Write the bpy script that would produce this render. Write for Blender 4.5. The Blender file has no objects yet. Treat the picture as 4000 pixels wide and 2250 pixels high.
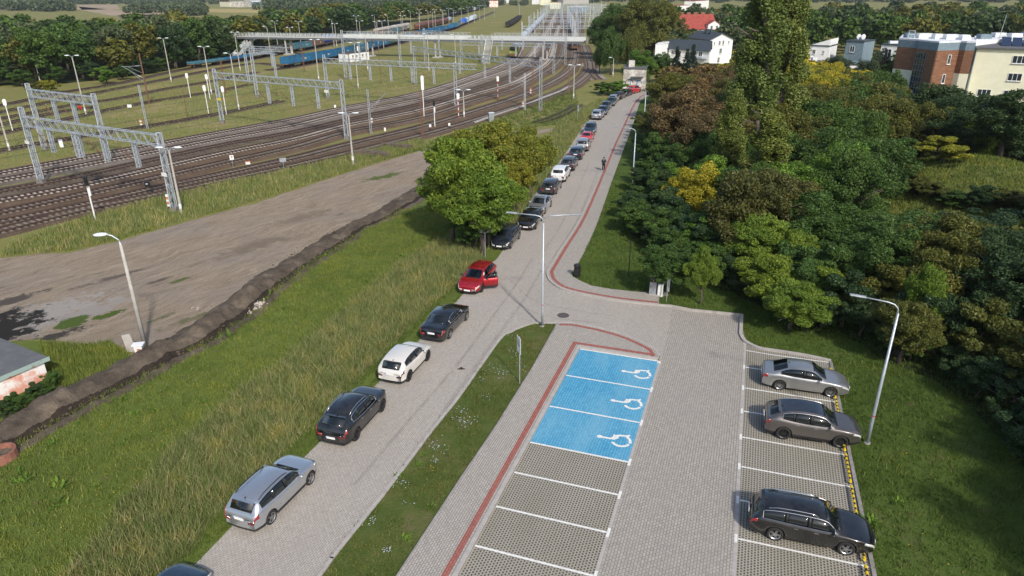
import bpy, bmesh, math, random
import numpy as np
from mathutils import Vector, Matrix, noise as mnoise
random.seed(7); np.random.seed(7)
S = bpy.context.scene; COL = S.collection
R = math.radians
# ------------------------------------------------ camera, sky, sun, exposure
FPX, PITCH, ROLL, CAMH = 2694.94, 0.407672, -0.0063925, 21.114
fwd = Vector((0, math.cos(PITCH), -math.sin(PITCH))); rt = Vector((1, 0, 0)); up = rt.cross(fwd)
CR = rt*math.cos(ROLL)+up*math.sin(ROLL); CU = -rt*math.sin(ROLL)+up*math.cos(ROLL)
cd = bpy.data.cameras.new('camera'); cam = bpy.data.objects.new('camera', cd); COL.objects.link(cam)
cd.sensor_width = 36; cd.lens = FPX/4000*36; cd.clip_end = 9000; cd.clip_start = 0.5
m_cam = m = Matrix((CR, CU, -fwd)).transposed().to_4x4(); m.translation = (0, 0, CAMH); cam.matrix_world = m
S.camera = cam
SAZ, SEL = R(158), R(40)       # the sun stands behind the camera and to its right
sdir = Vector((math.sin(SAZ)*math.cos(SEL), math.cos(SAZ)*math.cos(SEL), math.sin(SEL)))
W = bpy.data.worlds.new('World'); S.world = W; W.use_nodes = True
wt = W.node_tree; sky = wt.nodes.new('ShaderNodeTexSky'); sky.sky_type = 'NISHITA'; sky.sun_disc = False
sky.sun_elevation = SEL; sky.sun_rotation = SAZ; sky.altitude = 50; sky.dust_density = 2.0; sky.air_density = 1.0
wt.nodes['Background'].inputs[1].default_value = 0.15
wt.links.new(sky.outputs[0], wt.nodes['Background'].inputs[0])
sl = bpy.data.lights.new('sun', 'SUN'); sl.energy = 3.1; sl.angle = R(3); sl.color = (1, 0.94, 0.85)
so = bpy.data.objects.new('sun', sl); COL.objects.link(so); so.rotation_euler = (-sdir).to_track_quat('-Z', 'Y').to_euler()
S.view_settings.view_transform = 'Standard'; S.view_settings.look = 'None'; S.view_settings.exposure = 0.2; S.view_settings.gamma = 1

def at(u, v, z=0.0):
    d = CR*((u-2000)/FPX) - CU*((v-1125)/FPX) + fwd
    t = (z-CAMH)/d.z
    return Vector((d.x*t, d.y*t, z))
def P2(u, v, z=0.0):
    q = at(u, v, z); return (q.x, q.y)
def pix(P):
    d = Vector(P)-Vector((0, 0, CAMH)); z = d.dot(fwd)
    return 2000+FPX*d.dot(CR)/z, 1125-FPX*d.dot(CU)/z
def hgt(u, v, tv):             # height of a vertical thing standing at ground point (u,v) whose top is level with tv
    q = at(u, v); lo, hi = 0, 70
    for _ in range(40):
        mm = (lo+hi)/2
        if pix((q.x, q.y, mm))[1] > tv: lo = mm
        else: hi = mm
    return lo
# ------------------------------------------------ materials
MATS = {}
def nt(name):
    mt = bpy.data.materials.new(name); mt.use_nodes = True; t = mt.node_tree
    return mt, t, t.nodes['Principled BSDF']
def N(t, typ, **k):
    n = t.nodes.new(typ)
    for a, b in k.items():
        if a.startswith('i_'): n.inputs[a[2:].replace('_', ' ')].default_value = b
        else: setattr(n, a, b)
    return n
def ramp(t, fac, stops):
    r = t.nodes.new('ShaderNodeValToRGB'); e = r.color_ramp.elements
    while len(e) < len(stops): e.new(0.5)
    for i, (p, c) in enumerate(stops):
        e[i].position = p; e[i].color = (c[0], c[1], c[2], 1)
    t.links.new(fac, r.inputs[0]); return r.outputs[0]
def mix(t, fac, a, b, mode='MIX'):
    n = t.nodes.new('ShaderNodeMix'); n.data_type = 'RGBA'; n.blend_type = mode
    for i, s in ((0, fac), (6, a), (7, b)):
        if hasattr(s, 'links'): t.links.new(s, n.inputs[i])
        else: n.inputs[i].default_value = s if i == 0 else (s[0], s[1], s[2], 1)
    return n.outputs[2]
def geo(t): return N(t, 'ShaderNodeNewGeometry').outputs['Position']
def noise(t, vec, scale, detail=4, rough=.6):
    n = N(t, 'ShaderNodeTexNoise', i_Scale=scale, i_Detail=detail, i_Roughness=rough)
    t.links.new(vec, n.inputs['Vector']); return n.outputs[0]
def bump(t, b, h, strength=.4, dist=.05):
    n = N(t, 'ShaderNodeBump', i_Strength=strength, i_Distance=dist)
    t.links.new(h, n.inputs['Height']); t.links.new(n.outputs[0], b.inputs['Normal'])
def rotv(t, vec, ang, sc=(1, 1, 1), loc=(0, 0, 0)):
    n = N(t, 'ShaderNodeMapping', i_Rotation=(0, 0, ang), i_Location=loc)
    t.links.new(vec, n.inputs['Vector'])
    if sc != (1, 1, 1):
        k = N(t, 'ShaderNodeMapping', i_Scale=sc); t.links.new(n.outputs[0], k.inputs['Vector']); n = k
    return n.outputs[0]
def math_(t, op, a, b=0.5):
    n = N(t, 'ShaderNodeMath', operation=op)
    for i, s in enumerate((a, b)):
        if hasattr(s, 'links'): t.links.new(s, n.inputs[i])
        else: n.inputs[i].default_value = s
    return n.outputs[0]
def sc3(c, k): return tuple(min(1, x*k) for x in c)
def M(name, col=(.5, .5, .5), rough=.6, metal=0., var=.18, scale=2., coat=0., spec=.5, bumpk=0.):
    if name in MATS: return MATS[name]
    mt, t, b = nt(name)
    tc = N(t, 'ShaderNodeTexCoord').outputs['Object']
    n1 = noise(t, tc, scale, 5)
    c = ramp(t, n1, [(.3, sc3(col, 1-var)), (.7, sc3(col, 1+var*.7))])
    t.links.new(c, b.inputs['Base Color'])
    b.inputs['Roughness'].default_value = rough; b.inputs['Metallic'].default_value = metal
    b.inputs['Coat Weight'].default_value = coat; b.inputs['Coat Roughness'].default_value = .06
    b.inputs['Specular IOR Level'].default_value = spec
    if bumpk: bump(t, b, noise(t, tc, scale*6, 5), bumpk, .03)
    MATS[name] = mt; return mt
def paint(name, col, metal=.35, rough=.35):
    if name in MATS: return MATS[name]
    mt, t, b = nt(name)
    tc = N(t, 'ShaderNodeTexCoord').outputs['Object']
    dust = ramp(t, noise(t, tc, 1.6, 6), [(.35, (0, 0, 0)), (.8, (.10, .10, .10))])
    c = mix(t, dust, col, (.32, .30, .27))
    t.links.new(c, b.inputs['Base Color'])
    b.inputs['Metallic'].default_value = metal
    rr = ramp(t, noise(t, tc, 3, 4), [(.3, (rough*.8,)*3), (.8, (rough*1.3,)*3)]); t.links.new(rr, b.inputs['Roughness'])
    b.inputs['Coat Weight'].default_value = 1; b.inputs['Coat Roughness'].default_value = .05
    MATS[name] = mt; return mt
def leafmat(name, cols, transl=.22):
    mt, t, b = nt(name)
    g = N(t, 'ShaderNodeNewGeometry'); oi = N(t, 'ShaderNodeObjectInfo')
    c1 = ramp(t, g.outputs['Random Per Island'], [(i/(len(cols)-1), c) for i, c in enumerate(cols)])
    nz = ramp(t, noise(t, g.outputs['Position'], .55, 3), [(.35, (.72, .76, .72)), (.68, (1.22, 1.16, 1.1))])
    c2 = mix(t, 1., c1, nz, 'MULTIPLY')
    orr = ramp(t, oi.outputs['Random'], [(0, (.84, .9, .86)), (.5, (1.0, 1, 1)), (1, (1.14, 1.06, .9))])
    c3 = mix(t, 1., c2, orr, 'MULTIPLY')
    t.links.new(c3, b.inputs['Base Color']); b.inputs['Roughness'].default_value = .55
    b.inputs['Specular IOR Level'].default_value = .25
    tr = N(t, 'ShaderNodeBsdfTranslucent'); t.links.new(c3, tr.inputs[0])
    ms = N(t, 'ShaderNodeMixShader'); ms.inputs[0].default_value = transl
    t.links.new(b.outputs[0], ms.inputs[1]); t.links.new(tr.outputs[0], ms.inputs[2])
    t.links.new(ms.outputs[0], t.nodes['Material Output'].inputs[0])
    MATS[name] = mt; return mt
LEAF = dict(
 green=[(.038, .075, .017), (.065, .128, .026), (.102, .174, .038)],
 deep=[(.026, .052, .020), (.043, .081, .029), (.067, .113, .041)],
 fresh=[(.065, .138, .017), (.116, .217, .029), (.174, .290, .043)],
 acacia=[(.087, .152, .017), (.145, .225, .029), (.217, .290, .041)],
 olive=[(.065, .080, .017), (.116, .131, .026), (.174, .174, .041)],
 brown=[(.07, .075, .02), (.115, .112, .03), (.165, .148, .045)],
 rust=[(.10, .075, .034), (.16, .115, .05), (.215, .155, .07)],
 yellow=[(.217, .203, .017), (.377, .334, .026), (.478, .420, .043)],
 yelgreen=[(.160, .189, .020), (.290, .290, .029), (.435, .377, .043)],
 mixy=[(.10, .14, .015), (.19, .215, .03), (.30, .27, .04)],
 poplar=[(.065, .105, .02), (.13, .18, .035), (.25, .28, .09)],
 grey=[(.051, .080, .041), (.087, .119, .061), (.131, .167, .087)],
 spruce=[(.012, .026, .017), (.020, .041, .029), (.035, .061, .043)],
)
for k, v in LEAF.items(): leafmat('leaves_'+k, v)
M('bark', (.10, .08, .06), .9, scale=6, bumpk=.6)
M('birch_bark', (.42, .40, .36), .8, var=.5, scale=5)
# ------------------------------------------------ mesh helpers
class MB:
    def __init__(s): s.v = []; s.f = []; s.m = []; s.k = 0
    def add(s, vs, fs):
        o = len(s.v); s.v += [tuple(q) for q in vs]; s.f += [tuple(i+o for i in f) for f in fs]; s.m += [s.k]*len(fs); return s
    def box(s, c, d, rz=0., M4=None, tap=1.):
        x, y, z = d[0]/2, d[1]/2, d[2]/2
        vs = [Vector((sx*x*(tap if sz > 0 else 1), sy*y*(tap if sz > 0 else 1), sz*z)) for sz in (-1, 1) for sx, sy in ((-1, -1), (1, -1), (1, 1), (-1, 1))]
        if M4 is None: M4 = Matrix.Translation(c) @ Matrix.Rotation(rz, 4, 'Z')
        vs = [M4 @ q for q in vs]
        return s.add(vs, [(3, 2, 1, 0), (4, 5, 6, 7), (0, 1, 5, 4), (1, 2, 6, 5), (2, 3, 7, 6), (3, 0, 4, 7)])
    def bar(s, a, b, w, h=None):      # square bar from a to b
        a, b = Vector(a), Vector(b); d = b-a; L = d.length
        if L < 1e-6: return s
        q = d.to_track_quat('X', 'Z').to_matrix().to_4x4()
        return s.box(None, (L, w, h or w), M4=Matrix.Translation((a+b)/2) @ q)
    def tube(s, pts, r, n=8, cap=True):
        pts = [Vector(q) for q in pts]; rr = r if isinstance(r, (list, tuple)) else [r]*len(pts)
        vs, fs = [], []
        for i, q in enumerate(pts):
            d = (pts[min(i+1, len(pts)-1)]-pts[max(i-1, 0)]).normalized()
            a = Vector((0, 0, 1)) if abs(d.z) < .9 else Vector((1, 0, 0))
            e1 = d.cross(a).normalized(); e2 = d.cross(e1)
            for j in range(n):
                t = 2*math.pi*j/n; vs.append(q+(e1*math.cos(t)+e2*math.sin(t))*rr[i])
        for i in range(len(pts)-1):
            for j in range(n): fs.append((i*n+j, i*n+(j+1) % n, (i+1)*n+(j+1) % n, (i+1)*n+j))
        if cap: fs += [tuple(range(n))[::-1], tuple((len(pts)-1)*n+j for j in range(n))]
        return s.add(vs, fs)
    def ell(s, c, r, n=10, mth=6, M3=None):
        vs = [(0, 0, -1)]
        for i in range(1, mth):
            p = -math.pi/2+math.pi*i/mth
            for j in range(n):
                t = 2*math.pi*j/n; vs.append((math.cos(p)*math.cos(t), math.cos(p)*math.sin(t), math.sin(p)))
        vs.append((0, 0, 1)); fs = []
        for j in range(n): fs.append((0, 1+(j+1) % n, 1+j))
        for i in range(mth-2):
            for j in range(n): fs.append((1+i*n+j, 1+i*n+(j+1) % n, 1+(i+1)*n+(j+1) % n, 1+(i+1)*n+j))
        L = len(vs)-1
        for j in range(n): fs.append((L, 1+(mth-2)*n+j, 1+(mth-2)*n+(j+1) % n))
        vs = [Vector((q[0]*r[0], q[1]*r[1], q[2]*r[2])) for q in vs]
        if M3 is not None: vs = [M3 @ q for q in vs]
        return s.add([q+Vector(c) for q in vs], fs)
    def prism(s, poly, z0, z1):
        n = len(poly); vs = [(p[0], p[1], z0) for p in poly]+[(p[0], p[1], z1) for p in poly]
        a = sum(poly[i][0]*poly[(i+1) % n][1]-poly[(i+1) % n][0]*poly[i][1] for i in range(n))
        if a < 0:
            vs = [(p[0], p[1], z0) for p in poly[::-1]]+[(p[0], p[1], z1) for p in poly[::-1]]
        return s.add(vs, [tuple(range(n))[::-1], tuple(range(n, 2*n))]+[(i, (i+1) % n, n+(i+1) % n, n+i) for i in range(n)])
    def build(s, name, mats, parent=None, smooth=False, loc=None):
        me = bpy.data.meshes.new(name); me.from_pydata(s.v, [], s.f)
        for q in (mats if isinstance(mats, (list, tuple)) else [mats]): me.materials.append(MATS[q] if isinstance(q, str) else q)
        if s.k or any(s.m): me.polygons.foreach_set('material_index', s.m)
        if smooth: me.polygons.foreach_set('use_smooth', [True]*len(s.f))
        me.update()
        o = bpy.data.objects.new(name, me); COL.objects.link(o)
        if parent: o.parent = parent
        if loc is not None: o.location = loc
        return o
def npmesh(name, V, F, mats, parent=None, matidx=None, smooth=False):
    V = np.asarray(V, np.float32); F = np.asarray(F, np.int32); k = F.shape[1]
    me = bpy.data.meshes.new(name); me.vertices.add(len(V)); me.vertices.foreach_set('co', V.ravel())
    me.loops.add(F.size); me.loops.foreach_set('vertex_index', F.ravel())
    me.polygons.add(len(F)); me.polygons.foreach_set('loop_start', np.arange(0, F.size, k, dtype=np.int32))
    me.polygons.foreach_set('loop_total', np.full(len(F), k, np.int32))
    for q in (mats if isinstance(mats, (list, tuple)) else [mats]): me.materials.append(MATS[q])
    if matidx is not None: me.polygons.foreach_set('material_index', matidx)
    if smooth: me.polygons.foreach_set('use_smooth', np.ones(len(F), bool))
    me.update(calc_edges=True); me.validate()
    return me
def link(name, me, parent=None, loc=None):
    o = bpy.data.objects.new(name, me); COL.objects.link(o)
    if parent: o.parent = parent
    if loc is not None: o.location = loc
    return o
def tag(o, label=None, cat=None, group=None, kind=None):
    if label: o['label'] = label
    if cat: o['category'] = cat
    if group: o['group'] = group
    if kind: o['kind'] = kind
    return o
def thing(name, label, cat, loc=(0, 0, 0), rz=0., group=None):
    o = bpy.data.objects.new(name, None); COL.objects.link(o); o.location = loc; o.rotation_euler = (0, 0, rz)
    o.empty_display_size = .3
    return tag(o, label, cat, group)
def copy_tree(o, parent=None):
    c = o.copy(); COL.objects.link(c); c.parent = parent
    for ch in o.children: copy_tree(ch, c)
    return c
def kids_snapshot(o): return list(o.children)
def dup(o, loc, rz=0., label=None, group=None, scale=None):
    c = o.copy(); COL.objects.link(c); c.location = loc; c.rotation_euler = (0, 0, rz)
    if scale: c.scale = (scale,)*3 if not isinstance(scale, tuple) else scale
    if label: c['label'] = label
    if group: c['group'] = group
    for ch in o.children: copy_tree(ch, c)
    return c
def ccw(poly):
    n = len(poly); a = sum(poly[i][0]*poly[(i+1) % n][1]-poly[(i+1) % n][0]*poly[i][1] for i in range(n))
    return poly if a > 0 else poly[::-1]
def smoothline(pts, n=6, closed=False):
    out = []; L = len(pts)
    for i in range(L-1):
        p0, p1, p2, p3 = (Vector(pts[max(i-1, 0)]), Vector(pts[i]), Vector(pts[i+1]), Vector(pts[min(i+2, L-1)]))
        for k in range(n):
            t = k/n
            out.append(.5*((2*p1)+(p2-p0)*t+(2*p0-5*p1+4*p2-p3)*t*t+(3*p1-p0-3*p2+p3)*t**3))
    out.append(Vector(pts[-1])); return out
def offset(line, d):           # left of travel for d > 0
    out = []
    for i, q in enumerate(line):
        a = Vector(line[max(i-1, 0)]); b = Vector(line[min(i+1, len(line)-1)]); t = (b-a).normalized()
        out.append(Vector((q[0]-t.y*d, q[1]+t.x*d)))
    return out
def ribbon(mb, l1, l2, z0, z1=None):
    z1 = z0 if z1 is None else z1; n = len(l1)
    mb.add([(q[0], q[1], z0) for q in l1]+[(q[0], q[1], z1) for q in l2], [(i, i+1, n+i+1, n+i) for i in range(n-1)])
def sweep(mb, line, prof):     # prof: list of (offset, z)
    ls = [offset(line, o) for o, z in prof]
    for k in range(len(prof)-1): ribbon(mb, ls[k+1], ls[k], prof[k+1][1], prof[k][1])
def sheet(name, poly, z, mat, kind='structure', label=None):
    mb = MB(); poly = ccw([(q[0], q[1]) for q in poly]); mb.add([(x, y, z) for x, y in poly], [tuple(range(len(poly)))])
    o = mb.build(name, mat)
    bm = bmesh.new(); bm.from_mesh(o.data); bmesh.ops.triangulate(bm, faces=bm.faces[:], ngon_method='EAR_CLIP'); bm.to_mesh(o.data); bm.free()
    if kind: o['kind'] = kind
    if label: o['label'] = label
    return o
def wob(line, amp, step=.6, seed=0):   # resample a line and make it uneven
    out = []
    for i in range(len(line)-1):
        a, b = Vector(line[i][:2]), Vector(line[i+1][:2]); n = max(1, int((b-a).length/step))
        for k in range(n):
            q = a.lerp(b, k/n); t = (b-a).normalized()
            w = mnoise.noise(Vector((q.x*.7, q.y*.7, seed)))*amp+mnoise.noise(Vector((q.x*3, q.y*3, seed+9)))*amp*.4
            out.append(Vector((q.x-t.y*w, q.y+t.x*w)))
    out.append(Vector(line[-1][:2])); return out
def L2(pp, z=0.): return [Vector(P2(u, v, z)) for u, v in pp]
# ------------------------------------------------ ground and paving
YAW, YAW2 = -0.3362, -0.3236
A1 = Vector((math.cos(YAW), math.sin(YAW))); B1 = Vector((math.sin(YAW), -math.cos(YAW)))
A2 = Vector((math.cos(YAW2), math.sin(YAW2))); B2 = Vector((math.sin(YAW2), -math.cos(YAW2)))
O1 = Vector((4.333, 39.021)); WD, LL, GAP, LR, OFF = 3.508, 5.013, 5.075, 5.115, -.747
O2 = O1 + A1*0
def gl(a, b): q = O1+A1*a+B1*b; return Vector((q.x, q.y))           # left block of bays
def gr(a, b): q = O1+A2*(LL+GAP+a)+B2*b; return Vector((q.x, q.y))  # right block of bays
def groundmat(name, cols, s1=.12, s2=1.3, s3=9., bumpk=.5, extra=None, rough=.95):
    mt, t, b = nt(name); p = geo(t)
    n1 = noise(t, p, s1, 5); n2 = noise(t, p, s2, 5, .7); n3 = noise(t, p, s3, 3, .7)
    f = math_(t, 'ADD', math_(t, 'MULTIPLY', n1, .5), math_(t, 'ADD', math_(t, 'MULTIPLY', n2, .3), math_(t, 'MULTIPLY', n3, .2)))
    k = len(cols); c = ramp(t, f, [(.36+.28*i/(k-1), q) for i, q in enumerate(cols)])
    if extra: c = extra(t, p, c)
    t.links.new(c, b.inputs['Base Color']); b.inputs['Roughness'].default_value = rough; b.inputs['Specular IOR Level'].default_value = .15
    bump(t, b, n3, bumpk, .12); MATS[name] = mt
def patches(scale, lo, hi, col, detail=4):
    def f(t, p, c): return mix(t, ramp(t, noise(t, p, scale, detail), [(lo, (0, 0, 0)), (hi, (1, 1, 1))]), c, col)
    return f
groundmat('ground_grass', [(.23, .165, .075), (.22, .185, .065), (.165, .18, .05), (.25, .205, .085), (.33, .25, .125)], .06, .5, 5, .6, lambda t, p, c: mix(t, ramp(t, noise(t, rotv(t, p, -R(55), (.12, .7, 1)), .6, 5, .7), [(.55, (0, 0, 0)), (.72, (.8, .8, .8))]), c, (.20, .145, .085)))
groundmat('meadow', [(.09, .10, .025), (.105, .14, .028), (.13, .17, .034), (.165, .17, .06)], .16, 1.6, 12, .8, patches(.9, .62, .72, (.12, .10, .05)))
groundmat('lawn', [(.045, .065, .014), (.065, .10, .018), (.085, .13, .024), (.12, .125, .045)], .2, 1.8, 14, .8, patches(.7, .63, .75, (.12, .10, .045)))
groundmat('strip', [(.10, .085, .035), (.09, .11, .03), (.13, .13, .045), (.21, .16, .08)], .3, 2.2, 14, .8)
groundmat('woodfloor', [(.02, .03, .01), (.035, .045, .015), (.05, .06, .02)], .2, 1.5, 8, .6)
groundmat('ballast', [(.095, .062, .04), (.14, .095, .064), (.18, .13, .092)], .3, 4, 22, 1., rough=.95)
groundmat('ballast_mid', [(.12, .095, .078), (.19, .155, .13), (.25, .215, .185)], .3, 4, 22, 1.)
groundmat('ballast_pale', [(.20, .17, .14), (.28, .25, .215), (.36, .32, .28)], .3, 4, 22, 1.)
groundmat('field_tan', [(.26, .19, .13), (.33, .25, .17), (.38, .30, .21)], .01, .1, 1, .2)
groundmat('field_gold', [(.33, .26, .10), (.40, .32, .14)], .01, .1, 1, .2)
groundmat('field_dark', [(.10, .075, .065), (.13, .10, .085)], .01, .1, 1, .2)
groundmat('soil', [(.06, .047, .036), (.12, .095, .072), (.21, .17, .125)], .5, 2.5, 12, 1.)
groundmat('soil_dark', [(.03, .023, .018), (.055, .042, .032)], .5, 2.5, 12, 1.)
groundmat('ash', [(.13, .115, .105), (.25, .225, .20), (.33, .30, .27)], .3, 1.4, 9, .5)
groundmat('coal', [(.025, .022, .02), (.07, .06, .055), (.12, .10, .09)], .4, 1.2, 8, .6)
def dirtmat():
    mt, t, b = nt('dirt'); p = geo(t)
    ang = -R(55)
    wn = N(t, 'ShaderNodeTexNoise', i_Scale=.35, i_Detail=3); t.links.new(p, wn.inputs['Vector']); va = N(t, 'ShaderNodeVectorMath', operation='MULTIPLY_ADD'); va.inputs[1].default_value = (2.2, 2.2, 0); t.links.new(wn.outputs['Color'], va.inputs[0]); t.links.new(p, va.inputs[2]); pw_ = va.outputs[0]
    st = rotv(t, pw_, ang, (.28, 1.3, 1)); sn = noise(t, st, 1.0, 7, .72)
    st2 = rotv(t, pw_, -R(72), (.35, 2.6, 1)); wv = noise(t, st2, 1.3, 6, .75)
    n1 = noise(t, p, .13, 4); n3 = noise(t, p, 7, 7, .85)
    f = math_(t, 'ADD', math_(t, 'MULTIPLY', sn, .36), math_(t, 'ADD', math_(t, 'MULTIPLY', wv, .24), math_(t, 'MULTIPLY', n3, .40)))
    c = ramp(t, f, [(.36, (.11, .085, .062)), (.45, (.23, .18, .13)), (.53, (.31, .25, .185)), (.64, (.42, .35, .27))])
    gr_ = ramp(t, n1, [(.48, (0, 0, 0)), (.66, (.4, .4, .4))]); c = mix(t, gr_, c, (.235, .205, .195))
    pg = ramp(t, noise(t, p, .55, 6, .7), [(.66, (0, 0, 0)), (.74, (1, 1, 1))]); c = mix(t, pg, c, (.08, .11, .03))
    dk = ramp(t, noise(t, rotv(t, p, ang, (.35, 1, 1)), .7, 3), [(.66, (0, 0, 0)), (.76, (.8, .8, .8))]); c = mix(t, dk, c, (.07, .055, .045))
    en = noise(t, p, .9, 6, .75)
    for (u, v, rx, ry, col, hard) in ((105, 1255, 6.0, 3.0, (.33, .30, .27), .3), (330, 1225, 3, 1.2, (.30, .27, .24), .3), (-40, 1290, 3.6, 3.2, (.03, .027, .024), .25), (215, 1312, 2.0, .6, (.06, .052, .046), .3), (20, 1180, 3, .8, (.09, .075, .065), .3), (440, 1085, 3.2, .5, (.13, .105, .085), .6), (640, 1090, 1.6, .35, (.12, .10, .08), .6),
                                      (285, 1258, 1.3, .9, (.075, .11, .025), .25), (395, 1237, 1.4, .5, (.075, .11, .025), .25), (620, 1245, 1.3, .35, (.12, .125, .06), .6), (700, 1095, .9, .35, (.10, .12, .04), .5), (760, 1240, 2.6, .5, (.14, .135, .07), .7), (1500, 690, 3.2, 1.0, (.09, .12, .035), .4), (1350, 640, 5, .7, (.19, .165, .15), .7), (1000, 960, 6, 1.6, (.19, .15, .11), .8), (1180, 850, 5, 1.5, (.20, .155, .115), .8)):
        c0 = at(u, v); mp = N(t, 'ShaderNodeMapping', vector_type='TEXTURE', i_Location=(c0.x, c0.y, 0), i_Rotation=(0, 0, R(50)), i_Scale=(rx, ry, 50)); t.links.new(p, mp.inputs[0]); ln_ = N(t, 'ShaderNodeVectorMath', operation='LENGTH'); t.links.new(mp.outputs[0], ln_.inputs[0])
        dd = math_(t, 'ADD', ln_.outputs['Value'], math_(t, 'MULTIPLY', math_(t, 'SUBTRACT', en, .5), 3.6)); c = mix(t, ramp(t, dd, [(1-hard, (1, 1, 1)), (1.0, (0, 0, 0))]), c, col)
    t.links.new(c, b.inputs['Base Color']); b.inputs['Roughness'].default_value = .95; b.inputs['Specular IOR Level'].default_value = .1
    bump(t, b, f, 1., .2); MATS['dirt'] = mt
dirtmat()
def pavers(name, ang, c1, c2, mortar, bw, rh, ms, wear=(.30, .27, .245), loc=(0, 0, 0), stain=.5, track=None):
    mt, t, b = nt(name); p = geo(t); v = rotv(t, p, -ang, loc=loc)
    br = N(t, 'ShaderNodeTexBrick', offset=.5, i_Scale=1.0, i_Mortar_Size=ms, i_Mortar_Smooth=.3, i_Bias=0., i_Brick_Width=bw, i_Row_Height=rh)
    br.inputs['Color1'].default_value = (*c1, 1); br.inputs['Color2'].default_value = (*c2, 1); br.inputs['Mortar'].default_value = (*mortar, 1)
    t.links.new(v, br.inputs['Vector'])
    w = ramp(t, noise(t, rotv(t, p, -ang, (.35, 1., 1)), .45, 5), [(.4, (0, 0, 0)), (.75, (stain, stain, stain))])
    c = mix(t, w, br.outputs['Color'], wear)
    fn = ramp(t, noise(t, p, 6, 5, .75), [(.3, (.84, .84, .84)), (.7, (1.12, 1.12, 1.12))])
    c = mix(t, 1., c, fn, 'MULTIPLY')
    sp = ramp(t, noise(t, p, 2.3, 2), [(.74, (0, 0, 0)), (.78, (.5, .5, .5))]); c = mix(t, sp, c, (.13, .12, .10))
    if track: c = track(t, v, c)
    t.links.new(c, b.inputs['Base Color']); b.inputs['Roughness'].default_value = .88; b.inputs['Specular IOR Level'].default_value = .25
    bump(t, b, br.outputs['Fac'], -.35, .01); MATS[name] = mt
AB = math.atan2(-B1.y, -B1.x)      # direction of the aisle (away from the camera)
pavers('pave_aisle', AB, (.34, .31, .27), (.42, .385, .335), (.125, .115, .10), .2, .125, .012)
pavers('pave_road', R(70), (.385, .35, .305), (.45, .41, .36), (.19, .172, .15), .2, .103, .010, stain=.4)
pavers('pave_walk', AB, (.375, .343, .30), (.435, .40, .352), (.14, .125, .11), .2, .11, .012, stain=.25)
pavers('pave_red', AB, (.33, .105, .085), (.40, .14, .11), (.14, .06, .05), .2, .11, .012, wear=(.28, .13, .11), stain=.4)
pavers('pave_blue', math.atan2(A1.y, A1.x)+math.pi/2, (.075, .31, .49), (.11, .385, .565), (.03, .16, .29), .21, .145, .014, wear=(.19, .40, .52), stain=.8)
pavers('grid_pave', AB, (.055, .052, .026), (.085, .07, .038), (.345, .32, .275), .15, .125, .034, wear=(.15, .14, .09), stain=.35)
M('kerb', (.40, .37, .34), .85, scale=3, var=.15, bumpk=.2)
M('kerb_grey', (.27, .255, .24), .85, scale=3, var=.25, bumpk=.2)
M('white_line', (.72, .71, .67), .7, scale=6, var=.14)
M('mud', (.19, .16, .12), .95, scale=3, var=.4)

GR = 7000
g0 = MB(); g0.add([(-GR, -300, -.03), (GR, -300, -.03), (GR, GR, -.03), (-GR, GR, -.03)], [(0, 1, 2, 3)]); g0.build('ground', 'ground_grass')['kind'] = 'structure'
# road, aisle
road_l = L2([(771, 2195), (924.5, 2038), (1196.7, 1778), (1462, 1510), (1640.5, 1325.7), (1772.5, 1188), (1912, 1035.5), (1962.7, 979), (2085, 765), (2180, 640), (2245, 545), (2290, 480), (2345, 440), (2400, 405), (2445, 377), (2476, 365), (2515, 356)])
road_l[0] = road_l[1]+(road_l[0]-road_l[1])*1.0; road_l = [road_l[0]+(road_l[0]-road_l[1]).normalized()*16]+road_l
road_l = smoothline(road_l, 4); road_l.append(road_l[-1]+Vector((9, 5)))
isl = L2([(1251.8-30, 2250+40), (1312, 2165), (1510, 1918), (1690, 1680), (1808, 1531), (1950, 1329.6), (1995, 1299), (2045, 1276), (2089, 1264.4), (2182, 1263)])
isl = [isl[0]+(isl[0]-isl[1]).normalized()*14]+isl
arc = L2([(2182.5, 1264), (2233, 1264.7), (2299, 1276), (2369, 1291.7), (2446, 1315), (2526, 1350), (2559, 1370), (2570, 1388), (2574, 1398)])
cap_ = smoothline(isl[:-1], 4)+smoothline(arc, 5)
walk_k = L2([(2137.8, 1068.5), (2140, 1080), (2147, 1096), (2174.7, 1120), (2217, 1137.5), (2303, 1157), (2427, 1178), (2570.6, 1193.8)])
kerbR = L2([(2585, 359), (2530, 366), (2500, 376), (2480, 397), (2465, 419), (2444, 463), (2426.6, 500), (2394, 568), (2351, 668.7), (2271.7, 847), (2194, 971.5), (2151.4, 1041), (2140, 1060)])
kerbR = smoothline(kerbR, 4)[:-1]+smoothline([Vector(P2(2137.8, 1062))]+walk_k, 4)
rb_top = gr(0, OFF-4.0)
topk = L2([(2570.6, 1193.8), (2621, 1197.6), (2698.7, 1213), (2897, 1232.6)])
rightk = L2([(2897, 1232.6), (2893, 1306), (2900, 1322), (2912, 1337), (2951, 1357), (2982, 1366), (3000, 1368.5), (3116.5, 1386), (3178.6, 1397.6), (3244.6, 1413)])
rightk = [rightk[0]]+smoothline(rightk[1:], 4)
farR = LL+GAP+LR+.55
NB = 11
r0 = O1+A2*(LL+GAP)
road_poly = road_l + kerbR + topk[1:] + rightk[1:] + [gr(LR+.12, 2.5*NB), gr(0, 2.5*NB), gl(LL, 3*WD+2.5*8), gl(LL, 0)] + cap_[::-1]
sheet('road', road_poly, 0.0, 'pave_road')
sheet('parking_aisle', [gl(LL+.12, -1.9), gl(LL+.12, 3*WD+2.5*8), gr(0, 2.5*NB), gr(0, -4.2), P2(2890, 1240), P2(2700, 1220), P2(2625, 1206)], .004, 'pave_aisle')
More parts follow.
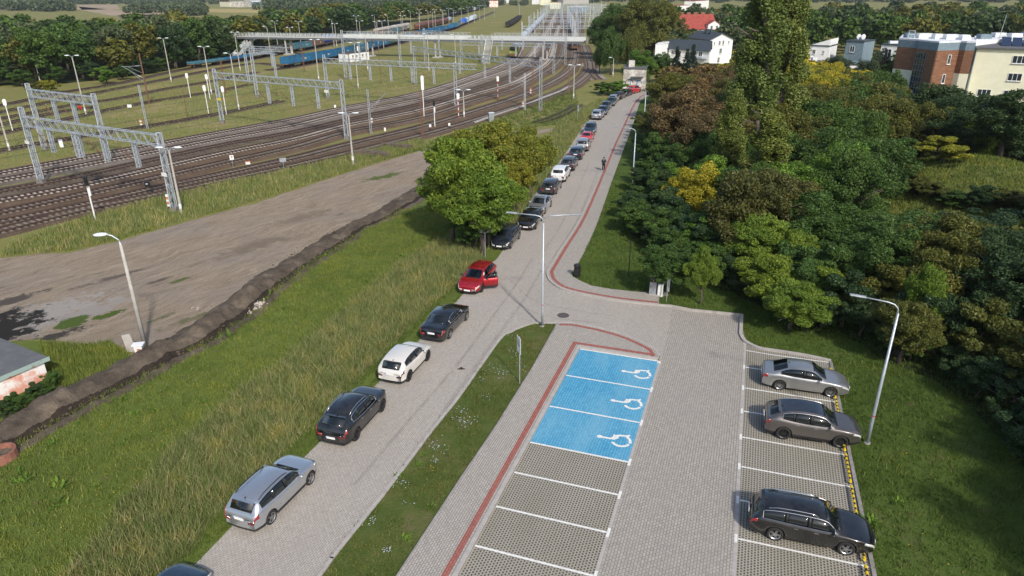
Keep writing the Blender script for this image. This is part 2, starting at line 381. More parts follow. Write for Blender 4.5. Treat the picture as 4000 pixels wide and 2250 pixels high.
# raised walkway beside the blue bays
wk_r = [gl(-.42, .0), gl(-.42, 3*WD+2.5*8)]
walk_l = L2([(2174, 1267), (2170.8, 1279), (2077.6, 1446), (2000, 1570), (1932, 1680), (1798.6, 1876.7), (1558.6, 2246)])
walk_l.append(walk_l[-1]+(walk_l[-1]-walk_l[-2]).normalized()*9)
arcS = smoothline(arc, 5)
pw = [q for q in walk_l] + [gl(0, 3*WD+2.5*8), gl(0, -.2), gl(LL-.15, -.2)] + arcS[::-1]
mb = MB(); pw2 = ccw([(q[0], q[1]) for q in pw]); n = len(pw2)
wk = sheet('walkway', pw2, .10, 'pave_walk')
def skirt(name, line, z0, z1, mat):
    s_ = MB(); ribbon(s_, line, line, z0, z1); o = s_.build(name, mat); o['kind'] = 'structure'
skirt('walkway_side', [Vector(q) for q in pw2+[pw2[0]]], -.03, .10, 'kerb')
def kerb(name, line, w=.15, z=.12, mat='kerb', z0=-.03):
    k = MB(); sweep(k, line, [(-w/2, z0), (-w/2, z), (w/2, z), (w/2, z0)])
    return tag(k.build(name, mat), kind='structure')
def flat(name, line, d0, d1, z, mat):
    k = MB(); ribbon(k, offset(line, d1), offset(line, d0), z); o = k.build(name, mat); o['kind'] = 'structure'; return o
kerb('kerb_walkway', [gl(-.10, 3*WD+2.5*8), gl(-.10, -.12)], .2, .112)
kerb('kerb_walkway_end', [gl(-.2, -.12), gl(LL-.1, -.12)], .2, .114)
flat('red_paving_band', [gl(-.47, 3*WD+2.5*8), gl(-.47, -.50)], -.14, .14, .104, 'pave_red')
flat('red_paving_band', [gl(-.61, -.50), gl(LL-.35, -.50)], -.14, .14, .105, 'pave_red')
kerb('kerb_island', arcS, .14, .115)
flat('red_paving_band', arcS, -.5, -.24, .106, 'pave_red')
kerb('kerb_median', smoothline(isl[:-1], 4)+[arc[0]], .16, .09)
kerb('kerb_walkway_edge', walk_l, .08, .112, 'kerb_grey')
# pavement along the road, right side
sw_r = L2([(2590, 364), (2540, 373), (2513, 386), (2498, 405), (2474, 481.5), (2442.5, 567.8), (2388, 715), (2333.9, 870.6), (2271.7, 1006.4), (2233, 1068.5)])
sw_r = smoothline(sw_r, 3)+L2([(2236.8, 1084), (2271.7, 1103.5), (2310.6, 1120), (2388, 1133.6), (2516, 1147), (2574.5, 1157)])
sheet('pavement', kerbR+sw_r[::-1], .10, 'pave_walk')
skirt('pavement_side', sw_r, -.03, .10, 'kerb_grey')
kerb('kerb_road', kerbR, .15, .115)
flat('red_paving_band', kerbR, .22, .50, .104, 'pave_red')
kerb('kerb_aisle', topk, .16, .12); kerb('kerb_aisle', rightk, .22, .12)
kerb('kerb_bays', [rightk[-1], gr(LR+.12, 2.5*NB)], .16, .08, 'kerb_grey')
kerb('kerb_pavement_end', [sw_r[-1], topk[0]], .08, .11, 'kerb_grey')
# bays
sheet('disabled_bay_paving', [gl(0, 0), gl(LL, 0), gl(LL, 3*WD), gl(0, 3*WD)], .006, 'pave_blue')
sheet('grid_paving', [gl(0, 3*WD), gl(LL, 3*WD), gl(LL, 3*WD+20), gl(0, 3*WD+20)], .006, 'grid_pave')
sheet('grid_paving', [gr(0, OFF-2.2)]+[q for q in rightk[8:]]+[gr(LR+.1, 2.5*NB), gr(0, 2.5*NB)], .005, 'grid_pave')
kerb('bay_edging', [gl(LL+.07, -.1), gl(LL+.07, 3*WD+20)], .15, .012, 'kerb', 0)
kerb('bay_edging', [gr(-.07, OFF-4.1), gr(-.07, 2.5*NB)], .15, .012, 'kerb', 0)
lines = MB()
def stripe(mb, a, b, w, z=.011):
    t = (b-a).normalized(); nn = Vector((-t.y, t.x))*w/2
    mb.add([(*(a-nn), z), (*(b-nn), z), (*(b+nn), z), (*(a+nn), z)], [(0, 1, 2, 3)])
bl = [0.06, WD, 2*WD, 3*WD]+[3*WD+2.5*i for i in range(1, 8)]
for b_ in bl:
    stripe(lines, gl(0.02, b_), gl(LL, b_), .11)
    stripe(lines, gl(LL+.07, b_-.28+(.3 if b_ < 1 else 0)), gl(LL+.07, b_+.28), .13, .016)
stripe(lines, gl(LL-.02, 0), gl(LL-.02, .3), .1, .0115)
for i in range(-1, 10):
    b_ = OFF+2.5*i
    if i >= 0: stripe(lines, gr(0.02, b_), gr(LR, b_), .10); stripe(lines, gr(-.07, b_-.25), gr(-.07, b_+.25), .12, .016)
stripe(lines, Vector(P2(2907, 1368)), Vector(P2(3000, 1384)), .08); stripe(lines, Vector(P2(3000, 1384)), Vector(P2(3245, 1417)), .09, .0112)
tag(lines.build('road_markings', 'white_line'), kind='structure')
# wheelchair symbols painted in the blue bays
for (u, v) in ((2500.8, 1461.6), (2464, 1578), (2417, 1721)):
    c = Vector(P2(u, v)); U = -A1; V_ = -B1; w = MB(); z = .0125
    zi = [z]
    def q(x, y): return c+U*x+V_*y
    def st(x0, y0, x1, y1, wd=.1): zi[0] += .0006; stripe(w, q(x0, y0), q(x1, y1), wd*1.4, zi[0])
    rr, wdt = .46, .075
    ks = [R(-150+300*i/28) for i in range(29)]
    for a, b in zip(ks[:-1], ks[1:]):
        if abs(math.degrees(a)-15) < 6 or abs(math.degrees(a)+75) < 5: continue
        s_ = [q(-.12-math.cos(t_)*r_, -.0-math.sin(t_)*r_) for t_ in (a, b) for r_ in (rr-wdt, rr+wdt)]
        w.add([(*p_, z) for p_ in (s_[0], s_[1], s_[3], s_[2])], [(0, 1, 2, 3)])
    st(.95, .02, .40, .02); st(.42, -.02, .42, .1, .3); st(.12, .12, .40, .12); st(.30, .12, .30, .42, .08); st(.12, .12, .12, .42, .09)
    st(.12, .42, -.38, .50, .09); st(-.36, .42, -.44, .62, .09)
    w.add([(*q(1.0+.14*math.cos(k*math.pi/8), .02+.13*math.sin(k*math.pi/8)), zi[0]+.0006) for k in range(16)], [tuple(range(16))])
    tag(w.build('wheelchair_symbol', 'white_line'), kind='structure')
# faint tyre marks
mt, t, b = nt('tyre_mark'); b.inputs['Base Color'].default_value = (.05, .045, .04, 1); b.inputs['Roughness'].default_value = .9; tr_ = N(t, 'ShaderNodeBsdfTransparent'); ms = N(t, 'ShaderNodeMixShader')
fc = ramp(t, noise(t, geo(t), 1.3, 4), [(.35, (.05, .05, .05)), (.7, (.14, .14, .14))]); t.links.new(fc, ms.inputs[0]); t.links.new(tr_.outputs[0], ms.inputs[1]); t.links.new(b.outputs[0], ms.inputs[2]); t.links.new(ms.outputs[0], t.nodes['Material Output'].inputs[0]); MATS['tyre_mark'] = mt
for i, (w_, pp) in enumerate(((.22, [(1560, 1920), (1700, 1660), (1850, 1440), (1990, 1250), (2060, 1150), (2130, 1030)]), (.2, [(1380, 1900), (1600, 1640), (1790, 1420), (1930, 1230), (2010, 1120), (2080, 1010)]), (.14, [(1960, 1120), (2030, 1190), (2150, 1240), (2350, 1262)]), (.14, [(1990, 1090), (2070, 1165), (2200, 1205), (2400, 1235)]), (.16, [(2160, 1010), (2260, 850), (2340, 650)]), (.16, [(2120, 990), (2215, 835), (2300, 640)]))):
    flat('tyre_mark', smoothline(L2(pp), 6), -w_/2, w_/2, .017+i*.0007, 'tyre_mark')
# manhole
mb = MB(); c = at(2200, 1232); mb.tube([(c.x, c.y, .0), (c.x, c.y, .012)], .42, 24)
M('iron', (.12, .10, .095), .7, .3, .3, 20, bumpk=.5)
tag(mb.build('manhole_cover', 'iron'), 'round dark iron manhole cover set in the paving at the junction', 'manhole cover')
# turf areas
def pline(pp): return [Vector(P2(u, v)) for u, v in pp]
med = smoothline(isl[:-1], 4)+[arc[0]]+walk_l
groundmat('median_lawn', [(.06, .08, .02), (.075, .11, .022), (.11, .13, .035), (.17, .135, .075)], .35, 1.8, 14, .8)
sheet('median_grass', ccw([(q[0], q[1]) for q in med]), .02, 'median_lawn')
verge = [q for q in sw_r if q.y < 170]+topk+rightk[1:]+[gr(LR+.12, 2.5*NB+3)]+[Vector((60, -5)), Vector((75, 60)), Vector((70, 175))]
sheet('verge_grass', verge, .0, 'lawn')
mead_edge = L2([(1720, 690), (1667.7, 727), (1597.8, 789), (1543.5, 827.9), (1481, 870.6), (1411.5, 897.7), (1330, 956), (1217.4, 1014), (1128, 1064.7), (1050.5, 1115), (1000, 1200), (943, 1252), (873, 1275), (799.7, 1325.7), (726, 1353), (718, 1415), (629, 1427), (485, 1489), (388, 1539), (233, 1621), (130, 1696), (31, 1743), (-300, 1900)])
meadow_poly = mead_edge+[Vector((-40, 15)), Vector((-12, 6)), Vector((-9, 24)), Vector((-4, 40)), Vector((1, 58)), Vector((7, 80)), Vector((13, 105))]+L2([(2100, 560), (1900, 600)])
sheet('meadow', meadow_poly, -.012, 'meadow')
strip_l = L2([(100, 2500), (260, 2250), (605, 1817), (870, 1568), (1149, 1382), (1366, 1180), (1615, 994), (1730, 932)])
strip_r = L2([(1900, 1000), (1790, 1100), (1600, 1280), (1400, 1480), (1240, 1650), (950, 1910), (640, 2250), (500, 2420)])
strip_poly = wob(strip_l, .5)+wob(strip_r, .25)
sheet('rough_grass_ground', strip_poly, -.004, 'strip')
# dirt yard
du = L2([(-250, 1040), (0, 1008), (70, 1003), (160, 990), (271, 987), (466, 940), (660, 886), (1000, 793), (1233, 715), (1466, 641.5), (1679, 577.5), (1850, 540), (2050, 512), (2170, 500), (2225, 496), (2290, 479), (2330, 470), (2320, 490), (2290, 505), (2255, 500), (2222, 506), (2175, 512), (2050, 530), (1850, 580), (1760, 640)])
dl = L2([(1720, 690), (1600, 790), (1400, 895), (1217, 1012), (1050, 1112), (940, 1240), (720, 1370), (560, 1390), (430, 1330), (300, 1345), (200, 1330), (150, 1325), (60, 1330), (-200, 1380)])
sheet('dirt_yard', wob(du, .35, .8, 3)+wob(dl, .3, .8, 5), -.006, 'dirt')
def blob(name, u, v, rx, ry, mat, z, ang=0., seed=0, amp=.25):
    c = at(u, v); pp = []
    for k in range(40):
        t_ = 2*math.pi*k/40; r_ = 1+amp*mnoise.noise(Vector((math.cos(t_)*1.5, math.sin(t_)*1.5, seed)))*2
        x, y = rx*r_*math.cos(t_), ry*r_*math.sin(t_)
        pp.append((c.x+x*math.cos(ang)-y*math.sin(ang), c.y+x*math.sin(ang)+y*math.cos(ang)))
    sheet(name, pp, z, mat)
# spoil bank and trench
bank = L2([(1690, 715), (1600, 775), (1480, 848), (1400, 880), (1300, 945), (1180, 1020), (1060, 1095), (960, 1185), (850, 1265), (740, 1335), (640, 1378), (560, 1425), (450, 1478), (330, 1538), (200, 1608), (60, 1688), (-80, 1762), (-250, 1850)])
bank = smoothline(bank, 1); bl_ = []
for i in range(len(bank)-1):
    n = max(1, int((bank[i+1]-bank[i]).length/.15))
    for k in range(n): bl_.append(bank[i].lerp(bank[i+1], k/n))
BS = 1.08
offs = [-1.7, -1.45, -1.2, -.95, -.7, -.45, -.2, .05, .3, .55, .75, .9, 1.05, 1.25, 1.45, 1.7, 1.95]
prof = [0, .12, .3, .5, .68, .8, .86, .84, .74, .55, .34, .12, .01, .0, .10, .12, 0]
vs, fs, mi = [], [], []
for i, q in enumerate(bl_):
    a, b = bl_[max(i-3, 0)], bl_[min(i+3, len(bl_)-1)]; t_ = (b-a).normalized(); nr = Vector((-t_.y, t_.x))
    far_ = min(1, max(.28, (72-q.y)/26)); w_ = .75+.25*far_
    hs = (.42+.5*mnoise.noise(Vector((q.x*.35, q.y*.35, 0)))+.25)*far_
    for k, o in enumerate(offs):
        p_ = q+nr*(o*BS*w_*(1+.3*mnoise.noise(Vector((q.x*.5, q.y*.5, 4)))))
        z = prof[k]*hs*1.15
        if 0 < k < len(offs)-1: z += .24*mnoise.noise(Vector((p_.x*1.3, p_.y*1.3, 1)))*(.4+prof[k])+.07*mnoise.noise(Vector((p_.x*3.5, p_.y*3.5, 2)))+.07*mnoise.noise(Vector((p_.x*8, p_.y*8, 3)))
        vs.append((p_.x, p_.y, max(z, .004) if 0 < k < len(offs)-1 else -.03))
nk = len(offs)
for i in range(len(bl_)-1):
    for k in range(nk-1):
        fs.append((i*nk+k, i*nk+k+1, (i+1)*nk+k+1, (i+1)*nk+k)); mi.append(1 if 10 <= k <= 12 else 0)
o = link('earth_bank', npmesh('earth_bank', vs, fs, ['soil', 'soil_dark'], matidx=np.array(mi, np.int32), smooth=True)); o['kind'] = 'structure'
cl = MB(); rg = random.Random(8)
for k in range(2600):
    i = rg.randrange(len(bl_)); q = bl_[i]; o_ = rg.gauss(.1, 1.1); nr = Vector((0.75, -.66)); s_ = .02+rg.random()**4*.075
    d_ = abs(o_)/1.9; z = max(0, .55*(1-d_*d_))*.6
    x_, y_ = q.x+nr.x*o_+rg.gauss(0, .2), q.y+nr.y*o_
    if q.y > 62: continue
    cl.ell((x_, y_, z*rg.random()+s_*.4), (s_*1.5, s_*1.1, s_*.8), 5, 3)
tag(cl.build('soil_clods', 'soil'), 'loose clods of soil strewn along the earth bank', kind='stuff')
# fields far left
for (pp, mt_) in (([(440, 62), (700, 60), (640, 42), (480, 42), (290, 24), (300, 36)], 'field_tan'), ([(470, 70), (650, 72), (640, 62), (560, 56), (460, 60)], 'field_dark'),
                  ([(300, 20), (455, 17), (470, 36), (320, 38)], 'field_tan'), ([(810, 34), (1010, 36), (1010, 50), (815, 48)], 'field_gold'), ([(-20, 40), (60, 36), (60, 22), (-20, 22)], 'field_dark'),
                  ([(1100, 50), (1165, 55), (1150, 90), (1115, 92)], 'field_tan'), ([(60, 0), (110, 2), (110, 16), (70, 14)], 'field_tan')):
    sheet('field', L2(pp), -.02, mt_)
# mound at far right
mc = at(3800, 775); mb = MB(); n = 28; rad = 15
pt = []
for i in range(n+1):
    for j in range(n+1):
        x, y = (i/n*2-1)*rad, (j/n*2-1)*rad; r_ = math.hypot(x, y)/rad
        z = 4.2*max(0, math.cos(min(1, r_)*math.pi/2))**1.5-.02+.15*mnoise.noise(Vector((x*.3, y*.3, 0)))*(1-min(1, r_))
        pt.append((mc.x+x, mc.y+y, z))
mb.add(pt, [(i*(n+1)+j, (i+1)*(n+1)+j, (i+1)*(n+1)+j+1, i*(n+1)+j+1) for i in range(n) for j in range(n)])
groundmat('moundgrass', [(.11, .13, .04), (.16, .185, .06), (.21, .22, .09)], .2, 2, 12, .8)
MND = (mc.x, mc.y, rad)
def gz(x, y):
    r_ = math.hypot(x-MND[0], y-MND[1])/MND[2]
    return 4.2*max(0, math.cos(min(1, r_)*math.pi/2))**1.5
tag(mb.build('hill', 'moundgrass', smooth=True), kind='structure')
# ------------------------------------------------ grass blades
def inpoly(P, poly):
    x, y = P[:, 0], P[:, 1]; ins = np.zeros(len(P), bool); n = len(poly)
    for i in range(n):
        x1, y1 = poly[i][0], poly[i][1]; x2, y2 = poly[(i+1) % n][0], poly[(i+1) % n][1]
        if y1 == y2: continue
        c_ = ((y1 > y) != (y2 > y)) & (x < (x2-x1)*(y-y1)/(y2-y1)+x1); ins ^= c_
    return ins
def scatter(poly, dens, seed):
    rg = np.random.RandomState(seed); P = np.array([(q[0], q[1]) for q in poly]); lo, hi = P.min(0), P.max(0)
    n = int((hi-lo).prod()*dens); Q = lo+rg.rand(n, 2)*(hi-lo); return Q[inpoly(Q, poly)]
def tufts(name, poly, dens, h0, h1, nb, wid, mat, seed, spread=.12, lean=.5, z=0., label=None, patch=None, cut=None):
    Q = scatter(poly, dens, seed); rg = np.random.RandomState(seed+1)
    if cut is not None: Q = Q[cut(Q)]
    if patch:
        s_, th = patch; k = np.array([mnoise.noise(Vector((q[0]*s_, q[1]*s_, seed))) for q in Q]); Q = Q[k > th]
    n = len(Q)*nb; B = np.repeat(Q, nb, 0)+rg.randn(n, 2)*spread
    hh = h0+(h1-h0)*rg.rand(n)**1.5; hh *= np.repeat(.6+.8*rg.rand(len(Q)), nb)
    a = rg.rand(n)*2*math.pi; le = (rg.rand(n)*lean)*hh; b = rg.rand(n)*math.pi
    wx, wy = np.cos(b)*wid*.5, np.sin(b)*wid*.5; z0 = np.full(n, z)
    V = np.zeros((n, 3, 3)); V[:, 0] = np.stack([B[:, 0]-wx, B[:, 1]-wy, z0], 1); V[:, 1] = np.stack([B[:, 0]+wx, B[:, 1]+wy, z0], 1)
    V[:, 2] = np.stack([B[:, 0]+np.cos(a)*le, B[:, 1]+np.sin(a)*le, z0+hh], 1)
    o = link(name, npmesh(name, V.reshape(-1, 3), np.arange(n*3).reshape(n, 3), mat)); return tag(o, label, kind='stuff')
def grassmat(name, cols, nzs=.35):
    mt, t, b = nt(name); g = N(t, 'ShaderNodeNewGeometry')
    c1 = ramp(t, g.outputs['Random Per Island'], [(i/(len(cols)-1), c) for i, c in enumerate(cols)])
    nz = ramp(t, noise(t, g.outputs['Position'], nzs, 4), [(.33, (.7, .78, .72)), (.52, (1, 1, 1)), (.68, (1.35, 1.15, 1.0))])
    c = mix(t, 1., c1, nz, 'MULTIPLY'); t.links.new(c, b.inputs['Base Color']); b.inputs['Roughness'].default_value = .7; b.inputs['Specular IOR Level'].default_value = .15
    MATS[name] = mt
grassmat('g_meadow', [(.085, .115, .02), (.12, .165, .027), (.16, .205, .036), (.20, .20, .07)], .5)
grassmat('g_median', [(.06, .085, .016), (.085, .12, .022), (.125, .145, .035), (.20, .165, .08)], .6)
grassmat('g_lawn', [(.04, .07, .012), (.065, .11, .017), (.09, .145, .025), (.14, .16, .05)])
grassmat('g_dry', [(.14, .17, .045), (.11, .165, .035), (.22, .22, .085), (.36, .32, .17), (.14, .18, .045), (.13, .175, .04), (.25, .235, .10)], .7)
grassmat('g_weed', [(.05, .10, .015), (.09, .16, .02), (.14, .22, .03)], .5)
near = lambda y1: (lambda Q: Q[:, 1] < y1)
tufts('meadow_grass', [q for q in mead_edge]+[Vector((-40, 15)), Vector((-14, 14))]+strip_l[1:]+L2([(1850, 800)]), 34, .06, .26, 5, .035, 'g_meadow', 11, .1, .8, cut=near(70), label='short bright green meadow grass between the earth bank and the dry strip')
tufts('tall_dry_grass', strip_poly, 46, .15, .62, 7, .03, 'g_dry', 12, .13, 1.1, label='tall dry yellowing grass in the strip beside the road')
vs_l = offset([q for q in road_l if q.y < 150], .02)
tufts('verge_grass_blades', strip_r[::-1]+[q for q in vs_l if q.y < 56], 60, .05, .2, 5, .03, 'g_lawn', 13, .08, .7, label='short green grass along the left road edge')
tufts('median_grass_blades', [(q[0], q[1]) for q in med], 46, .04, .17, 5, .03, 'g_median', 14, .1, .8, z=.02, patch=(.6, -.16), label='short grass in the strip between road and walkway')
tufts('verge_grass_blades', verge, 26, .05, .24, 5, .04, 'g_lawn', 15, .1, .8, cut=lambda Q: (Q[:, 0] < 34) & (Q[:, 1] < 80) & (Q[:, 1] > 10), label='green grass between the parking bays and the thicket')
tufts('roadside_grass', [q for q in offset([q for q in road_l if 56 < q.y < 150], .1)]+[q for q in offset([q for q in road_l if 56 < q.y < 150], 4.5)][::-1], 20, .1, .6, 5, .05, 'g_dry', 16, .15, .6, label='rough grass on the verge behind the parked cars')
trk = L2([(0, 1000), (271, 980), (466, 935), (660, 880), (1000, 785), (1233, 710), (1466, 636), (1679, 572), (1640, 545), (1400, 600), (1150, 660), (850, 720), (600, 780), (420, 830), (250, 880), (60, 950)])
tufts('trackside_grass', trk, 14, .15, .75, 6, .06, 'g_dry', 17, .18, .6, label='rough grass between the tracks and the dirt yard')
tufts('trackside_grass', trk, 10, .1, .4, 6, .06, 'g_meadow', 18, .18, .6, patch=(.25, .0), label='green grass between the tracks and the dirt yard')
sheet('shed_lawn', L2([(60, 1330), (150, 1333), (300, 1350), (430, 1335), (530, 1400), (440, 1470), (300, 1530), (180, 1600), (40, 1680), (-150, 1750), (-150, 1400)]), .001, 'meadow')
tufts('shed_grass', L2([(150, 1335), (300, 1350), (430, 1335), (520, 1400), (440, 1460), (300, 1520), (180, 1590), (120, 1500), (195, 1400)]), 45, .1, .5, 6, .04, 'g_meadow', 19, .1, .6, label='green grass between the pink shed and the earth bank')
tufts('yard_grass_tufts', L2([(0, 420), (400, 340), (1000, 300), (1900, 190), (1980, 240), (1850, 290), (1350, 410), (850, 510), (300, 610), (0, 660)]), .9, .1, .45, 6, .09, 'g_dry', 20, .4, .6, label='grass clumps growing over the rail yard')
tufts('roadside_grass', L2([(1480, 630), (2050, 500), (2170, 490), (2280, 475), (2240, 345), (2000, 440), (1700, 545)]), 4, .1, .45, 6, .08, 'g_lawn', 21, .2, .7, label='green grass between the tracks and the side path')
o = tufts('mound_grass', [(MND[0]+14*math.cos(k*.4), MND[1]+14*math.sin(k*.4)) for k in range(16)], 26, .12, .45, 6, .06, 'g_meadow', 23, .2, .9, label='rough pale grass covering the mound at the right')
cc = np.zeros(len(o.data.vertices)*3, np.float32); o.data.vertices.foreach_get('co', cc); cc = cc.reshape(-1, 3)
rr_ = np.hypot(cc[:, 0]-MND[0], cc[:, 1]-MND[1])/MND[2]; cc[:, 2] += 4.2*np.maximum(0, np.cos(np.minimum(1, rr_)*math.pi/2))**1.5; o.data.vertices.foreach_set('co', cc.ravel()); o.data.update()
# leafy weeds and small flowers
def weeds(name, pts, mat, label):
    V, F = [], []; rg = random.Random(5)
    for (x, y, s_) in pts:
        for k in range(26):
            a = rg.random()*6.28; e = rg.random()*.9; l = s_*(.5+rg.random()); c = Vector((x+rg.gauss(0, s_*.5), y+rg.gauss(0, s_*.5), .02)); d = Vector((math.cos(a)*math.cos(e), math.sin(a)*math.cos(e), math.sin(e)))
            w_ = Vector((-d.y, d.x, 0)).normalized()*l*.16; o = len(V)
            V += [c, c+d*l*.5+w_, c+d*l, c+d*l*.5-w_]; F.append((o, o+1, o+2, o+3))
    return tag(link(name, npmesh(name, V, F, mat)), label, kind='stuff')
wp = [(*P2(u, v), s_) for u, v, s_ in ((225, 1910, .35), (240, 1970, .3), (95, 1880, .35), (200, 1740, .25), (480, 1730, .25), (1330, 1560, .25), (895, 1315, .4), (1655, 1778, .18), (1640, 1820, .2), (1680, 1980, .2), (1560, 1860, .2), (1590, 2105, .2), (1080, 1100, .4), (3390, 2030, .3), (3510, 1960, .25), (1700, 1150, .3))]
rw = random.Random(44); wq = scatter(mead_edge+[Vector((-40, 15)), Vector((-14, 14))]+strip_l[1:]+L2([(1850, 800)]), .14, 91)
wp += [(q[0], q[1], .1+rw.random()*.16) for q in wq if q[1] < 62]
weeds('broadleaf_weeds', wp, 'g_weed', 'bright green leafy weeds dotted through the grass')
for mn, col in (('petal_white', (.75, .75, .78)), ('petal_yellow', (.75, .52, .03))): M(mn, col, .7, var=.05)
def flowers(name, clusters, mat, label, seed, sz=.022):
    rg = random.Random(seed); V, F = [], []
    for u, v, n_, sp in clusters:
        c = at(u, v)
        for k in range(n_):
            x, y, z = c.x+rg.gauss(0, sp), c.y+rg.gauss(0, sp), .08+rg.random()*.15; o = len(V); s_ = sz*(.6+rg.random()*.8)
            V += [(x-s_, y-s_, z), (x+s_, y-s_, z+.01), (x+s_, y+s_, z), (x-s_, y+s_, z-.01)]; F.append((o, o+1, o+2, o+3))
    tag(link(name, npmesh(name, V, F, mat)), label, kind='stuff')
flowers('white_flowers', [(2000, 1320, 14, .25), (1940, 1450, 22, .35), (1960, 1470, 24, .35), (1910, 1440, 16, .3), (1880, 1490, 10, .15), (1900, 1555, 14, .25), (1790, 1620, 30, .35), (1830, 1650, 26, .3), (1810, 1660, 22, .3), (1700, 1735, 16, .25), (1720, 1760, 14, .25), (1695, 1805, 12, .12), (1575, 1895, 20, .16), (1600, 1980, 8, .15), (1455, 2045, 14, .18), (1515, 2155, 16, .16), (2040, 1440, 14, .3), (2010, 1380, 16, .25), (760, 1500, 8, 1.5), (820, 1480, 8, 1.2), (2390, 1060, 8, .5), (2700, 1085, 8, .3)], 'petal_white', 'small white flowers scattered in the grass', 1)
flowers('yellow_flowers', [(700, 1620, 16, 1.2), (560, 1680, 12, .9), (500, 1630, 10, 1.), (900, 1560, 10, 1.), (640, 1700, 12, .8), (400, 1950, 16, 1.2), (330, 1990, 12, 1.), (470, 1880, 12, .9), (680, 1700, 14, .6), (270, 1470, 26, .35), (1690, 1830, 6, .1), (3560, 1740, 6, .8), (3640, 2200, 6, .8)], 'petal_yellow', 'small yellow flowers scattered in the meadow', 2)
# rubble beside the trench
M('rubble', (.42, .36, .32), .9, var=.5, scale=4)
rb = MB(); rg = random.Random(3)
for u, v, n_, sp in ((985, 1195, 40, .55), (960, 1215, 25, .4), (1015, 1190, 12, .3), (1330, 930, 8, .3), (760, 1205, 3, .2), (540, 1440, 6, .3)):
    c = at(u, v)
    for k in range(n_):
        s_ = .04+rg.random()*.09; rb.box(None, (s_*2, s_*1.4, s_), M4=Matrix.Translation((c.x+rg.gauss(0, sp), c.y+rg.gauss(0, sp), s_*.4+.03)) @ Matrix.Rotation(rg.random()*3, 4, (rg.random(), rg.random(), 1)))
tag(rb.build('rubble', 'rubble'), 'broken bricks and stones spilled beside the trench', kind='stuff')
# ------------------------------------------------ cars
def mat_glass():
    mt, t, b = nt('car_glass'); b.inputs['Base Color'].default_value = (.008, .011, .012, 1); b.inputs['Roughness'].default_value = .04
    b.inputs['Specular IOR Level'].default_value = .7; b.inputs['Coat Weight'].default_value = .3; MATS['car_glass'] = mt
    mt, t, b = nt('clear_glass'); gl_ = N(t, 'ShaderNodeBsdfGlossy', i_Roughness=.03); tr = N(t, 'ShaderNodeBsdfTransparent'); tr.inputs[0].default_value = (.30, .42, .42, 1)
    fr = N(t, 'ShaderNodeFresnel'); fr.inputs[0].default_value = 1.5; ms = N(t, 'ShaderNodeMixShader')
    t.links.new(fr.outputs[0], ms.inputs[0]); t.links.new(tr.outputs[0], ms.inputs[1]); t.links.new(gl_.outputs[0], ms.inputs[2]); t.links.new(ms.outputs[0], t.nodes['Material Output'].inputs[0]); MATS['clear_glass'] = mt
mat_glass()
M('rubber', (.022, .021, .02), .85, var=.3, scale=8); M('trim_black', (.018, .018, .019), .55, var=.3); M('wheel_well', (.006, .006, .006), .95)
M('alloy', (.45, .45, .46), .32, .8, .1); M('alloy_dark', (.05, .05, .052), .4, .6, .2); M('chrome', (.7, .7, .7), .15, 1., .05)
M('lamp_red', (.35, .008, .012), .15, coat=1, var=.3, scale=9); M('lamp_clear', (.62, .63, .60), .12, coat=1, var=.3, scale=8); M('lamp_smoke', (.10, .04, .045), .15, coat=1)
M('plate', (.80, .80, .78), .5, var=.06, scale=20); M('plate_blue', (.02, .06, .35), .5); M('seat_cloth', (.03, .03, .032), .9); M('amber', (.6, .25, .02), .3)
def crv(tbl, x):   # smooth interpolation of a profile table (Catmull-Rom over the knots)
    if x <= tbl[0][0]: return tbl[0][1]
    if x >= tbl[-1][0]: return tbl[-1][1]
    for i in range(len(tbl)-1):
        if tbl[i][0] <= x <= tbl[i+1][0]: break
    x1, y1 = tbl[i]; x2, y2 = tbl[i+1]
    def sl(a, b): return (tbl[b][1]-tbl[a][1])/(tbl[b][0]-tbl[a][0]+1e-9)
    s0 = sl(i, i+1); m1 = s0 if i == 0 else (0 if sl(i-1, i)*s0 <= 0 else 2*sl(i-1, i)*s0/(sl(i-1, i)+s0)); m2 = s0 if i+2 >= len(tbl) else (0 if sl(i+1, i+2)*s0 <= 0 else 2*sl(i+1, i+2)*s0/(sl(i+1, i+2)+s0))
    h = x2-x1; t = (x-x1)/h
    return (2*t**3-3*t*t+1)*y1+(t**3-2*t*t+t)*h*m1+(-2*t**3+3*t*t)*y2+(t**3-t*t)*h*m2
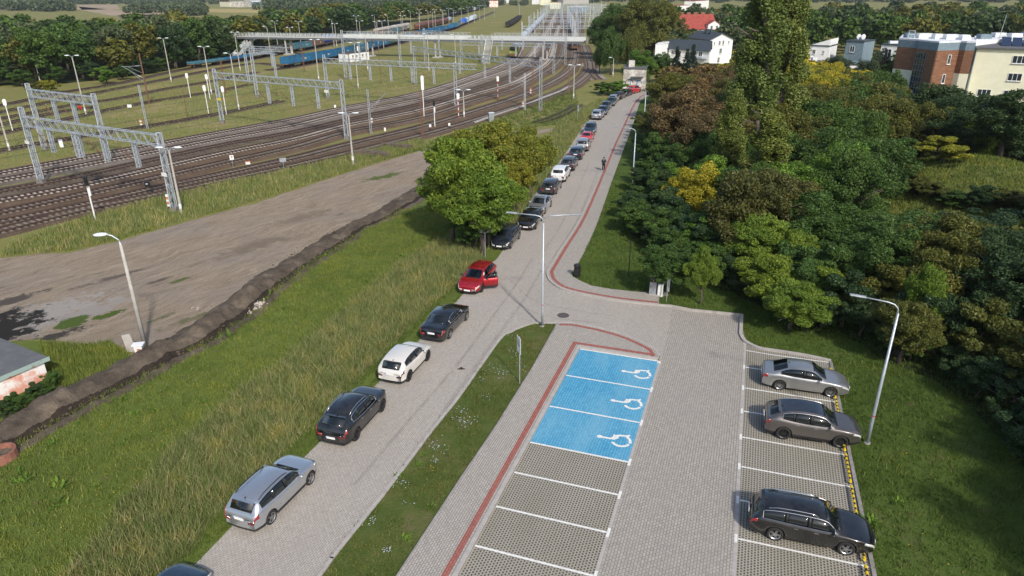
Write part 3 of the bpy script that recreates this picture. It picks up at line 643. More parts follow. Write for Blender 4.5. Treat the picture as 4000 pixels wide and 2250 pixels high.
# (profile of the top, windscreen start/end, rear glass start/end, belt line)
TYPES = dict(
 hatch=dict(top=[(0, .40), (.01, .465), (.04, .53), (.09, .578), (.14, .61), (.25, .655), (.275, .675), (.42, .95), (.50, .995), (.62, 1), (.76, .97), (.86, .90), (.885, .87), (.965, .66), (.985, .62), (1, .50)], ws=(.275, .425), rg=(.885, .965), belt=[(0, .50), (.25, .63), (.6, .66), (.9, .70), (1, .66)], doors=(.285, .53, .735)),
 suv=dict(top=[(0, .42), (.01, .50), (.04, .565), (.09, .615), (.15, .645), (.25, .675), (.275, .69), (.40, .94), (.48, .985), (.62, 1), (.78, .975), (.88, .93), (.90, .90), (.965, .69), (.985, .64), (1, .50)], ws=(.275, .405), rg=(.90, .965), belt=[(0, .54), (.25, .64), (.6, .66), (.9, .71), (1, .66)], doors=(.28, .52, .735)),
 coupe_suv=dict(top=[(0, .43), (.01, .51), (.04, .57), (.09, .62), (.15, .645), (.24, .67), (.265, .68), (.40, .94), (.48, .985), (.60, 1), (.74, .965), (.83, .90), (.85, .875), (.955, .70), (.98, .65), (1, .50)], ws=(.265, .405), rg=(.85, .955), belt=[(0, .54), (.25, .635), (.6, .65), (.9, .71), (1, .66)], doors=(.28, .51, .73)),
 sedan=dict(top=[(0, .39), (.01, .455), (.04, .52), (.09, .57), (.15, .61), (.26, .66), (.285, .675), (.41, .95), (.48, .995), (.58, 1), (.67, .97), (.70, .95), (.835, .735), (.87, .725), (.955, .71), (.985, .67), (1, .52)], ws=(.285, .415), rg=(.70, .83), belt=[(0, .49), (.25, .625), (.6, .655), (.85, .69), (1, .66)], doors=(.295, .52, .70)),
 liftback=dict(top=[(0, .39), (.01, .455), (.04, .52), (.09, .57), (.15, .61), (.26, .66), (.285, .675), (.42, .95), (.49, .995), (.58, 1), (.69, .965), (.72, .94), (.88, .735), (.91, .725), (.965, .71), (.985, .67), (1, .52)], ws=(.285, .425), rg=(.72, .875), belt=[(0, .49), (.25, .625), (.6, .655), (.85, .69), (1, .66)], doors=(.295, .52, .70)),
 wagon=dict(top=[(0, .39), (.01, .455), (.04, .52), (.09, .565), (.15, .60), (.25, .65), (.275, .665), (.40, .95), (.47, .99), (.60, 1), (.76, .985), (.88, .94), (.90, .92), (.965, .66), (.985, .61), (1, .50)], ws=(.275, .405), rg=(.90, .965), belt=[(0, .49), (.25, .62), (.6, .65), (.9, .68), (1, .66)], doors=(.285, .50, .69)))
WHEELC = {}
def wheel_mesh(r, w, style):
    k = (round(r, 3), round(w, 3), style)
    if k in WHEELC: return WHEELC[k]
    t = MB(); n = 24; ri = r*.70; pr = [(ri, -w/2+.01), (r-.03, -w/2), (r, -w/2+.03), (r, w/2-.03), (r-.03, w/2), (ri, w/2-.01), (ri, w/2-.03), (ri, -w/2+.03)]
    vs = [(math.cos(2*math.pi*j/n)*a, b, math.sin(2*math.pi*j/n)*a) for a, b in pr for j in range(n)]; m_ = len(pr)
    t.add(vs, [(i*n+j, ((i+1) % m_)*n+j, ((i+1) % m_)*n+(j+1) % n, i*n+(j+1) % n) for i in range(m_) for j in range(n)])
    o = t.build('wheel', 'rubber', smooth=True); tm = o.data; bpy.data.objects.remove(o)
    q = MB(); mats = {'silver': 'alloy', 'dark': 'alloy_dark', 'cap': 'alloy'}[style]; ns = {'silver': 5, 'dark': 7, 'cap': 9}[style]
    q.k = 1; q.add([(math.cos(2*math.pi*j/n)*ri, w*.12, math.sin(2*math.pi*j/n)*ri) for j in range(n)], [tuple(range(n))]); q.add([(math.cos(2*math.pi*j/n)*ri, -w*.12, math.sin(2*math.pi*j/n)*ri) for j in range(n)], [tuple(range(n))[::-1]]); q.k = 0
    for sd in (-1, 1):
        y = sd*w*.40
        for j in range(n):
            a, b = 2*math.pi*j/n, 2*math.pi*(j+1)/n
            q.add([(math.cos(c_)*s_, yy, math.sin(c_)*s_) for s_, yy in ((ri, y+sd*.01), (ri*.88, y-sd*.015)) for c_ in (a, b)], [(0, 1, 3, 2)])
        for s_ in range(ns):
            a = 2*math.pi*s_/ns; wd_ = .55/ns*ri*1.7
            e = Vector((math.cos(a), 0, math.sin(a))); f = Vector((-math.sin(a), 0, math.cos(a)))
            for dd in ((-.6, .6) if style != 'dark' else (0,)):
                q.add([e*ri*.12+f*wd_*(dd*.8-.35)+Vector((0, y, 0)), e*ri*.93+f*wd_*(dd*1.1-.30)+Vector((0, y, 0)), e*ri*.93+f*wd_*(dd*1.1+.30)+Vector((0, y, 0)), e*ri*.12+f*wd_*(dd*.8+.35)+Vector((0, y, 0))], [(0, 1, 2, 3)])
        q.add([(math.cos(2*math.pi*j/12)*ri*.17, y+sd*.008, math.sin(2*math.pi*j/12)*ri*.17) for j in range(12)], [tuple(range(12))])
    o = q.build('rim', [mats, 'wheel_well'], smooth=False); rm = o.data; bpy.data.objects.remove(o)
    WHEELC[k] = (tm, rm); return WHEELC[k]
def car(name, label, cat, pos, az, typ, L, Wd, H, wb, pt, sill=.22, wr=.33, style='silver', clad=False, rails=None, rear='red', lights=(.62, .22), group='cars parked in a row along the road', glass='car_glass', open_door=False, spoiler=None, mirror=None, plates='fr', front='std', chrome=None, antenna=True, fr=.50, roof=None, tailw=.26):
    T = TYPES[typ]; top = [(x*L, z*H) for x, z in T['top']]; belt = [(x*L, z*H) for x, z in T['belt']]
    fo = (L-wb)*fr; xw = (fo, fo+wb); ra = wr+.055; hw = Wd/2
    if isinstance(pos, Vector): pos = (pos.x, pos.y, 0)
    root = thing(name, label, cat, pos, math.pi/2-az, group)
    ghm = H-crv(belt, .55*L)
    xs = set([0, .006*L, .014*L, .03*L, .06*L, .985*L, .994*L, L, T['ws'][0]*L, T['ws'][1]*L, T['rg'][0]*L, T['rg'][1]*L]+[d*L for d in T['doors']])
    xs |= set(L*i/34 for i in range(1, 34))
    for c in xw: xs |= set(c+ra*k for k in (-1, -.985, -.93, -.8, -.55, -.25, 0, .25, .55, .8, .93, .985, 1))
    for a in (.36, .515, .535, .70, .72): xs.add(a*L)
    xs = sorted(x for x in xs if 0 <= x <= L); xx = [xs[0]]
    for x in xs[1:]:
        if x-xx[-1] > .008 or x in (L,): xx.append(x)
    xs = xx
    def plan(x):
        a, b = x/(.19*L), (L-x)/(.15*L); k = 1.
        if a < 1: k *= 1-.29*(1-a)**2.4
        if b < 1: k *= 1-.17*(1-b)**2.4
        return k*(1-.012*abs(x/L-.5)*2)
    rings = []
    def z0(x):
        z = sill+.04*max(0, 1-x/(.1*L))+.05*max(0, 1-(L-x)/(.1*L))
        for c in xw:
            d = abs(x-c)
            if d < ra: z = max(z, wr+math.sqrt(max(0, ra*ra-d*d))*.99)
        return z
    for x in xs:
        w = hw*plan(x); tz = crv(top, x); bz = min(crv(belt, x), tz-.035); g = tz-bz; s_ = min(1, max(0, (g-.05)/(ghm-.08))); s_ = s_*s_*(3-2*s_)
        zs = z0(x); P = [(w*.955, zs), (w*.99, max(.25*H, zs+.015)), (w*1.0, max(min(.53*H, bz-.15), zs+.03)), (w*.992, max(bz-.035, zs+.045)), (w*.955, max(bz, zs+.06))]
        P[3] = (P[3][0], min(P[3][1], P[4][1]-.01)); P[2] = (P[2][0], min(P[2][1], P[3][1]-.01)) if P[2][1] >= P[3][1] else P[2]
        wro = hw*.70
        P += [(w*(.93), bz+.12*g*(1-s_)+.02*s_), (w*.86*(1-s_)+(wro+.045)*s_, bz+g*(.70*(1-s_)+.86*s_)), (w*.68*(1-s_)+(wro-.05)*s_, bz+g*(.90*(1-s_)+.965*s_)), (0, tz)]
        rings.append(P)
    V = []; ns = len(xs)
    for i, x in enumerate(xs):
        for (y, z) in rings[i]: V.append((L/2-x, y, z))         # left side is +y
        for (y, z) in rings[i][:8][::-1]: V.append((L/2-x, -y, z))
    NR = 17; F = []; TG = []
    wsx0, wsx1 = T['ws'][0]*L, T['ws'][1]*L; rgx0, rgx1 = T['rg'][0]*L, T['rg'][1]*L; D0, D1, D2 = [d*L for d in T['doors']]
    sidex1 = {'hatch': .87, 'suv': .885, 'coupe_suv': .83, 'sedan': .76, 'liftback': .79, 'wagon': .905}[typ]*L
    for i in range(ns-1):
        xm = (xs[i]+xs[i+1])/2
        for j in range(NR-1):
            k = j if j < 8 else 15-j; side = 'l' if j < 8 else 'r'; t = 'body'
            if k == 7:
                if wsx0 < xm < wsx1: t = 'windscreen'
                elif rgx0 < xm < rgx1: t = 'rear_window'
                elif roof and wsx1 < xm < rgx0: t = 'roof'
            if k == 5 and wsx0+.36*(wsx1-wsx0) < xm < sidex1:
                t = 'sw1' if xm < .515*L else ('pillar1' if xm < .535*L else ('sw2' if xm < .70*L else ('pillar2' if xm < .72*L and typ not in ('sedan', 'liftback') else 'sw3'))); t += side
                
            if k == 0: t = 'trim' if clad else 'body'
            if xm < .075*L and k == 2: t = 'headlight'+side
            if xm > L*(1-.03-.02) and k in (2, 3) and (k == 2 or rear == 'tall'): t = 'taillight'+side
            if t == 'body' and 1 <= k <= 3 and D0 < xm < D2:
                t = ('fdoor' if xm < D1 else 'rdoor')+side
            a = i*NR+j; F.append((a, a+1, a+NR+1, a+NR)); TG.append(t)
    # end caps
    KC = (-1, -.62, -.3, 0, .3, .62, 1)
    for end, i in ((0, 0), (1, ns-1)):
        grid = []
        for j in range(8):
            yl, z = rings[i][j]; row = []
            for t in KC:
                if t == 1: row.append(i*NR+j)
                elif t == -1: row.append(i*NR+16-j)
                else:
                    bul = .085*(1-t*t)*(1 if j > 0 else .6); row.append(len(V)); V.append(((L/2+bul) if end == 0 else -(L/2+bul*.6), yl*t, z))
            grid.append(row)
        for j in range(7):
            for c in range(6):
                q = (grid[j][c], grid[j][c+1], grid[j+1][c+1], grid[j+1][c]); side = 'l' if c >= 3 else 'r'; t = 'body'
                if j == 0: t = 'trim'
                if end == 0:
                    if j == 2 and c in (0, 5): t = 'headlight'+side
                    if j == 2 and c in (2, 3): t = 'grille'
                    if j == 1 and c in (2, 3): t = 'grille' if front == 'std' else 'body'
                else:
                    if (j == 2 or (j == 3 and rear == 'tall')) and c in (0, 5): t = 'taillight'+side
                F.append(q if end == 0 else q[::-1]); TG.append(t)
        F.append(tuple(grid[7])+(i*NR+8,)); TG.append('body')
    # split by tag, one mesh per part
    V = [Vector(q) for q in V]
    names = {'windscreen': ('windscreen', glass), 'rear_window': ('rear_window', glass), 'trim': ('lower_trim', 'trim_black'), 'grille': ('grille', 'trim_black'), 'body': ('body', pt), 'roof': ('roof_panel', roof or pt)}
    for sd in 'lr':
        names['headlight'+sd] = ('headlight', 'lamp_clear'); names['taillight'+sd] = ('taillight', 'lamp_smoke' if rear == 'smoke' else 'lamp_red')
        names['fdoor'+sd] = ('door', pt); names['rdoor'+sd] = ('door', pt)
        for k in '123': names['sw'+k+sd] = ('side_window', glass)
        names['pillar1'+sd] = names['pillar2'+sd] = ('window_pillar', 'trim_black')
    bm = bmesh.new(); bv = [bm.verts.new(q) for q in V]
    for f in F:
        if len(set(f)) > 2:
            try: bm.faces.new([bv[i] for i in f])
            except ValueError: pass
    bmesh.ops.recalc_face_normals(bm, faces=bm.faces[:]); bm.normal_update()
    NV = [v.normal.copy() for v in bv]; cent = bm.faces[:]; flip = sum(1 for f in cent if f.normal.dot(f.calc_center_median()-Vector((0, 0, .6))) < 0) > len(cent)/2
    if flip: NV = [-q for q in NV]
    bm.free(); parts = {}
    for tg_, (nm, mt_) in names.items():
        fs = [f for f, t in zip(F, TG) if t == tg_ and len(set(f)) > 2]
        if not fs: continue
        ids = sorted(set(i for f in fs for i in f)); mp = {i: n for n, i in enumerate(ids)}
        push = -.012 if nm in ('windscreen', 'rear_window', 'side_window') else (.004 if 'light' in nm else 0)
        mb = MB(); vv = [V[i]+NV[i]*push for i in ids]
        mb.add(vv, [tuple(mp[i] for i in f) for f in fs]); o = mb.build(nm, mt_, root, smooth=True); parts[tg_] = o
        if 'window' in nm or nm == 'windscreen' or 'light' in nm:    # give glass and lamps a little thickness
            so_ = o.modifiers.new('thickness', 'SOLIDIFY'); so_.thickness = .02; so_.offset = -1
        if nm == 'body':
            pass
    if open_door:
        hx = L/2-D0-.02; hy = hw*.95; Mh = Matrix.Translation((hx, hy, 0)) @ Matrix.Rotation(R(-open_door), 4, 'Z') @ Matrix.Translation((-hx, -hy, 0))
        for k_ in ('fdoorl', 'sw1l'):
            o = parts[k_]; o.data.transform(Mh); o.data.update()
            if k_ == 'fdoorl': s_ = o.modifiers.new('thickness', 'SOLIDIFY'); s_.thickness = .09; o['label'] = 'driver door swung wide open'
        parts['sw1l'].parent = parts['fdoorl']; fb = MB()
        zt = [v.co.z for v in parts['sw1l'].data.vertices]
        fr_ = [Mh @ Vector(q) for q in ((L/2-D0-.28, hw*.93, crv(belt, D0)), (L/2-wsx1-.1, hw*.80, H*.93), (L/2-D1+.03, hw*.80, H*.945), (L/2-D1+.03, hw*.93, crv(belt, D1)))]
        fb.tube(fr_, .028, 6); fb.build('window_frame', 'trim_black', parts['fdoorl'])
        o = parts['fdoorl']; sill_ = MB(); a_ = Mh @ Vector((L/2-D0-.05, hw*.95, .27)); b_ = Mh @ Vector((L/2-D1+.02, hw*.95, .27)); sill_.bar(a_, b_, .05, .13); sill_.build('door_sill', 'trim_black', o)
        # cabin seen through the opening
        ib = MB(); ib.box((0, 0, .33), (L*.55, Wd*.82, .1)); ib.box((L/2-D0+.0, 0, .72), (.28, Wd*.8, .32)); ib.build('cabin_floor', 'seat_cloth', root)
        for sy in (.36, -.36):
            st_ = MB(); st_.box((L/2-D1+.35, sy, .52), (.52, .5, .16)); st_.box(None, (.14, .5, .66), M4=Matrix.Translation((L/2-D1+.06, sy, .86)) @ Matrix.Rotation(-.25, 4, 'Y')); st_.box(None, (.1, .26, .2), M4=Matrix.Translation((L/2-D1-.04, sy, 1.22)) @ Matrix.Rotation(-.25, 4, 'Y')); st_.build('seat', 'seat_cloth', root)
        sw = MB(); ring_ = [Vector((L/2-D0-.42, .36, .88))+Vector((.06*math.sin(k*math.pi/6), .18*math.cos(k*math.pi/6), .17*math.sin(k*math.pi/6))) for k in range(13)]; sw.tube(ring_, .016, 5); sw.build('steering_wheel', 'trim_black', root)
    # underside, wheels
    ub = MB(); ub.box((0, 0, (sill+.03+.45*H)/2), (L*.93, Wd*.60 if not open_door else Wd*.55, .45*H-sill-.03) if not open_door else (L*.93, Wd*.55, .14)); ub.build('underbody', 'wheel_well', root)
    if not open_door:
        ub = MB()
        for c in xw: ub.box((L/2-c, 0, .48*H), (ra*2.05, Wd*.90, .30*H)) if .48*H-.15*H > wr else None
    tm, rm = wheel_mesh(wr, .22, style)
    for c in xw:
        for sy in (-1, 1):
            w_ = link('wheel', tm, root, (L/2-c, sy*(hw*plan(c)-.115), wr)); link('rim', rm, w_)
            wl = MB(); n = 12; y0, y1 = sy*(hw-.02)*.985*plan(c), sy*hw*.55
            pts = [(L/2-c+math.cos(R(-8+196*k/n))*(ra-.004), math.sin(R(-8+196*k/n))*(ra-.004)+wr) for k in range(n+1)]
            wl.add([(x, y0, z) for x, z in pts]+[(x, y1, z) for x, z in pts], [(k, k+1, n+2+k, n+1+k) for k in range(n)]+[tuple(range(n+1, 2*n+2))]); wl.build('wheel_arch', 'wheel_well', root)
    # small parts
    for sy in (-1, 1):
        mm = MB(); mx, my, mz = L/2-wsx0-.30, sy*(hw+.085), crv(belt, wsx0+.3)+.05
        if open_door and sy == 1: q_ = Mh @ Vector((mx, my, mz)); mm.ell(q_, (.07, .12, .075), 8, 6)
        else: mm.ell((mx, my, mz), (.085, .125, .08), 8, 6); mm.bar((mx, sy*(hw-.05), mz-.05), (mx, my, mz-.03), .05, .03)
        mm.build('mirror', mirror or pt, root, smooth=True)
        if rails:
            rl = MB(); ra_ = [(L/2-x, sy*(hw*.70-.02), crv(top, x)-.0) for x in np.linspace(wsx1+.04*L, rgx0-.04*L, 7)]
            ra_ = [(x, y, z+(.035 if 0 < i < 6 else -.02)) for i, (x, y, z) in enumerate(ra_)]; rl.tube(ra_, .019, 6); rl.build('roof_rail', rails, root, smooth=True)
        if chrome:
            xs_ = [x for x in xs if wsx0+.36*(wsx1-wsx0) < x < sidex1]
            def gp_(x, k): i_ = xs.index(x); y, z = rings[i_][k]; return (L/2-x, sy*(y+.012), z)
            tr_ = MB(); tr_.tube([gp_(x, 5) for x in xs_]+[gp_(x, 6) for x in xs_[::-1]]+[gp_(xs_[0], 5)], .013, 5, False); tr_.build('window_trim', chrome, root)
        for xd in (D1-.16, D2-.30):
            if open_door and sy == 1 and xd < D1: continue
            hb = MB(); hb.box((L/2-xd, sy*(hw*.998), crv(belt, xd)-.12), (.16, .035, .035)); hb.build('door_handle', chrome or pt, parts.get(('fdoor' if xd < D1 else 'rdoor')+('l' if sy > 0 else 'r'), root))
    def plate(x, z, rz):
        q = MB(); q.box((x, 0, z), (.025, .52, .115)); q.k = 1; q.box((x+(.004 if x > 0 else -.004), (.235 if x > 0 else .235)*(-1 if x > 0 else 1), z), (.025, .04, .113)); q.build('number_plate', ['plate', 'plate_blue'], root)
    if 'f' in plates: plate(L/2+.088, .30*H, 0)
    if 'r' in plates: plate(-L/2-.050, (.52 if typ in ('hatch', 'suv', 'coupe_suv', 'wagon') else .50)*H, 0)
    if 'R' in plates: plate(-L/2-.052, .37*H, 0)
    if antenna:
        q = MB(); xa = rgx0-.12; q.add([(L/2-xa+.08, 0, crv(top, xa)-.005), (L/2-xa-.07, .025, crv(top, xa)-.015), (L/2-xa-.07, -.025, crv(top, xa)-.015), (L/2-xa-.06, 0, crv(top, xa)+.065)], [(0, 1, 3), (0, 3, 2), (1, 2, 3)]); q.build('antenna', 'trim_black', root)
    if typ != 'sedan' and typ != 'liftback':
        q = MB(); xa = rgx0; q.box(None, (.16, Wd*.60, .03), M4=Matrix.Translation((L/2-xa-.03, 0, crv(top, xa)+.004)) @ Matrix.Rotation(.12, 4, 'Y')); q.build('spoiler', spoiler or pt, root)
        q = MB(); xa = rgx1-.03; q.bar((L/2-xa-.01, 0, crv(top, xa)), (L/2-xa+.12, .22, crv(top, xa-.13)+.012), .02, .015); q.build('wiper', 'trim_black', root)
    q = MB()
    for y_ in (.45, -.12): q.bar((L/2-wsx0-.0, y_, crv(top, wsx0)+.012), (L/2-wsx0-.13, y_-.42, crv(top, wsx0+.13)-.0), .022, .014)
    q.box((L/2-wsx0+.035, 0, crv(top, wsx0-.035)-.002), (.075, Wd*.66, .02)); q.build('wiper', 'trim_black', root)
    return root, parts
def place(r1, r2, side, wb, Wd, fwd_first=True):
    """ground centre and heading from the contact points of the two wheels that show (rear, front)"""
    a, b = Vector(P2(*r1)), Vector(P2(*r2)); d = (b-a).normalized(); c = (a+b)/2; nrm = Vector((-d.y, d.x)); c = c+nrm*side*(Wd/2-.08)
    return c, math.atan2(d.x, d.y)
P_ = paint
for n_, c_, m_, r_ in (('p_silver', (.50, .52, .55), .75, .32), ('p_black', (.006, .007, .009), .1, .2), ('p_cream', (.66, .635, .59), .1, .35), ('p_jet', (.005, .0055, .007), .1, .2), ('p_red', (.42, .004, .014), .45, .3), ('p_navy', (.012, .018, .03), .3, .3), ('p_grey', (.055, .058, .062), .5, .35),
                       ('p_white', (.74, .74, .74), .05, .35), ('p_slate', (.045, .052, .062), .45, .35), ('p_signal', (.60, .015, .02), .1, .35), ('p_teal', (.022, .05, .06), .4, .35), ('p_blue', (.015, .035, .06), .4, .3), ('p_bronze', (.155, .138, .13), .7, .35), ('p_champ', (.44, .44, .43), .75, .35), ('p_darkroof', (.012, .015, .022), .2, .2)): paint(n_, c_, m_, r_)
CARS = [
 # name, label, category, (rear wheel px, front wheel px), side, type, L, W, H, wb, paint, extras
 ('parked_estate', 'silver compact crossover estate with dark rear glass, nearest whole car in the road row', 'car', ((1064, 2041.6), (1212, 1891.4)), 1, 'suv', 4.46, 1.80, 1.54, 2.76, 'p_silver', dict(clad=True, style='silver', rails='trim_black', fr=.46)),
 ('parked_suv', 'glossy black SUV with silver roof rails seen from behind', 'car', ((1396.8, 1715), (1490, 1610)), 1, 'coupe_suv', 4.62, 1.88, 1.66, 2.75, 'p_black', dict(clad=True, style='dark', rails='chrome', chrome='chrome', plates='R', wr=.36, rear='std', sill=.25)),
 ('parked_crossover', 'small cream white crossover with black window spoiler and tall rear lamps', 'car', ((1599.8, 1485.8), (1668.7, 1409.7)), 1, 'hatch', 4.17, 1.78, 1.52, 2.56, 'p_cream', dict(clad=True, style='dark', rear='smoke', spoiler='trim_black', mirror='chrome', wr=.345, sill=.24)),
 ('parked_sedan', 'black saloon with red tail lamps parked behind the cream crossover', 'car', ((1758, 1320), (1819.7, 1252.7)), 1, 'sedan', 4.84, 1.85, 1.47, 2.88, 'p_jet', dict(style='silver', chrome='chrome', rear='red', antenna=False)),
 ('parked_hatchback', 'dark navy hatchback facing the camera beside the road sign post', 'car', ((2026.7, 934), (1995.6, 970)), -1, 'hatch', 4.35, 1.79, 1.48, 2.62, 'p_navy', dict(plates='f')),
 ('parked_hatchback', 'glossy black hatchback facing the camera with big pale headlights', 'car', ((2116, 863.5), (2093.7, 894.6)), -1, 'hatch', 4.36, 1.82, 1.48, 2.65, 'p_jet', dict(plates='f')),
 ('parked_sedan', 'silver saloon facing the camera behind the black hatchback', 'car', ((2149.6, 809), (2129.8, 833.7)), -1, 'sedan', 4.5, 1.78, 1.46, 2.6, 'p_silver', dict(mirror='p_silver', plates='f')),
 ('parked_hatchback', 'dark grey hatchback seen from behind between the silver saloon and the white crossover', 'car', ((2174.5, 756.7), (2189.4, 735.6)), 1, 'hatch', 4.37, 1.81, 1.48, 2.60, 'p_grey', dict()),
 ('parked_suv', 'white crossover seen from behind with small red lamps', 'car', ((2210.5, 708), (2223, 689.7)), 1, 'suv', 4.5, 1.84, 1.68, 2.66, 'p_white', dict(clad=True)),
 ('parked_suv', 'slate grey crossover with pale roof rails ahead of the white crossover', 'car', ((2244.6, 664.8), (2254, 649)), 1, 'suv', 4.38, 1.81, 1.6, 2.6, 'p_slate', dict(clad=True, rails='alloy')),
 ('parked_minivan', 'dark blue minivan with large red tail lamps', 'car', ((2273.7, 622), (2281, 606.6)), 1, 'suv', 4.45, 1.82, 1.62, 2.7, 'p_blue', dict(rear='tall')),
 ('parked_suv', 'silver white SUV seen from behind between the dark minivan and the red car', 'car', ((2298.9, 589), (2304.5, 575.5)), 1, 'suv', 4.5, 1.84, 1.66, 2.68, 'p_champ', dict(clad=True)),
 ('parked_sedan', 'bright red older saloon in the middle of the row', 'car', ((2309.4, 556), (2317.5, 544.5)), 1, 'sedan', 4.2, 1.68, 1.4, 2.45, 'p_signal', dict(wr=.3)),
 ('parked_van', 'dark blue boxy car facing the camera by the side path', 'car', ((2328, 517), (2323, 527.7)), -1, 'suv', 4.4, 1.8, 1.75, 2.65, 'p_blue', dict(plates='f')),
 ('parked_suv', 'silver SUV seen from behind just past the side path', 'car', ((2349.6, 466.5), (2357.7, 459)), 1, 'suv', 4.4, 1.82, 1.65, 2.6, 'p_silver', dict(clad=True, rails='alloy')),
 ('parked_hatchback', 'dark blue low hatchback facing the camera beyond the silver SUV', 'car', ((2374.5, 440.5), (2370, 449)), -1, 'hatch', 4.3, 1.8, 1.45, 2.6, 'p_blue', dict(plates='f')),
 ('parked_hatchback', 'dark grey blue car half hidden behind the dark blue hatchback', 'car', ((2385.6, 424.6), (2380, 430)), -1, 'hatch', 4.4, 1.8, 1.5, 2.6, 'p_slate', dict(plates='f')),
 ('parked_hatchback', 'dark teal car facing the camera with round pale headlights', 'car', ((2406, 407), (2401, 413.8)), -1, 'hatch', 4.2, 1.76, 1.5, 2.55, 'p_teal', dict(plates='f')),
 ('parked_hatchback', 'pale silver car half hidden behind the dark teal car', 'car', ((2410.5, 399.5), (2416.7, 393.8)), 1, 'wagon', 4.4, 1.78, 1.5, 2.6, 'p_silver', dict()),
 ('parked_hatchback', 'black hatchback seen from behind near the graffiti building', 'car', ((2430, 388), (2441, 382)), 1, 'suv', 4.4, 1.8, 1.55, 2.6, 'p_jet', dict()),
 ('parked_sedan', 'black saloon facing the camera next to the red minivan', 'car', ((2465, 372.4), (2452, 377)), -1, 'sedan', 4.6, 1.8, 1.48, 2.7, 'p_jet', dict(plates='f')),
 ('parked_minivan', 'bright red minivan at the far end of the row beside the graffiti building', 'car', ((2480, 366), (2500, 360.5)), 1, 'suv', 4.4, 1.78, 1.68, 2.65, 'p_signal', dict(rear='tall')),
]
CARPOS = []
for (nm, lb, ct, (r1, r2), side, ty, L_, W_, H_, wb_, pt_, ex) in CARS:
    c, az = place(r1, r2, side, wb_, W_)
    fo_ = (L_-wb_)*ex.get('fr', .5); d = Vector((math.sin(az), math.cos(az))); c = c+d*((L_-wb_)/2*0 + (fo_-(L_-wb_)/2))
    car(nm, lb, ct, c, az, ty, L_, W_, H_, wb_, pt_, **ex); CARPOS.append((c, az))
# the red hatchback with its driver's door open
az = R(198); hc = Vector(P2(1830, 1172)); dfw = Vector((math.sin(az), math.cos(az))); rc = hc-dfw*2.25+Vector((dfw.y, -dfw.x))*0
rc = Vector(P2(1866, 1110)); 
car('parked_hatchback', 'metallic dark red hatchback facing the camera with its driver door wide open', 'car', rc, az, 'hatch', 4.5, 1.84, 1.46, 2.68, 'p_red', clad=True, style='dark', open_door=62, glass='clear_glass', plates='f', mirror='trim_black')
# nearest car, only its bonnet shows
d = Vector((math.sin(R(21)), math.cos(R(21)))); c0 = CARPOS[0][0]-d*7.05+Vector((d.y, -d.x))*.2
car('parked_sedan', 'dark blue car at the bottom edge with only its bonnet in view', 'car', c0, R(21), 'sedan', 4.5, 1.8, 1.45, 2.65, 'p_blue')
PG = 'cars parked in the right hand bays'
for (nm, lb, r1, r2, ty, L_, W_, H_, wb_, pt_, ex) in (
 ('parked_liftback', 'silver grey liftback in the bay nearest the kerb curve', (3042, 1523), (3238.5, 1551), 'liftback', 4.6, 1.80, 1.46, 2.70, 'p_champ', dict(style='cap', wr=.32)),
 ('parked_suv', 'bronze grey SUV with black roof in the second occupied bay', (3057, 1715), (3276, 1749), 'coupe_suv', 4.5, 1.865, 1.65, 2.68, 'p_bronze', dict(style='dark', wr=.36, roof='p_darkroof', chrome='alloy', rear='std', sill=.25, clad=True)),
 ('parked_estate', 'long black estate car with silver roof rails in the nearest occupied bay', (3024, 2109.5), (3297, 2166.5), 'wagon', 4.78, 1.82, 1.50, 2.71, 'p_jet', dict(style='silver', rails='chrome', chrome='chrome'))):
    c, az = place(r1, r2, 1, wb_, W_)
    car(nm, lb, 'car', c, az, ty, L_, W_, H_, wb_, pt_, group=PG, **ex)
# scrap of yellow sheet showing behind the rear glass of the silver crossover
# ------------------------------------------------ people
M('cloth_dark', (.018, .022, .028), .9, var=.3, scale=9); M('cloth_black', (.012, .012, .014), .9, var=.3); M('skin', (.48, .29, .20), .6, var=.08); M('hair_dark', (.03, .022, .016), .8); M('shirt_white', (.72, .73, .74), .8, var=.08); M('pack', (.02, .035, .035), .8); M('hi_vis', (.55, .65, .25), .6); M('shoe', (.03, .025, .02), .7)
def skinned(name, verts, edges, mat, parent, sub=1):
    me = bpy.data.meshes.new(name); me.from_pydata([q[:3] for q in verts], edges, []); me.materials.append(MATS[mat])
    o = bpy.data.objects.new(name, me); COL.objects.link(o); o.parent = parent
    sk = o.modifiers.new('skin', 'SKIN'); sk.use_smooth_shade = True
    for i, q in enumerate(verts):
        r_ = q[3]; me.skin_vertices[0].data[i].radius = r_ if isinstance(r_, tuple) else (r_, r_)
    me.skin_vertices[0].data[0].use_root = True
    ss = o.modifiers.new('sub', 'SUBSURF'); ss.levels = sub; ss.render_levels = sub
    return o
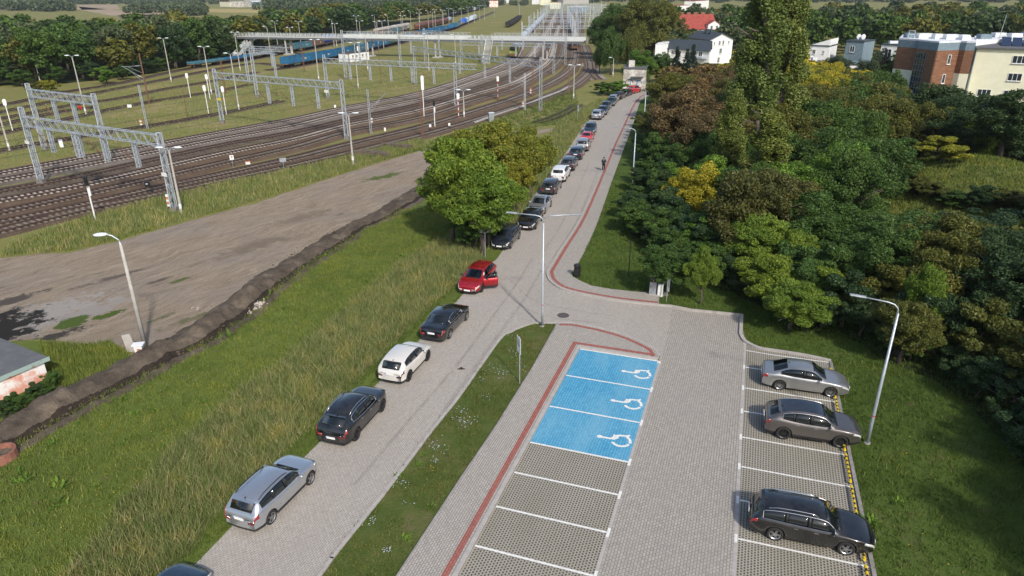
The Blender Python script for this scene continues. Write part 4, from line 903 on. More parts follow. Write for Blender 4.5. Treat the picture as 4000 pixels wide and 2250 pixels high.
def walker(loc, rz):
    r_ = thing('person', 'person in dark jacket and trousers with a backpack walking away beside the red brick band', 'person', loc, rz)
    # faces +X
    B = [(0, 0, .95, (.13, .16)), (0, 0, 1.15, (.11, .145)), (.01, 0, 1.38, (.12, .19)), (.02, 0, 1.50, (.055, .06)), (.03, 0, 1.56, .05), (.04, 0, 1.66, (.095, .078)), (.04, 0, 1.73, (.08, .068)),
         (.02, .20, 1.42, .058), (.03, .27, 1.18, .046), (.20, .17, 1.10, .036), (.27, .12, 1.14, .030), (.02, -.20, 1.42, .058), (.03, -.27, 1.18, .046), (.20, -.17, 1.10, .036), (.27, -.12, 1.14, .030),
         (.0, .09, .88, .095), (.10, .10, .50, .066), (.02, .10, .10, .043), (.10, .11, .045, .04), (.20, .115, .04, .034), (.0, -.09, .88, .095), (-.02, -.10, .50, .066), (-.20, -.10, .14, .043), (-.14, -.11, .05, .04), (-.05, -.115, .035, .034)]
    E = [(0, 1), (1, 2), (2, 3), (3, 4), (4, 5), (5, 6), (2, 7), (7, 8), (8, 9), (9, 10), (2, 11), (11, 12), (12, 13), (13, 14), (0, 15), (15, 16), (16, 17), (17, 18), (18, 19), (0, 20), (20, 21), (21, 22), (22, 23), (23, 24)]
    skinned('body', B, E, 'skin', r_)
    J = [(0, 0, .80, (.20, .23)), (0, 0, .98, (.18, .205)), (0, 0, 1.15, (.16, .19)), (.01, 0, 1.38, (.145, .215)), (.015, 0, 1.47, (.09, .10)), (.02, .21, 1.42, .075), (.03, .285, 1.18, .062), (.18, .19, 1.10, .052), (.02, -.21, 1.42, .075), (.03, -.285, 1.18, .062), (.18, -.19, 1.10, .052)]
    skinned('jacket', J, [(0, 1), (1, 2), (2, 3), (3, 4), (3, 5), (5, 6), (6, 7), (3, 8), (8, 9), (9, 10)], 'cloth_dark', r_)
    T = [(0, 0, .92, (.145, .17)), (.0, .095, .84, .105), (.10, .105, .50, .08), (.03, .105, .05, .07), (0, -.095, .84, .105), (-.02, -.105, .50, .08), (-.19, -.105, .09, .07)]
    skinned('trousers', T, [(0, 1), (1, 2), (2, 3), (0, 4), (4, 5), (5, 6)], 'cloth_black', r_)
    for y, x, z in ((.11, .09, .05), (-.11, -.13, .055)):
        q = MB(); q.ell((x+.02, y, z), (.15, .055, .055), 10, 6); q.build('shoe', 'shoe', r_, smooth=True)
    q = MB(); q.ell((.025, 0, 1.69), (.115, .098, .12), 12, 8); q.build('hair', 'hair_dark', r_, smooth=True)
    for sy in (-1, 1):
        for k in range(5):
            q = MB(); a = Vector((.27+.0, sy*(.12-.012*k+.01), 1.14+.012*(k-2))); q.tube([a, a+Vector((.045, -sy*.015, .005)), a+Vector((.06, -sy*.05, .0))], [.009, .008, .006], 5); q.build('finger', 'skin', r_)
    face = MB(); face.ell((.135, 0, 1.645), (.018, .014, .024), 6, 5); face.build('nose', 'skin', r_)
    for sy in (-1, 1):
        q = MB(); q.ell((.128, sy*.032, 1.675), (.01, .012, .008), 6, 5); q.build('eye', 'hair_dark', r_)
        q = MB(); q.ell((.04, sy*.088, 1.65), (.02, .012, .032), 6, 5); q.build('ear', 'skin', r_)
    bp = thing('backpack', 'small dark backpack with a pale tag worn by the walking person', 'backpack', loc, rz)
    q = MB(); q.box((-.215, 0, 1.24), (.15, .29, .42), tap=.8); o = q.build('bag', 'pack', bp, smooth=False); bv_ = o.modifiers.new('b', 'BEVEL'); bv_.width = .045; bv_.segments = 3
    q = MB(); q.box((-.31, 0, 1.14), (.05, .2, .2), tap=.85); q.build('pocket', 'cloth_black', bp)
    q = MB(); q.box((-.30, .03, 1.40), (.012, .05, .07)); q.build('tag', 'hi_vis', bp)
    for sy in (-1, 1): q = MB(); q.tube([(-.15, sy*.1, 1.42), (-.03, sy*.12, 1.58), (.13, sy*.12, 1.45), (.17, sy*.12, 1.25), (-.1, sy*.14, 1.06)], .016, 6); q.build('strap', 'cloth_black', bp)
w_ = at(2357, 668); walker((w_.x, w_.y, .0), R(90-16))
# driver in the red car
dd = thing('person', 'person in a white shirt sitting at the wheel of the red hatchback', 'person', (rc.x, rc.y, 0), math.pi/2-R(198))
DX = 4.5/2-.53*4.5+.30
B = [(DX, .36, .66, (.13, .16)), (DX-.05, .36, .88, (.11, .14)), (DX-.10, .36, 1.08, (.10, .17)), (DX-.09, .36, 1.19, .05), (DX-.06, .36, 1.30, (.09, .075)), (DX-.06, .56, 1.06, .05), (DX+.12, .60, .90, .042), (DX+.34, .50, .96, .03), (DX-.06, .17, 1.06, .05), (DX+.14, .13, .90, .042), (DX+.34, .24, .96, .03),
     (DX+.12, .46, .64, .085), (DX+.50, .46, .66, .065), (DX+.62, .46, .42, .045), (DX+.12, .27, .64, .085), (DX+.50, .27, .66, .065), (DX+.62, .27, .42, .045)]
skinned('body', B, [(0, 1), (1, 2), (2, 3), (3, 4), (2, 5), (5, 6), (6, 7), (2, 8), (8, 9), (9, 10), (0, 11), (11, 12), (12, 13), (0, 14), (14, 15), (15, 16)], 'skin', dd)
skinned('shirt', [(DX, .36, .68, (.145, .18)), (DX-.05, .36, .90, (.125, .16)), (DX-.10, .36, 1.08, (.12, .185)), (DX-.06, .57, 1.06, .068), (DX+.08, .61, .93, .06), (DX-.06, .15, 1.06, .068), (DX+.10, .12, .93, .06)], [(0, 1), (1, 2), (2, 3), (3, 4), (2, 5), (5, 6)], 'shirt_white', dd)
skinned('trousers', [(DX, .36, .62, (.14, .16)), (DX+.12, .46, .64, .1), (DX+.50, .46, .66, .08), (DX+.62, .46, .44, .06), (DX+.12, .27, .64, .1), (DX+.50, .27, .66, .08), (DX+.62, .27, .44, .06)], [(0, 1), (1, 2), (2, 3), (0, 4), (4, 5), (5, 6)], 'cloth_dark', dd)
q = MB(); q.ell((DX-.075, .36, 1.335), (.105, .09, .10), 12, 8); q.build('hair', 'hair_dark', dd, smooth=True)
# ------------------------------------------------ railway
M('rail', (.075, .045, .033), .6, .3, .4, 4); M('rail_bright', (.45, .43, .42), .3, .8, .2); M('sleeper_pale', (.40, .36, .31), .9, var=.35, scale=.7); M('sleeper_dark', (.14, .105, .08), .95, var=.5, scale=1.5); M('sleeper_mid', (.20, .17, .14), .95, var=.45, scale=.8)
M('galv', (.46, .50, .54), .45, .45, .2, 2); M('galv_dull', (.34, .36, .38), .55, .35, .3, 2); M('steel_rust', (.17, .085, .05), .85, .1, .4, 3); M('pole_concrete', (.42, .40, .36), .9, var=.2, scale=2, bumpk=.3); M('lamp_head', (.70, .76, .80), .3, .1, .08); M('white_paint', (.76, .76, .74), .5, var=.12, scale=4); M('red_paint', (.55, .02, .02), .5, var=.15); M('black_paint', (.015, .015, .016), .5); M('yellow_paint', (.80, .55, .01), .5, var=.1); M('concrete', (.40, .385, .36), .9, var=.25, scale=1.5, bumpk=.3); M('concrete_dark', (.17, .155, .14), .95, var=.35, scale=3); M('orange_paint', (.65, .22, .10), .7, var=.4)
M('insulator', (.30, .12, .06), .4)
bed_i = 0
def track(pts, mat, label, grp='tracks of the main line', bed='ballast', z=.10, world=False, sp=.62, bw=2.0, rail='rail', show=True):
    global bed_i; bed_i += 1
    ln = smoothline(pts if world else L2(pts), 8); out = [ln[0]]
    for q in ln[1:]:
        if (q-out[-1]).length > 1.5: out.append(q)
    ln = out; dz = z+.003*(bed_i % 7)
    if bed:
        k = MB(); sweep(k, ln, [(-bw-.5, -.03), (-bw+.1, dz), (bw-.1, dz), (bw+.5, -.03)]); tag(k.build('ballast', bed), kind='structure')
    r_ = thing('railway_track', label, 'railway track', (ln[0].x, ln[0].y, 0), 0, grp); o0 = ln[0]
    loc = [q-o0 for q in ln]
    for s_ in (-.75, .75):
        m_ = MB(); of = offset(loc, s_); sweep(m_, of, [(-.075, dz+.02), (-.06, dz+.2), (.06, dz+.2), (.075, dz+.02)]); sweep(m_, of, [(-.15, dz+.074), (-.15, dz+.082), (.15, dz+.082), (.15, dz+.074)]); m_.build('rail', rail, r_)
    if mat:
        m_ = MB(); acc = 0
        for i in range(len(loc)-1):
            a, b = loc[i], loc[i+1]; L_ = (b-a).length; t_ = (b-a)/L_; x = acc
            while x < L_:
                c = a+t_*x; m_.box(None, (.26, 2.5, .12), M4=Matrix.Translation((c.x, c.y, dz+.01)) @ Matrix.Rotation(math.atan2(t_.y, t_.x), 4, 'Z')); x += sp
            acc = x-L_
        m_.build('sleepers', mat, r_)['kind'] = 'stuff'
    return ln
LABS = 0
Ta = track([(-250, 725), (0, 680.6), (300, 625), (850, 523), (1150, 467.6), (1350, 423), (1650, 363.5), (1850, 299), (1950, 261), (2005, 232), (2030, 190), (2048, 160), (2085, 120), (2135, 60)], 'sleeper_pale', 'outer main line track with pale sleepers nearest the grassy yard', z=.14, bed='ballast_mid')
Tb = track([(-250, 757), (0, 710), (300, 655), (850, 548), (1150, 493), (1350, 445), (1650, 387), (1850, 322), (2000, 270), (2057, 235), (2095, 190), (2115, 160), (2140, 120), (2165, 60)], 'sleeper_pale', 'second main line track with pale sleepers on gravel', z=.14, bed='ballast_mid')
Tc = track([(-250, 800), (0, 750), (300, 693), (850, 572), (1150, 518), (1350, 472), (1650, 406), (1850, 349), (2000, 299), (2060, 268), (2110, 228), (2135, 190), (2150, 160), (2175, 100)], 'sleeper_dark', 'overgrown track with dark sleepers between the main lines', z=.02, bed='soil')
Td = track([(-250, 840), (0, 790), (300, 733), (850, 608), (1150, 547), (1350, 494), (1650, 431.5), (1850, 372), (2000, 328), (2080, 285), (2129, 252), (2152, 222), (2162, 189), (2168, 160), (2185, 100)], 'sleeper_pale', 'main line track with bright pale sleepers on brown ballast', z=.18)
Te = track([(-250, 893), (0, 838), (300, 772), (850, 646), (1150, 579), (1350, 522), (1650, 461), (1850, 396), (2000, 353), (2080, 310), (2139, 278), (2178, 248.6), (2198, 215), (2204, 180), (2206, 120)], 'sleeper_mid', 'main line track with grey sleepers on brown ballast', z=.18)
Tf = track([(-250, 925), (0, 874), (300, 812), (600, 742), (850, 688), (1150, 621), (1350, 570), (1650, 497), (1850, 437), (2000, 389), (2080, 356), (2146, 328), (2212, 288), (2235, 262), (2245, 229), (2246, 196), (2238, 120), (2228, 60)], 'sleeper_mid', 'dark siding track curving under the right end of the footbridge', z=.10)
Tg = track([(-250, 955), (0, 903), (300, 828), (600, 766), (850, 712), (1150, 648), (1350, 602), (1650, 528), (1850, 471), (2000, 424), (2080, 400), (2150, 375), (2225, 343), (2262, 319), (2294, 289), (2306, 262), (2302, 240), (2290, 210), (2280, 176)], 'sleeper_mid', 'siding track nearest the dirt yard', z=.05, bed='ballast')
Th = track([(2340, 312), (2322, 298), (2308, 268), (2302, 245)], 'sleeper_dark', 'short branch track by the weeping trees right of the yard throat', 'sidings', bed='ballast_pale', z=.03)
Ti = track([(2100, 480), (2160, 462), (2230, 430), (2262, 405)], None, 'rusty disused rails crossing the green bank', 'sidings', bed='soil', z=.02, bw=1.2)
YG = 'overgrown yard tracks in the grass'
for pp, lb in (([(-200, 440), (0, 413), (252, 361), (446, 330), (718, 272), (900, 246), (1000, 230), (1100, 212), (1200, 196)], 'yard track along the foot of the wood with flat wagons on it'),
               ([(-200, 475), (0, 440), (330, 372), (574, 325), (834, 273), (1000, 249), (1120, 262)], 'overgrown yard track second from the wood'),
               ([(-200, 500), (0, 466), (280, 412), (470, 385), (640, 350), (834, 317), (1000, 283)], 'overgrown yard track third from the wood'),
               ([(-200, 525), (0, 489), (240, 437), (407, 415)], 'short overgrown yard track at the left edge of the yard'),
               ([(-200, 560), (0, 522), (200, 480), (407, 433), (602, 396), (834, 359), (980, 330)], 'overgrown yard track beside the tall rusty mast'),
               ([(-200, 630), (0, 590), (250, 545), (600, 490), (900, 437), (1100, 395)], 'faint overgrown yard track in front of the white signals')):
    track(pp, 'sleeper_dark', lb, YG, bed='soil', z=.015, bw=1.25, sp=.9)
TA = track([(1040, 275), (1128, 264), (1338, 225), (1450, 197), (1555, 171), (1652, 143), (1765, 116), (1815, 95), (1932, 46)], None, 'yard track carrying the long string of blue open wagons', YG, bed='soil', z=.02)
TBk = track([(700, 276), (745, 268), (1000, 225), (1182, 198), (1340, 165), (1500, 140), (1640, 112), (1757, 100), (1850, 62)], None, 'yard track carrying grey open wagons under the footbridge', YG, bed='soil', z=.02)
# lattice parts
def lattice(mb, a, b, w, bay, h=None, t=.05, updir=Vector((0, 0, 1))):
    """box truss from a to b, w wide, h high"""
    a, b = Vector(a), Vector(b); d = (b-a); L_ = d.length; d.normalize(); h = h or w
    s_ = d.cross(updir if abs(d.z) < .9 else Vector((1, 0, 0))).normalized(); u = s_.cross(d).normalized(); n = max(2, round(L_/bay))
    cs = [(s_*(i*w/2)+u*(j*h/2)) for i, j in ((-1, -1), (1, -1), (1, 1), (-1, 1))]
    for c in cs: mb.bar(a+c, b+c, t*1.7)
    for k in range(4):
        c0, c1 = cs[k], cs[(k+1) % 4]
        for i in range(n):
            p, q = a+d*(L_*i/n), a+d*(L_*(i+1)/n); m_ = (p+q)/2
            mb.bar(p+c0, m_+c1, t); mb.bar(m_+c1, q+c0, t)
def post(root, p, z, w=.55, w2=.35, mat='galv', name='post', found=True, top=None):
    m_ = MB(); h = z; a = .0
    for i, j in ((-1, -1), (1, -1), (1, 1), (-1, 1)):
        m_.bar((p.x+i*w/2, p.y+j*w2/2, 0), (p.x+i*w/2*.75, p.y+j*w2/2*.8, h), .10)
    n = int(h/1.0)
    for k in range(n):
        z0, z1 = h*k/n, h*(k+1)/n; f0, f1 = 1-.25*k/n, 1-.25*(k+1)/n; sg = 1 if k % 2 else -1
        for j in (-1, 1): m_.bar((p.x-sg*w/2*f0, p.y+j*w2/2*f0, z0), (p.x+sg*w/2*f1, p.y+j*w2/2*f1, z1), .05)
        for i in (-1, 1): m_.bar((p.x+i*w/2*f0, p.y-sg*w2/2*f0, z0), (p.x+i*w/2*f1, p.y+sg*w2/2*f1, z1), .05)
    m_.box((p.x, p.y, h), (w*.85, w2*.95, .08)); m_.build(name, mat, root)
    if found: q = MB(); q.box((p.x, p.y, .25), (w*1.5, w2*2.3, .5), tap=.85); q.build('foundation', 'concrete_dark', root)
def gantry(label, pa, pb, ha, hb, gz, gh, drops, ext=0, dz=4.3, plates=(), detail=True, mid=None, doubles=()):
    A, B = at(*pa), at(*pb); r_ = thing('catenary_gantry', label, 'gantry', (A.x, A.y, 0), 0, 'catenary gantries over the tracks')
    A0 = Vector((0, 0, 0)); B0 = Vector((B.x-A.x, B.y-A.y, 0)); d = B0.normalized()
    post(r_, A0, ha, name='post'); 
    if hb: post(r_, B0, hb, name='post')
    if mid: m0 = at(*mid); post(r_, Vector((m0.x-A.x, m0.y-A.y, 0)), gz+gh, name='post')
    g_ = MB(); lattice(g_, A0+Vector((0, 0, gz+gh/2)), B0+d*ext+Vector((0, 0, gz+gh/2)), .55, 1.5 if detail else 2.4, gh, .05); g_.build('girder', 'galv', r_)
    n_ = Vector((-d.y, d.x, 0)); L_ = B0.length+ext
    for f in drops:
        c = A0+d*(L_*f); 
        for k in ((-.35, .35) if f in doubles else (0,)):
            q = MB(); e = c+d*k; lattice(q, e+Vector((0, 0, dz)), e+Vector((0, 0, gz+.1)), .32, .6 if detail else 1.2, .32, .055); q.build('dropper', 'galv', r_)
        if detail:
            q = MB(); q.bar(c+Vector((0, 0, dz+.2)), c-d*2.6+Vector((0, 0, dz+2.0)), .07); q.bar(c-d*1.2+Vector((0, 0, dz+1.0)), c-d*2.3+n_*.3+Vector((0, 0, dz+.9)), .05); q.build('registration_arm', 'steel_rust', r_)
            q = MB(); q.tube([c-d*.1+Vector((0, 0, dz+.25)), c-d*.45+Vector((0, 0, dz+.5))], .08, 6); q.build('insulator', 'insulator', r_)
    for f, z, mt_ in plates:
        c = A0+d*(L_*f); q = MB(); q.box(None, (.8, .04, .38), M4=Matrix.Translation(c+Vector((0, 0, z))-n_*.35) @ Matrix.Rotation(math.atan2(d.y, d.x), 4, 'Z')); q.build('plate', mt_, r_)
    return r_
gantry('front grey lattice gantry spanning the tracks at the left', (163, 716), (683, 826), 9.0, 8.2, 6.9, 1.05, (.19, .40, .60, .82), dz=4.2, doubles=(.40,), plates=((.0, 5.0, 'white_paint'), (1., 4.0, 'white_paint')))
gantry('second grey lattice gantry just behind the front one', (176, 585), (427, 633), 9.4, 9.0, 7.6, 1.0, (.36, .66), dz=4.6, plates=((.8, 7.1, 'red_paint'), (.05, 4.6, 'yellow_paint')))
gantry('grey lattice gantry left of centre beside four white signals', (870, 482), (1355, 545), 9.1, 8.9, 7.6, .95, (.44, .63, .82), plates=((.02, 4.2, 'yellow_paint'), (.9, 7.1, 'white_paint')), mid=None)
gantry('long grey lattice gantry in front of the small white signal cabin', (1282, 386), (1782, 420), 8.9, 8.4, 7.3, .95, (.18, .32, .46, .6, .74), ext=4.6, plates=((.03, 3.6, 'yellow_paint'),))
gantry('grey lattice gantry whose right post carries a double lamp', (1625, 331), (2111, 433), 8.9, 9.6, 7.9, .9, (.42, .62, .8), detail=False)
gantry('grey lattice gantry just in front of the footbridge', (1804, 277), (2163, 290), 8.4, 8.2, 7.0, .9, (.2, .4, .6, .8), detail=False)
gantry('grey lattice gantry close under the footbridge deck', (1883, 250), (2208, 254), 8.6, 8.2, 7.4, .6, (.25, .5, .75), detail=False)
gantry('grey lattice gantry over the left yard left of the blue wagons', (973, 323), (1075, 330), 9.6, 0, 7.8, 1.0, (.6,), ext=6, detail=False)
gantry('grey lattice gantry on a single mast behind the third gantry', (1006, 380), (1064, 386), 11.2, 0, 9.2, .9, (.9,), ext=3, detail=False)
gantry('grey gantry on a tall mast beside the small white cabin', (1352, 310), (1420, 318), 12.0, 0, 9.2, 1.0, (.8,), ext=1, detail=False)
gantry('grey lattice gantry right of the second bridge pier', (1566, 265), (1640, 270), 9.2, 0, 7.8, .9, (.5,), ext=1.5, detail=False)
gantry('tall grey mast with light gantry crossing in front of the bridge deck', (1662, 243), (1740, 250), 10.2, 0, 8.9, .7, (.6,), ext=2, detail=False)
# tall rusty and grey masts with brackets
def mast(label, b, tv, mat='steel_rust', w=.28, arm=None, typ='pole', foot=True, nm='catenary_mast'):
    p = at(*b); h = hgt(b[0], b[1], tv); r_ = thing(nm, label, 'mast', p, 0, 'single catenary masts')
    m_ = MB()
    if typ == 'twin':
        for s_ in (-.13, .13): m_.bar((s_, 0, 0), (s_*.8, 0, h), .1)
        for k in range(int(h/1.1)): m_.bar((-.12, 0, .5+k*1.1), (.12, 0, .9+k*1.1), .05)
    else: m_.tube([(0, 0, 0), (0, 0, h)], [w/2, w/2*.7], 8)
    m_.build('pole', mat, r_)
    if arm:
        for (x, z0, z1) in arm:
            q = MB(); q.bar((0, 0, h*z0), (x, 0, h*z1), .07); q.bar((0, 0, h*z0*.8), (x*.7, .1, h*(z0*.3+z1*.7)), .05); q.tube([(x*.15, 0, h*(z0+.15*(z1-z0))), (x*.3, 0, h*(z0+.3*(z1-z0)))], .09, 6); q.build('bracket', 'galv_dull', r_)
    return r_
mast('tall rusty mast with a long pale bracket in front of the wood', (584, 405), 208, arm=[(-4.2, .76, .74), (-3.8, .5, .74)], w=.34)
mast('grey lattice mast with a yellow band left of the tall rusty mast', (577, 503), 332, 'galv', typ='twin')
mast('grey mast with weights and a rusty bracket between the main tracks', (1450, 524), 347, 'galv_dull', typ='twin', arm=[(2.8, .55, .9)])
mast('rusty twin mast behind the tall white lozenge signal', (1652, 536), 352, typ='twin')
mast('rusty mast with a box in the curve of the main tracks', (2080, 378), 243, typ='twin')
mast('grey twin mast with a bracket by the curving siding', (2050, 432), 285, 'galv', typ='twin', arm=[(-2.2, .75, .9)])
mast('rusty twin mast beside the double lamp under the bridge approach', (2221, 367), 258, typ='twin')
mast('thin rusty mast left of the four white signals', (733, 458), 352, w=.14)
mast('thin rusty mast standing alone beyond the long gantry', (1490, 326), 170, w=.16)
mast('rusty twin mast among the blue wagons', (1190, 282), 175, typ='twin')
mast('rusty twin mast left of the white cabin', (1368, 288), 205, typ='twin')
mast('rusty twin mast near the blue flat wagons', (882, 365), 234, typ='twin', arm=[(2.0, .5, .62)])
# lamps
def lamp_post(label, b, tv, heads=2, h=None, az=0., conc=True, grp='yard lamp posts', simple=False, arm=.9):
    p = at(*b); h = h or hgt(b[0], b[1], tv); r_ = thing('lamp_post', label, 'lamp post', p, az, grp)
    m_ = MB(); m_.tube([(0, 0, 0), (0, 0, h-.35)], [.14, .085], 8 if not simple else 5); m_.build('pole', 'pole_concrete' if conc else 'galv_dull', r_)
    for s_ in ((-1, 1) if heads == 2 else (-1,)):
        a_ = MB(); a_.tube([(0, 0, h-.4), (s_*.15, 0, h-.12), (s_*arm*.6, 0, h)], .04, 5); a_.build('arm', 'galv', r_)
        q = MB(); q.ell((s_*(arm*.6+.38), 0, h+.03), (.48, .17, .11), 8, 5); q.build('lamp_head', 'lamp_head', r_, smooth=True)
    if not simple: q = MB(); q.tube([(0, 0, .6), (0, 0, 1.1)], .145, 8); q.build('band', 'white_paint', r_)
YL = [((159, 326), 186, 2, 'at the edge of the wood, leftmost'), ((336, 446), 217, 2, 'in the grass behind the second gantry'), ((670, 320), 149, 2, 'before the wood, right of the rusty mast'), ((827, 369), 182, 2, 'left of the third gantry between two white signals'), ((934, 429), 208, 2, 'before the left end of the third gantry'),
      ((939, 276), 126, 2, 'beside the bottom of the bridge stairs'), ((1144, 213), 107, 2, 'rising above the left part of the bridge'), ((1246, 316), 155, 2, 'in front of the nearest blue wagon'), ((1400, 346), 167, 2, 'left of the small white cabin, in front of it'), ((1437, 276), 134, 2, 'at the right end of the small white cabin'),
      ((1316, 184), 92, 2, 'behind the bright blue hopper wagon'), ((1380, 643), 442, 2, 'near the sleeper piles'), ((1813, 460), 351, 2, 'next to the red and white signal post'), ((710, 836), 577, 2, 'right against the right leg of the front gantry'), ((1676, 278), 132, 1, 'thin, crossing the middle of the bridge deck'),
      ((2240, 387), 254, 2, 'right of the curving main tracks'), ((2394, 299), 225, 1, 'under the weeping trees near the road end'), ((38, 588), 400, 1, 'at the left edge of the photo'), ((1562, 262), 100, 1, 'plain tall, right of the second bridge pier'), ((1780, 255), 135, 1, 'thin, behind the bridge stairs')]
for b, tv, hd, lb in YL:
    lamp_post('%s concrete lamp post %s' % ('double headed' if hd == 2 else 'single headed', lb), b, tv, hd)
FL = [(1165, 83), (1295, 76), (1390, 62), (1403, 82), (1462, 60), (1471, 84), (1491, 80), (1514, 58), (1564, 46), (1571, 61), (1602, 42), (1637, 36), (1636, 51), (1671, 41), (1689, 47), (1698, 38), (1727, 37), (1730, 41), (1752, 33), (1770, 35), (1802, 33), (1828, 28), (1852, 27), (1873, 22), (1892, 21), (1930, 16), (970, 80), (1042, 103), (1072, 82)]
ordn = ['first', 'second', 'third', 'fourth', 'fifth', 'sixth', 'seventh', 'eighth', 'ninth', 'tenth', 'eleventh', 'twelfth', 'thirteenth', 'fourteenth', 'fifteenth', 'sixteenth', 'seventeenth', 'eighteenth', 'nineteenth', 'twentieth', 'twenty first', 'twenty second', 'twenty third', 'twenty fourth', 'twenty fifth', 'twenty sixth', 'twenty seventh', 'twenty eighth', 'twenty ninth', 'thirtieth']
FL.sort()
for i, (u, v) in enumerate(FL):
    p = at(u, v, 10.5); lamp_post('distant %s lamp post beyond the footbridge, %s from left' % ('double headed' if i % 3 != 1 else 'single headed', ordn[i]), pix((p.x, p.y, 0)), None, 2 if i % 3 != 1 else 1, h=10.5, grp='far lamp posts beyond the footbridge', simple=True, arm=1.2)
def steel_lamp(label, b, h, arms, az, L_=2.0):
    p = at(*b); r_ = thing('street_lamp', label, 'street lamp', p, az, 'street lamps along the road and parking')
    m_ = MB(); m_.tube([(0, 0, 0), (0, 0, 1.2), (0, 0, h-.5)], [.095, .08, .055], 10); m_.build('pole', 'galv', r_, smooth=True)
    for s_ in arms:
        a_ = MB(); a_.tube([(0, 0, h-.55), (s_*.05, 0, h-.25), (s_*.22, 0, h-.08), (s_*.5, 0, h), (s_*(L_-.5), 0, h+.10)], .035, 8); a_.build('arm', 'galv', r_, smooth=True)
        q = MB(); q.box(None, (.72, .22, .08), M4=Matrix.Translation((s_*(L_-.2), 0, h+.13)) @ Matrix.Rotation(-.06*s_, 4, 'Y')); o = q.build('lamp_head', 'galv_dull', r_); bv_ = o.modifiers.new('b', 'BEVEL'); bv_.width = .03
    q = MB(); q.tube([(0, 0, 1.62), (0, 0, 1.66)], .09, 10); q.build('red_band', 'red_paint', r_)
    q = MB(); q.tube([(0, 0, -.03), (0, 0, .06)], .16, 10); q.build('foot', 'concrete', r_)
steel_lamp('tall grey street lamp with two arms on the grass tip by the junction', (2118, 1275), 7.9, (-1, 1), R(-6), 2.25)
steel_lamp('tall grey street lamp with one arm beside the right hand parking bays', (3387, 1731), 7.75, (-1,), R(-20), 2.0)
steel_lamp('street lamp with one arm over the road beside the walking person', (2470, 725), 6.6, (-1,), R(-8), 2.3)
steel_lamp('street lamp with one arm near the far end of the road', (2514, 497), 6.2, (-1,), R(-8), 3.0)
# old concrete lamp at left
p = at(568, 1353); r_ = thing('lamp_post', 'old concrete lamp post with one curved arm standing by the earth bank', 'lamp post', p, R(195), 'yard lamp posts')
m_ = MB(); m_.tube([(0, 0, 0), (0, 0, 7.0)], [.15, .085], 10); m_.build('pole', 'pole_concrete', r_, smooth=True)
m_ = MB(); m_.tube([(0, 0, 6.9), (0, 0, 7.1), (.06, 0, 7.35), (.35, 0, 7.62), (.62, 0, 7.72)], [.07, .05, .04, .035, .035], 8); m_.build('arm', 'lamp_head', r_, smooth=True)
m_ = MB(); m_.ell((.95, 0, 7.74), (.42, .19, .12), 12, 7); m_.build('lamp_head', 'lamp_head', r_, smooth=True)
# signals and small lineside things
def signal(label, b, tv, kind, grp='railway signals'):
    p = at(*b); h = hgt(b[0], b[1], tv); r_ = thing('railway_signal', label, 'railway signal', p, R(20), grp)
    m_ = MB()
    if kind == 'rw':
        n = 7; hp = h-1.1
        for k in range(n): m_.k = k % 2; m_.tube([(0, 0, hp*k/n), (0, 0, hp*(k+1)/n)], .075, 8, False)
        m_.build('pole', ['red_paint', 'white_paint'], r_)
    else: m_.tube([(0, 0, 0), (0, 0, h-.4)], .075, 8); m_.build('pole', 'white_paint', r_)
    hh = 2.4 if kind == 'long' else 1.15
    if kind == 'long': hh = 2.6
    if kind == 'black':
        q = MB(); q.tube([(0, 0, h-.9), (0, 0, h)], .19, 10); q.build('signal_head', 'black_paint', r_); q = MB()
        for z in (h-.7, h-.25): q.tube([(0, -.15, z), (0, -.45, z-.03)], .09, 8)
        for k_, z in enumerate((h-.7, h-.25)): qq = MB(); qq.tube([(-.0, -.15, z), (-.0, -.48, z-.03)], .09, 8); qq.build('hood', 'black_paint', r_)
        q = MB(); q.box((.12, .1, h-1.5), (.12, .3, .9)); q.build('back_box', 'white_paint', r_)
    else:
        q = MB(); n = 14; pts = [(math.cos(2*math.pi*k/n)*.27, math.sin(2*math.pi*k/n)*.27+(hh/2-.3)*(1 if math.sin(2*math.pi*k/n) >= 0 else -1)) for k in range(n)]
        q.add([(x, -.08, h-hh/2+z) for x, z in pts]+[(x, .08, h-hh/2+z) for x, z in pts], [tuple(range(n)), tuple(range(n, 2*n))[::-1]]+[(k, n+k, n+(k+1) % n, (k+1) % n) for k in range(n)]); q.build('signal_board', 'white_paint', r_)
        q = MB(); q.box((0, .16, h-hh/2), (.3, .14, hh*.7)); q.build('back_box', 'white_paint', r_)
for b, tv, k, lb in (((745, 382), 285, 'w', 'white signal with a rounded board, left of the group by the third gantry'), ((821, 388), 289, 'w', 'white signal beside the double lamp left of the third gantry'), ((815, 443), 332, 'w', 'nearest white signal left of the third gantry'), ((885, 448), 336, 'w', 'white signal right behind the left post of the third gantry'),
                     ((50, 511), 386, 'w', 'white signal near the left edge of the photo'), ((1945, 388), 297, 'rw', 'signal on a red and white post, farthest along the curve'), ((1792, 462), 363, 'rw', 'signal on a red and white post beside the double lamp'), ((1657, 462), 294, 'long', 'tall signal with a long white board next to the rusty twin mast'),
                     ((1699, 497), 392, 'black', 'signal with a round black head between the main tracks'), ((374, 861), 690, 'black', 'white signal post with black hooded head in front of the near tracks')):
    signal(lb, b, tv, k)
def box_thing(nm, label, cat, px, size, mat, rz=0., z=0., parts=()):
    p = at(*px); r_ = thing(nm, label, cat, (p.x, p.y, z), rz); q = MB(); q.box((0, 0, size[2]/2), size); o = q.build('housing', mat, r_); b_ = o.modifiers.new('b', 'BEVEL'); b_.width = min(size)*.08
    for (pn, c, s_, mt_) in parts: q = MB(); q.box(c, s_); q.build(pn, mt_, r_)
    return r_
